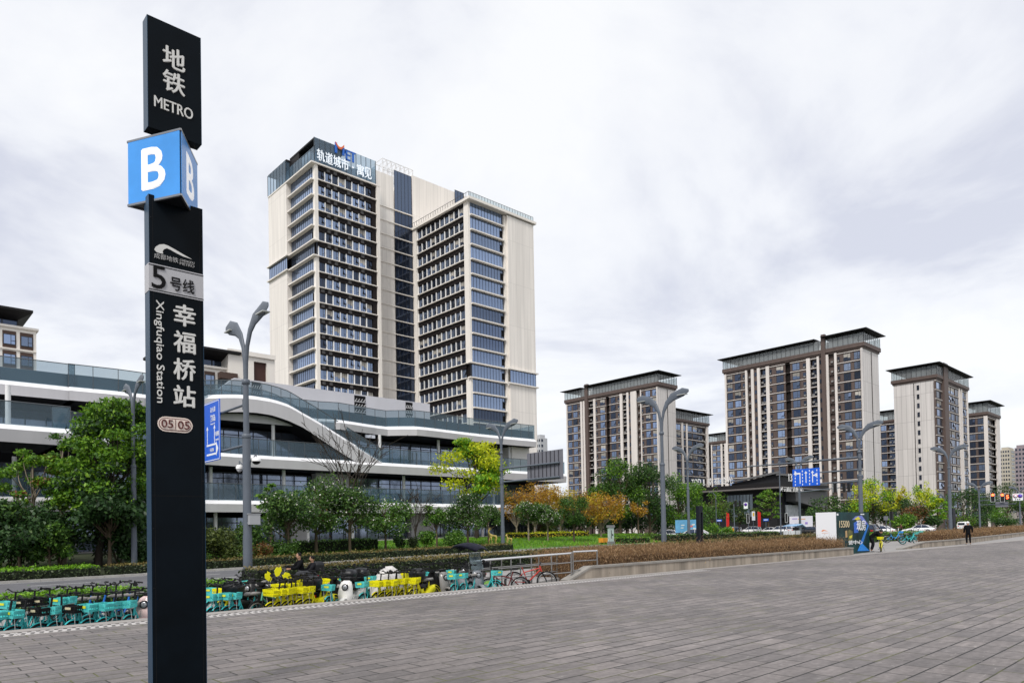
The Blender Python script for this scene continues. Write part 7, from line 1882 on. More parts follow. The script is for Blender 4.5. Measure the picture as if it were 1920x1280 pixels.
# ---------------------------------------------------------------- scooters
def ell(x, w, z0, z1, n=12, p=.7):
    out = []
    for i in range(n):
        a = 2 * PI * i / n; c, s = math.cos(a), math.sin(a)
        out.append((x, w * math.copysign(abs(c) ** p, c), (z0 + z1) / 2 + (z1 - z0) / 2 * math.copysign(abs(s) ** p, s)))
    return out
def make_scooter(paint, kind='electric_scooter', topbox=False, shield=False, canopy=False, belly=None):
    root = link(kind, None, None, (0, 0, -500), 0); r = .23; bl = belly or blk
    for x in (.60, -.58):
        w = MB(); n = 18; pts = [(x + (r - .05) * math.cos(2 * PI * i / n), 0, r + (r - .05) * math.sin(2 * PI * i / n)) for i in range(n + 1)]
        w.tube(pts, .055, 8, 0, False).lathe((x, -.04, r), [(.02, 0), (r * .62, 0), (r * .62, -.08), (.02, -.08)], 14, 1, 'y'); w.build('wheel', [rubber, rim_m], root)
    MB().loft([ell(-.86, .06, .58, .70), ell(-.75, .14, .48, .74), ell(-.50, .18, .34, .74), ell(-.22, .17, .24, .70), ell(-.10, .14, .22, .50), ell(.0, .13, .20, .32), ell(.30, .13, .20, .30)]).build('body', paint, root)
    # front shield: tall rounded plate that leans back, and the front mudguard
    MB().loft([[(.40 + a, y * k, z) for a, y, z in ((.06, -.18, .30), (.09, 0, .28), (.06, .18, .30), (.0, .17, .28), (.03, 0, .27), (.0, -.17, .28))] for k in (.85,)] + [[(x + a, y * k, z) for a, y in ((.05, -.19), (.10, 0), (.05, .19), (-.02, .17), (.0, 0), (-.02, -.17))] for x, k, z in ((.42, 1.0, .45), (.40, 1.06, .62), (.36, .98, .80), (.32, .72, .93), (.30, .40, .97))]).build('front_shield', paint, root)
    a_ = MB(); rings = []
    for i in range(9):
        a = .1 + 2.6 * i / 8; c, s = math.cos(a), math.sin(a); rings.append([(.60 + (r + .05 + d) * c, y, r + (r + .05 + d) * s) for d, y in ((-.02, -.08), (.02, -.06), (.03, 0), (.02, .06), (-.02, .08), (-.01, 0))])
    a_.loft(rings).build('mudguard', paint, root)
    MB().lathe((.48, 0, .80), [(.07, 0), (.085, .01), (.085, -.06)], 14, 0, 'x').lathe((.475, 0, .80), [(.01, .012), (.06, .010), (.07, -.01)], 14, 1, 'x').build('headlight', [blk, mat('headlight_glass', (.35, .36, .38), .1, .3)], root)
    MB().loft([ell(-.72, .12, .74, .80), ell(-.45, .15, .73, .83), ell(-.15, .13, .70, .80), ell(-.05, .08, .68, .75)]).build('seat', blk, root)
    h = MB().tube([(.32, 0, .90), (.27, 0, 1.02)], .03, 8).tube([(.18, -.33, 1.03), (.27, -.12, 1.03), (.27, .12, 1.03), (.18, .33, 1.03)], .017, 6); h.loft([ell(.22, .10, .97, 1.06), ell(.33, .09, .95, 1.04)]); h.build('handlebar', blk, root)
    for y in (-1, 1): MB().tube([(.24, y * .22, 1.03), (.26, y * .30, 1.20)], .008, 5).loft([ell(.255, .001, 1.19, 1.20, 8), ell(.25, .055, 1.16, 1.26, 8), ell(.24, .055, 1.16, 1.26, 8)] if False else [[(.26, y * .31 + c * .06, 1.22 + s * .045) for c, s in [(math.cos(q * PI / 4), math.sin(q * PI / 4)) for q in range(8)]], [(.245, y * .31 + c * .06, 1.22 + s * .045) for c, s in [(math.cos(q * PI / 4), math.sin(q * PI / 4)) for q in range(8)]]]).build('mirror', blk, root)
    MB().box(-.90, -.86, -.07, .07, .60, .66).build('tail_light', mat('tail_red', (.5, .01, .01), .3), root)
    MB().tube([(-.2, .16, .24), (-.26, .24, .02)], .012, 5).build('kickstand', rim_m, root)
    if topbox:
        b = MB().loft([[(x, y, z) for x, y in ((-1.08, -.19), (-.70, -.19), (-.70, .19), (-1.08, .19))] if False else [(-.90 + .20 * c * k, .21 * s * k, z) for c, s in [(math.copysign(abs(math.cos(q * PI / 8)) ** .5, math.cos(q * PI / 8)), math.copysign(abs(math.sin(q * PI / 8)) ** .5, math.sin(q * PI / 8))) for q in range(16)]] for k, z in ((.80, .80), (1, .86), (1.03, .98), (1.06, 1.0), (1.06, 1.03), (1.0, 1.06), (.85, 1.12), (.5, 1.15))])
        b.build('top_box', mat('top_box_black', (.014, .015, .018), .4, spec=.25), root)
    if shield or canopy:
        MB().extr([(.42, -.22, .98), (.42, .22, .98), (.20, .20, 1.50), (.20, -.20, 1.50)], (.006, 0, 0)).build('windscreen', clear_glass, root)
    if canopy:
        MB().tube([(.30, -.2, .98), (.20, -.2, 1.75)], .012, 6).tube([(.30, .2, .98), (.20, .2, 1.75)], .012, 6).tube([(-.82, 0, .7), (-.88, 0, 1.2), (-.70, 0, 1.72)], .014, 6).build('canopy_frame', blk, root)
        prof = []
        for i in range(9):
            x = -1.05 + 1.75 * i / 8; q = 1 - (abs(i - 4) / 4) ** 2.2; z = 1.62 + .16 * q; w = .22 + .14 * q ** .6
            prof.append([(x, -w, z - .10), (x, -w * .6, z - .01), (x, 0, z + .03), (x, w * .6, z - .01), (x, w, z - .10), (x, w * .6, z - .03), (x, 0, z + .01), (x, -w * .6, z - .03)])
        MB().loft(prof).build('canopy', mat('canopy_navy', (.008, .009, .018), .6, var=.6, scale=3, spec=.12), root)
    return root
sc_white = make_scooter(mat('scooter_white', (.68, .67, .64), .3, coat=.4))
sc_black = make_scooter(mat('scooter_black', (.010, .010, .011), .35), topbox=True)
sc_grey = make_scooter(mat('scooter_silver_grey', (.22, .21, .20), .3, coat=.3))
sc_pink = make_scooter(mat('scooter_pale_pink', (.62, .46, .44), .35, coat=.3))
sc_can = make_scooter(mat('scooter_grey_blue', (.20, .21, .23), .3, coat=.3), canopy=True)
SG = 'dark electric scooters between the bicycles'
def put_scooter(proto, u, t, deg, label, group=None, off=.5):
    s = onT(u, 1110, t)[0]; x, y = st2xy(s, t); a = math.radians(deg); x, y = x - off * math.cos(a), y - off * math.sin(a); z = gz(xy2st(x, y)[0]) + .01
    if proto.name not in USED:
        USED.add(proto.name); proto.location = (x, y, z); proto.rotation_euler = (0, 0, a); tag(proto, label, 'scooter', group); return proto
    return dup(proto, x, y, z, a, label, group)
put_scooter(sc_white, 646, 16.5, 262, 'white retro scooter facing the plaza among the yellow bicycles')
put_scooter(sc_can, 899, 16.6, 303, 'grey scooter under a dark canopy with a clear windscreen')
put_scooter(sc_grey, 838, 16.8, 312, 'silver grey scooter left of the teal pair, turned to the right')
put_scooter(sc_pink, 268, 16.4, 268, 'pale pink scooter half hidden by the metro pylon')
for u, t, dg, lb in ((452, 16.7, 78, 'black scooter with a rear top box just left of the near lamp foot'), (597, 16.8, 78, 'black scooter with a rear top box right of the yellow group by the near lamp'), (790, 16.7, 76, 'black scooter with a rear top box right of the second yellow group'),
                     (462, 18.6, 250, 'black scooter at the foot of the near lamp, facing the plaza'), (498, 18.8, 240, 'black scooter right of the near lamp foot in the back row'), (662, 18.5, 80, 'black scooter behind the white retro scooter'), (685, 18.8, 80, 'black scooter left of the white dust cover in the back row'),
                     (868, 18.6, 240, 'black scooter in the back row behind the canopied one')):
    put_scooter(sc_black, u, t, dg, lb, SG, .5 if dg > 180 else -.6)
for proto, u, t, dg, lb, gr in ((B_tea2, 436, 19.0, 240, 'teal bicycle in the back row left of the near lamp', G1), (B_yel, 612, 18.3, 246, 'yellow electric bicycle behind the lone teal bicycle', G3), (B_teal, 634, 18.8, 262, 'teal bicycle hindmost behind the white retro scooter', G1), (B_tea2, 806, 18.2, 255, 'teal bicycle in the back row left of the silver grey scooter', G1),
                                (B_yel, 596, 19.4, 240, 'yellow electric bicycle hindmost right of the riding couple', G3), (B_tea2, 660, 20.0, 250, 'teal bicycle hindmost against the near hedge', G1), (B_yel, 776, 19.2, 240, 'yellow electric bicycle behind the second yellow group near the hedge', G3), (B_blue, 822, 19.0, 238, 'blue bicycle in the back row behind the silver grey scooter', G2), (B_teal, 470, 20.0, 255, 'teal bicycle hindmost behind the near lamp foot', G1)):
    put_bike(proto, u, t, dg, lb, gr)
# scooter under a white dust cover
s = onT(727, 1080, 18.2)[0]; root = thing('covered_scooter', 'scooter wrapped in a crumpled white dust cover between the yellow bicycles', 'scooter', s, 18.2, gz(s))
rr = random.Random(9); rings = []
for i in range(11):
    f_ = i / 10; x = -.8 + 1.6 * f_; w = .30 + .10 * math.sin(PI * f_); top = .80 + .38 * math.sin(PI * min(1, f_ * 1.1)) ** .7
    rings.append([(x + rr.gauss(0, .02), w * math.cos(q * PI / 9) * (1 + rr.gauss(0, .05)), max(.25, .25 + (top - .25) * math.sin(q * PI / 9) * (1 + rr.gauss(0, .03)))) for q in range(10)])
o = MB().loft(rings).build('cover', mat('dust_cover_white', (.52, .50, .48), .6, var=.35, scale=5, bump=.5), root, (0, 0, 0), math.radians(-110 - 42)); 
MB().tube([(0, -.3, 0), (0, .3, 0)], .05, 6).tube([(-.25, 0, .23), (.25, 0, .23)], .22, 10).build('wheel', rubber, root)
# broken yellow mudguards sticking up from the second row
hp = [(-.10, .0), (-.05, .12), (.0, .14), (.05, .12), (.10, .18), (.16, .05), (.10, -.14), (.0, -.20), (-.06, -.12)]
for i, (u, v, a, dx_) in enumerate(((502, 1081, .5, 1), (520, 1070, -.2, 1), (539, 1078, .9, -1))):
    s, t, z = onY(u, v, 18.6); c, s_ = math.cos(a), math.sin(a)
    root = thing('bicycle_mudguard', ['broken yellow mudguard sticking up, leftmost of three', 'broken yellow mudguard sticking up highest, middle of three', 'broken yellow mudguard sticking up beside the dark riders'][i], 'mudguard', s, t, gz(s), 'broken yellow mudguards')
    O = (s, t, gz(s))
    k_ = .75
    MB(O).extr([(s + (x * c - y * s_) * k_, t, z + (x * s_ + y * c) * k_) for x, y in [(x * dx_, y) for x, y in hp]], (0, .02, 0)).build('flap', yel_b, root)
    MB(O).tube([(s, t + .02, gz(s)), (s + .03, t + .02, z)], .012, 5).build('stay', rim_m, root)
# ================================================================ PEOPLE AND STATUES
def skin(name, chains, mats, parent=None, sub=2, smooth=True):
    """chains: lists of (x, y, z, r); points that coincide are welded, the first point is the root."""
    V, R_, E, ix = [], [], [], {}
    def vid(p):
        k = (round(p[0], 4), round(p[1], 4), round(p[2], 4))
        if k not in ix: ix[k] = len(V); V.append(k); R_.append(p[3])
        return ix[k]
    for c in chains:
        for a, b in zip(c, c[1:]):
            i, j = vid(a), vid(b)
            if i != j and (i, j) not in E and (j, i) not in E: E.append((i, j))
    me = bpy.data.meshes.new(name); me.from_pydata(V, E, []); o = bpy.data.objects.new(name, me); COL.objects.link(o)
    m = o.modifiers.new('skin', 'SKIN'); m.use_smooth_shade = smooth
    for i, sv in enumerate(me.skin_vertices[0].data):
        r = R_[i]; sv.radius = r if isinstance(r, tuple) else (r, r); sv.use_root = (i == 0)
    s = o.modifiers.new('sub', 'SUBSURF'); s.levels = sub; s.render_levels = sub
    dg = bpy.context.evaluated_depsgraph_get(); dg.update()
    out = bpy.data.meshes.new_from_object(o.evaluated_get(dg)); bpy.data.objects.remove(o); bpy.data.meshes.remove(me)
    out.name = name; out.materials.clear()
    for q in (mats if isinstance(mats, list) else [mats]): out.materials.append(q)
    return link(name, out, parent)
skin_m = mat('skin_tone', (.42, .24, .16), .5)
hair_m = mat('black_hair', (.006, .005, .005), .6, spec=.15)
def hand_chain(w, d, sx):
    """Five short fingers from the wrist w along the direction d."""
    w = Vector(w); d = Vector(d).normalized(); side = d.cross(Vector((0, 1, 0)));
    if side.length < .1: side = d.cross(Vector((1, 0, 0)))
    side.normalize(); palm = w + d * .07; ch = [[(*w, .026), (*palm, (.040, .018))]]
    for k, ln in ((-1.5, .055), (-.5, .07), (.5, .075), (1.5, .065)):
        b = palm + side * .018 * k; e = b + d * ln + Vector((0, -.015, 0)); ch.append([(*palm, (.040, .018)), (*(b + d * .02), .009), (*e, .008)])
    b = w + d * .03; ch.append([(*w, .026), (*(b + side * .04 * sx), .010), (*(b + side * .05 * sx + d * .035), .009)])
    return ch
def person(label, s, t, z, rz, J, jacket, trousers, shoes, hat=None, hair=True, scale=1.0, extra=None, head_dir=(0, -1)):
    """J: joint positions (pelvis, chest, neck, head, l/r shoulder-elbow-wrist, l/r hip-knee-ankle-toe); the body faces -y."""
    root = thing('person', label, 'person', s, t, z, None, rz); root.scale = (scale,) * 3
    P = J['pelvis']; C = J['chest']; N_ = J['neck']; H = J['head']
    body = [[(*P, .09), (*C, .10), (*N_, .052), (*H, .085)]]
    cl = [[(*(Vector(P) + Vector((0, .005, -.13))), (.18, .145)), (*(Vector(P) + Vector((0, 0, -.04))), (.175, .14)), (*P, (.17, .14)), (*((Vector(P) + Vector(C)) / 2), (.175, .14)), (*C, (.18, .145)), (*N_, (.085, .085))]]
    tr = [[(*(Vector(P) + Vector((0, 0, .06))), (.155, .125)), (*P, (.165, .13))]]
    for sd in ('l', 'r'):
        S_, E_, W_ = J[sd + 's'], J[sd + 'e'], J[sd + 'w']
        body += [[(*C, .10), (*S_, .055), (*E_, .042), (*W_, .026)]]; body += hand_chain(W_, Vector(W_) - Vector(E_), 1 if sd == 'l' else -1)
        cl += [[(*C, (.18, .145)), (*S_, (.095, .095)), (*E_, (.070, .070)), (*(Vector(E_).lerp(Vector(W_), .6)), (.058, .058)), (*W_, (.05, .05))]]
        h_, k_, a_, t_ = J[sd + 'h'], J[sd + 'k'], J[sd + 'a'], J[sd + 't']
        body += [[(*P, .09), (*h_, .07), (*k_, .05), (*a_, .036), (*t_, .03)]]
        tr += [[(*P, (.165, .13)), (*h_, (.105, .105)), (*k_, (.078, .078)), (*(Vector(k_).lerp(Vector(a_), .95)), (.062, .062))]]
        a2 = Vector(a_); t2 = Vector(t_)
        shoe = skin('shoe', [[(*(a2 + Vector((0, 0, -.02))), .05), (*a2.lerp(t2, .5), .048), (*t2, .04)]], shoes, root, 1)
    b = skin('body', body, skin_m, root)
    skin('jacket', cl, jacket, root); skin('trousers', tr, trousers, root)
    # face: nose, eyes, mouth, ears on the head
    hv = Vector(H); f = Vector((head_dir[0], head_dir[1], 0)).normalized(); sdv = Vector((-f.y, f.x, 0))
    mb = MB(); mb.lathe(tuple(hv + Vector((0, 0, .02))), [(.001, -.125), (.05, -.115), (.078, -.06), (.088, 0), (.085, .06), (.06, .105), (.001, .12)], 14); 
    q = hv + f * .09; mb.tube([q + Vector((0, 0, .04)), q + f * .022 + Vector((0, 0, 0))], [.010, .016], 6)
    for e in (-1, 1): mb.tube([hv + sdv * .088 * e + Vector((0, 0, .03)), hv + sdv * .098 * e + Vector((0, 0, -.02))], .014, 6)
    mb.build('head', skin_m, root)
    fe = MB()
    for e in (-1, 1): fe.lathe(tuple(hv + f * .080 + sdv * .032 * e + Vector((0, 0, .035))), [(.001, -.009), (.010, 0), (.001, .009)], 8)
    fe.tube([hv + f * .083 - sdv * .022 + Vector((0, 0, -.045)), hv + f * .088 + Vector((0, 0, -.047)), hv + f * .083 + sdv * .022 + Vector((0, 0, -.045))], .005, 5); fe.build('face', hair_m, root)
    if hair: MB().lathe(tuple(hv - f * .018 + Vector((0, 0, .045))), [(.094, -.04), (.100, 0), (.095, .05), (.065, .095), (.001, .11)], 14).build('hair', hair_m, root)
    if hat is not None:
        mb = MB().lathe(tuple(hv + Vector((0, 0, .05))), [(.100, -.02), (.108, .0), (.108, .05), (.08, .10), (.001, .125)], 16)
        br = hv + f * .13 + Vector((0, 0, .04)); mb.extr([tuple(hv + f * .08 + sdv * .09 + Vector((0, 0, .045))), tuple(br + sdv * .06), tuple(br + f * .03), tuple(br - sdv * .06), tuple(hv + f * .08 - sdv * .09 + Vector((0, 0, .045)))], (0, 0, .012)); mb.build('cap', hat, root)
    return root
def stand(lean=0.0):
    return dict(pelvis=(0, 0, .93), chest=(0, -.01, 1.30), neck=(0, 0, 1.47), head=(0, -.02, 1.60), ls=(-.19, 0, 1.40), le=(-.27, .02, 1.13), lw=(-.27, -.08, .90), rs=(.19, 0, 1.40), re=(.26, .03, 1.13), rw=(.27, -.02, .88),
                lh=(-.09, 0, .86), lk=(-.11, -.02, .48), la=(-.12, .02, .09), lt=(-.15, -.14, .035), rh=(.09, 0, .86), rk=(.11, -.02, .48), ra=(.12, .03, .09), rt=(.16, -.12, .035))
def ride():
    return dict(pelvis=(0, .15, .86), chest=(0, .10, 1.22), neck=(0, .08, 1.40), head=(0, .05, 1.54), ls=(-.19, .09, 1.32), le=(-.26, -.10, 1.10), lw=(-.26, -.36, 1.08), rs=(.19, .09, 1.32), re=(.26, -.10, 1.10), rw=(.26, -.36, 1.08),
                lh=(-.10, .12, .80), lk=(-.17, -.30, .72), la=(-.14, -.28, .30), lt=(-.14, -.44, .26), rh=(.10, .12, .80), rk=(.17, -.30, .72), ra=(.14, -.28, .30), rt=(.14, -.44, .26))
cloth_black = mat('cloth_black', (.006, .0065, .008), .85, var=.3, scale=8, spec=.08)
cloth_dark = mat('cloth_charcoal', (.014, .014, .017), .85, var=.3, scale=8, spec=.08)
cloth_white = mat('cloth_white', (.65, .65, .66), .7)
cloth_yel = mat('cloth_lime_vest', (.60, .68, .02), .6)
cloth_or = mat('cloth_orange_vest', (.75, .25, .02), .6)
shoe_m = mat('shoe_dark', (.03, .03, .03), .6); shoe_w = mat('shoe_grey', (.35, .35, .36), .6)
cap_w = mat('cap_white', (.72, .72, .72), .6)
s, t = gnd(1816, 1020.5, 0)
x, y = st2xy(s, t)
view = math.atan2(y, x)
J = stand(); J['head'] = (-.01, -.05, 1.59)
person('person in black with a white cap standing on the plaza, seen from behind', s, t, 0, view + PI / 2 + .25, J, cloth_black, cloth_black, shoe_w, hat=cap_w, hair=False, scale=1.0)
# couple on a scooter on the cycle lane, riding left
s, t, _ = onY(552, 1080, 26.5); zl_ = gz(s)
rzl = PHI + PI        # heading along -s
ang = math.radians(180 + 32)
x, y = st2xy(s, t)
sc = dup(sc_black, x, y, zl_, ang, 'black scooter carrying a couple along the cycle lane behind the yellow bicycles'); sc['category'] = 'scooter'
for k_ in ('group',):
    if k_ in sc: del sc[k_]
fw = Vector((math.cos(ang), math.sin(ang)))
def on_scooter(off): return xy2st(x + fw.x * off, y + fw.y * off)
a = on_scooter(-.12); person('man in black with short hair driving a scooter along the lane', a[0], a[1], zl_ - .10, ang + PI / 2, ride(), cloth_black, cloth_black, shoe_m, scale=.95, head_dir=(.2, -1))
J = ride(); J['lw'] = (-.16, -.22, 1.02); J['rw'] = (.16, -.22, 1.02)
a = on_scooter(-.62); person('woman in a dark grey jacket with black hair riding pillion behind the man', a[0], a[1], zl_ - .10, ang + PI / 2, J, cloth_dark, cloth_black, shoe_m, scale=.87)
# rider bending over beside the advertising box
s, t = onY(1652, 1030, 43)[:2]; z_ = gz(s) + .02; x, y = st2xy(s, t); ang = math.radians(240)
sc = dup(B_yel, x, y, z_, ang, 'lime yellow bicycle beside the advertising box next to the bending person')
if 'group' in sc: del sc['group']
J = dict(pelvis=(0, .10, .92), chest=(0, -.22, 1.16), neck=(0, -.36, 1.22), head=(0, -.48, 1.20), ls=(-.19, -.26, 1.18), le=(-.24, -.34, .92), lw=(-.18, -.44, .72), rs=(.19, -.26, 1.18), re=(.24, -.34, .92), rw=(.18, -.44, .72),
         lh=(-.09, .10, .86), lk=(-.12, -.02, .48), la=(-.12, .10, .09), lt=(-.14, -.06, .035), rh=(.09, .10, .86), rk=(.12, -.02, .48), ra=(.12, .10, .09), rt=(.14, -.06, .035))
person('person in dark clothes and a black helmet bending over the lime yellow bicycle', *onY(1637, 1030, 43.6)[:2], z_, math.radians(75), J, cloth_black, cloth_dark, shoe_w, hat=mat('helmet_black', (.01, .01, .012), .3), hair=False)
s, t = onY(1689, 994, 120)[:2]; x, y = st2xy(s, t); sc = dup(sc_white, x, y, gz(s), math.radians(170), 'white scooter ridden across the intersection left of the white sedan'); sc['category'] = 'scooter'
person('person in brown riding a white scooter across the intersection', s, t, gz(s), math.radians(260), ride(), mat('cloth_brown', (.10, .04, .03), .8), cloth_black, shoe_m)
s, t = onY(1374, 996, 140)[:2]; x, y = st2xy(s, t); sc = dup(sc_black, x, y, gz(s), math.radians(120), 'dark scooter with a rider in orange in front of the first white car'); sc['category'] = 'scooter'
if 'group' in sc: del sc['group']
person('person in an orange vest riding a scooter in front of the first white car', s, t, gz(s), math.radians(210), ride(), cloth_or, cloth_black, shoe_m, hat=cap_w, hair=False)
# golden deer statues on the lawn
gold = mat('statue_gold', (.55, .42, .13), .4, .35, var=.15)
def deer(label, u, v, t, hpx, big):
    s = onT(u, v, t)[0]; z = lawn_z(s, t); k = abs(onT(u, v - hpx, t)[1] - onT(u, v, t)[1])
    root = thing('deer_statue', label, 'statue', s, t, z); k /= 1.75 if big else 1.25
    if big:
        ch = [[(.30, 0, .92, .13), (0, 0, .95, .13), (-.32, 0, 1.02, .15), (-.52, 0, 1.18, .10), (-.60, 0, 1.38, .075), (-.52, 0, 1.54, .07), (-.36, 0, 1.60, .055), (-.22, 0, 1.56, .03)],
              [(-.52, 0, 1.54, .07), (-.42, .06, 1.68, .018), (-.36, .10, 1.80, .012)], [(-.52, 0, 1.54, .07), (-.42, -.06, 1.68, .018), (-.36, -.10, 1.80, .012)],
              [(.30, 0, .92, .13), (.44, 0, 1.0, .03)]]
        for y in (-.10, .10):
            ch.append([(.30, 0, .92, .13), (.36, y, .74, .10), (.26, y, .50, .05), (.36 + y * .6, y, .30, .032), (.30 + y * .6, y, .02, .028)]); ch.append([(-.32, 0, 1.02, .15), (-.34, y, .74, .08), (-.36 - y, y, .44, .040), (-.30 - y, y, .02, .028)])
    else:
        ch = [[(.26, 0, .66, .10), (0, 0, .68, .095), (-.24, 0, .74, .11), (-.34, 0, .92, .07), (-.38, 0, 1.04, .06), (-.54, 0, 1.0, .03)], [(-.38, 0, 1.04, .06), (-.32, .07, 1.18, .02)], [(-.38, 0, 1.04, .06), (-.32, -.07, 1.18, .02)], [(.26, 0, .66, .10), (.40, 0, .76, .03)]]
        for y in (-.08, .08): ch.append([(.26, 0, .66, .10), (.30, y, .52, .07), (.22, y, .34, .035), (.30, y, .20, .025), (.27, y, .02, .022)]); ch.append([(-.24, 0, .74, .11), (-.25, y, .5, .055), (-.30, y, .26, .028), (-.24, y, .02, .022)])
    b = skin('body', [[(x * k, y * k, z_ * k, r * k) for x, y, z_, r in c] for c in ch], gold, root)
deer('golden stag statue looking back over its shoulder on the lawn', 925, 1021, 50.0, 34, True)
deer('small golden fawn statue right of the lamp with the grey sign', 955, 1022, 50.0, 22, False)
# ================================================================ VEHICLES
def make_car(kind, paint, style):
    root = link(kind, None, None, (0, 0, -500), 0)
    if style == 'sedan':
        Lh, hw = 2.3, .88; st = [(-2.3, .62, .40, .72), (-2.15, .80, .30, .88), (-1.5, .87, .22, .93), (-.6, .88, .20, .92), (.6, .88, .20, .92), (1.3, .87, .22, .86), (1.95, .82, .26, .76), (2.25, .66, .36, .62)]
        cab = [(-1.75, .70, .90, .93), (-1.05, .68, .90, 1.38), (-.3, .68, .90, 1.46), (.35, .67, .90, 1.42), (1.15, .72, .86, .92)]
    elif style == 'suv':
        Lh, hw = 2.3, .92; st = [(-2.3, .72, .42, .95), (-2.2, .88, .34, 1.02), (-1.5, .92, .27, 1.05), (.6, .92, .26, 1.04), (1.4, .91, .28, 1.00), (2.0, .86, .32, .92), (2.28, .70, .42, .78)]
        cab = [(-2.12, .76, 1.0, 1.08), (-1.85, .74, 1.0, 1.58), (-.6, .74, 1.0, 1.68), (.3, .72, 1.0, 1.62), (1.15, .76, .98, 1.05)]
    else:
        Lh, hw = 2.4, .88; st = [(-2.4, .80, .40, 1.05), (-2.3, .86, .32, 1.10), (-1.4, .88, .26, 1.12), (1.0, .88, .26, 1.10), (1.9, .86, .30, 1.0), (2.35, .74, .40, .80)]
        cab = [(-2.36, .80, 1.05, 1.75), (-2.2, .80, 1.05, 1.86), (-.4, .80, 1.05, 1.90), (.9, .78, 1.05, 1.82), (1.85, .78, .98, 1.04)]
    def ring(x, w, z0, z1): return [(x, -w, z0 + .10), (x, -w * .93, z0), (x, w * .93, z0), (x, w, z0 + .10), (x, w, (z0 + z1) / 2 + .08), (x, w * .94, z1 - .02), (x, w * .55, z1 + .015), (x, -w * .55, z1 + .015), (x, -w * .94, z1 - .02), (x, -w, (z0 + z1) / 2 + .08)]
    MB().loft([ring(*q) for q in st]).build('body', paint, root)
    def cring(x, w, z0, z1): return [(x, -w * 1.08, z0), (x, w * 1.08, z0), (x, w * 1.05, z0 + (z1 - z0) * .3), (x, w * .84, z1), (x, -w * .84, z1), (x, -w * 1.05, z0 + (z1 - z0) * .3)]
    if style == 'van':
        MB().loft([cring(*q) for q in cab]).build('cabin', paint, root)
        g = MB()
        for y in (-1, 1): g.extr([(1.55, y * .80, 1.12), (.35, y * .835, 1.16), (.35, y * .74, 1.62), (.95, y * .72, 1.62)], (0, y * .03, 0))
        g.build('side_window', dark_glass, root); MB().extr([(1.78, -.66, 1.10), (1.78, .66, 1.10), (1.02, .58, 1.74), (1.02, -.58, 1.74)], (.06, 0, .02)).build('windscreen', dark_glass, root)
        MB().box(-2.44, -2.41, -.6, .6, 1.25, 1.65).build('rear_window', dark_glass, root)
    else:
        MB().loft([cring(*q) for q in cab]).build('glasshouse', dark_glass, root)
        tops = [q for q in cab if q[3] > 1.3]
        MB().loft([[(q[0], -q[1] * .86, q[3] - .03), (q[0], q[1] * .86, q[3] - .03), (q[0], q[1] * .80, q[3] + .02), (q[0], -q[1] * .80, q[3] + .02)] for q in tops]).build('roof', paint, root)
        p = MB()
        for y in (-1, 1):
            for a, b in ((0, 1), (3, 4)): A, B = cab[a], cab[b]; p.tube([(A[0], y * A[1] * 1.03, A[3]), (B[0], y * B[1] * .86, B[3])] if a == 0 else [(A[0], y * A[1] * .86, A[3]), (B[0], y * B[1] * 1.03, B[3])], .045, 5)
            A = cab[2]; p.tube([(-.35, y * A[1] * 1.06, A[2]), (-.35, y * A[1] * .87, A[3])], .035, 5)
        p.build('pillars', paint, root)
    for x in (1.38, -1.38):
        for y in (-1, 1):
            w = MB().lathe((x, y * (hw - .02) + .0, .33), [(.20, .02), (.30, .03), (.335, .0), (.335, -.16), (.30, -.2)] if False else [(.05, -.11), (.32, -.11), (.335, -.08), (.335, .08), (.32, .11), (.05, .11)], 18, 0, 'y').build('wheel', rubber, root)
            MB().lathe((x, y * (hw - .02), .33), [(.02, -.118), (.20, -.118), (.215, -.112), (.215, .112), (.20, .118), (.02, .118)], 14, 0, 'y').build('rim', rim_m, w)
    for y in (-1, 1):
        MB().box(st[-1][0] - .16, st[-1][0] - .03, y * .48 - .16, y * .48 + .16, st[-1][3] - .13, st[-1][3] - .0).build('headlight', mat('headlight_white', (.6, .62, .65), .1, .2), root)
        MB().box(st[0][0] - .02, st[0][0] + .10, y * .55 - .14, y * .55 + .14, st[0][3] - .16, st[0][3] - .02).build('tail_light', mat('tail_red', (.5, .01, .01), .3), root)
        MB().loft([[(.75, y * (hw + .04), .95), (.75, y * (hw + .16), .95), (.75, y * (hw + .16), 1.06), (.75, y * (hw + .04), 1.06)], [(.85, y * (hw + .04), .96), (.85, y * (hw + .13), .96), (.85, y * (hw + .13), 1.03), (.85, y * (hw + .04), 1.03)]]).build('wing_mirror', paint, root)
    MB().box(st[-1][0] - .05, st[-1][0] + .01, -.38, .38, .36, .52).build('grille', blk, root)
    return root
car_white = mat('car_white', (.76, .76, .77), .25, coat=.6); car_black = mat('car_black', (.015, .015, .017), .2, coat=.6)
sedan = make_car('parked_car', car_white, 'sedan'); suv = make_car('parked_car', car_white, 'suv'); van = make_car('van', car_white, 'van'); dsuv = make_car('parked_car', car_black, 'suv'); dsed = make_car('parked_car', car_black, 'sedan')
def put_car(proto, u, Y, deg, label, cat='car', first=True):
    s, t, _ = onY(u, 990, Y); x, y = st2xy(s, t)
    if first: proto.location = (x, y, gz(s) + .012); proto.rotation_euler = (0, 0, math.radians(deg)); tag(proto, label, cat); return proto
    c = dup(proto, x, y, gz(s) + .012, math.radians(deg), label); c['category'] = cat; return c
put_car(sedan, 1725, 124, 138, 'white sedan crossing the intersection at the right, seen from its side')
put_car(van, 1808, 150, 45, 'small white van half hidden by the brown hedge and the standing man', 'van')
put_car(suv, 1408, 160, 140, 'white car with a red tail light in front of the white notice board')
put_car(suv, 1372, 158, 150, 'white car behind the rider in orange, leftmost of the parked white cars', first=False)
put_car(sedan, 1443, 150, 128, 'white car with a sloping back left of the thin tall pole', first=False)
put_car(suv, 1463, 135, 120, 'white car partly behind the thin tall pole', first=False)
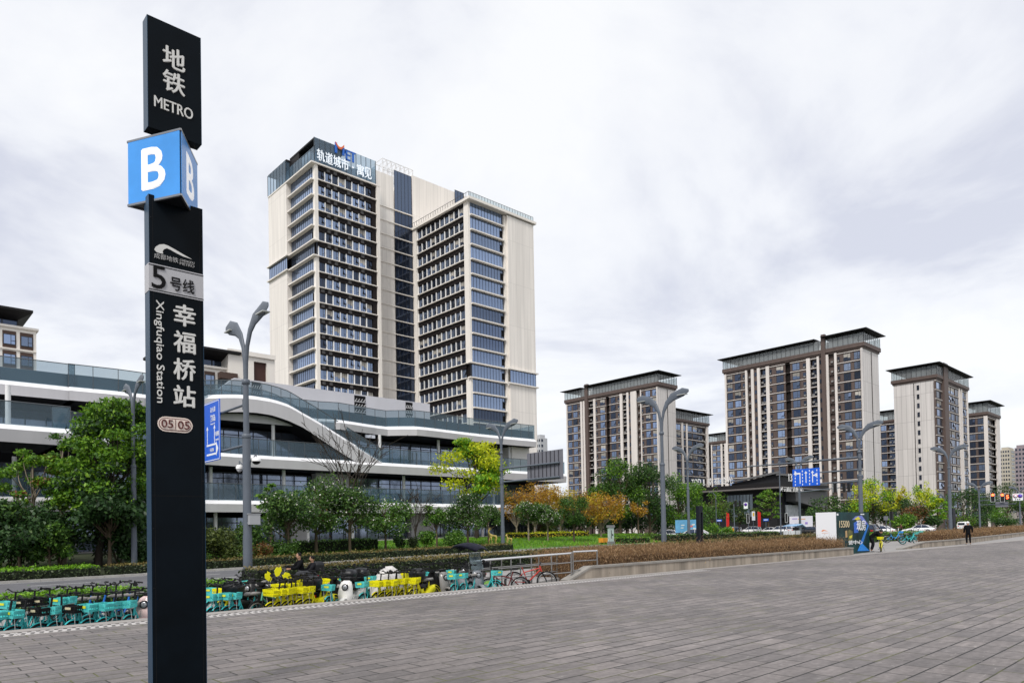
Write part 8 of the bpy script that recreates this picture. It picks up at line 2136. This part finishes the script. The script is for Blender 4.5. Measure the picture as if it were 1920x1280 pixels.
put_car(dsed, 1518, 125, 130, 'black sedan in front of the white hoarding')
put_car(dsuv, 1634, 92, 50, 'black car with lit red tail lights right of the advertising box')
put_car(sedan, 1648, 112, 128, 'white car passing behind the black car right of the advertising box', first=False)
put_car(sedan, 1250, 95, 100, 'white car half hidden by the hedge and the lamp, left of the blue hoarding', first=False)
put_car(sedan, 1300, 88, 150, 'low white car behind the slotted pylon', first=False)
# little white and blue delivery tricycle
s, t = onY(1487, 1004, 62)[:2]; z = gz(s); root = thing('delivery_tricycle', 'white delivery tricycle with a pale blue tilted canopy behind the brown hedge', 'tricycle', s, t, z); O = (s, t, z)
MB(O).box(s - .75, s + .35, t - .5, t + .5, z + .4, z + 1.25).build('cargo_box', mat('cargo_pale', (.58, .60, .62), .4, var=.1), root)
MB(O).loft([[(s - .6, t - .6, z + 1.62), (s - .6, t + .6, z + 1.62), (s - .6, t + .6, z + 1.68), (s - .6, t - .6, z + 1.68)], [(s + .6, t - .6, z + 1.75), (s + .6, t + .6, z + 1.75), (s + .6, t + .6, z + 1.82), (s + .6, t - .6, z + 1.82)], [(s + 1.5, t - .5, z + 1.5), (s + 1.5, t + .5, z + 1.5), (s + 1.5, t + .5, z + 1.56), (s + 1.5, t - .5, z + 1.56)]]).build('canopy', mat('canopy_pale_blue', (.25, .42, .62), .4, var=.2, scale=2), root)
for a_, b_ in ((-.55, -.5), (-.55, .5), (1.3, -.4), (1.3, .4)): MB(O).box(s + a_ - .02, s + a_ + .02, t + b_ - .02, t + b_ + .02, z + .4, z + 1.6).build('canopy_post', blk, root)
MB(O).loft([[(s + .9, t - .4, z + .3), (s + .9, t + .4, z + .3), (s + .9, t + .4, z + 1.0), (s + .9, t - .4, z + 1.0)], [(s + 1.35, t - .3, z + .3), (s + 1.35, t + .3, z + .3), (s + 1.30, t + .25, z + .95), (s + 1.30, t - .25, z + .95)]]).build('front_fairing', mat('cargo_pale', (.5, .5, .5), .4), root)
MB(O).box(s + .40, s + .85, t - .35, t + .35, z + .3, z + .75).build('seat', blk, root)
for a_, b_ in ((-.4, -.52), (-.4, .52), (1.25, 0)): MB(O).lathe((s + a_, t + b_, z + .25), [(.02, -.06), (.25, -.06), (.25, .06), (.02, .06)], 14, 0, 'y').build('wheel', rubber, root)
# unused prototypes leave the scene
for o in list(SC.objects):
    if o.parent is None and o.location.z < -400:
        for c in list(o.children_recursive): bpy.data.objects.remove(c)
        bpy.data.objects.remove(o)
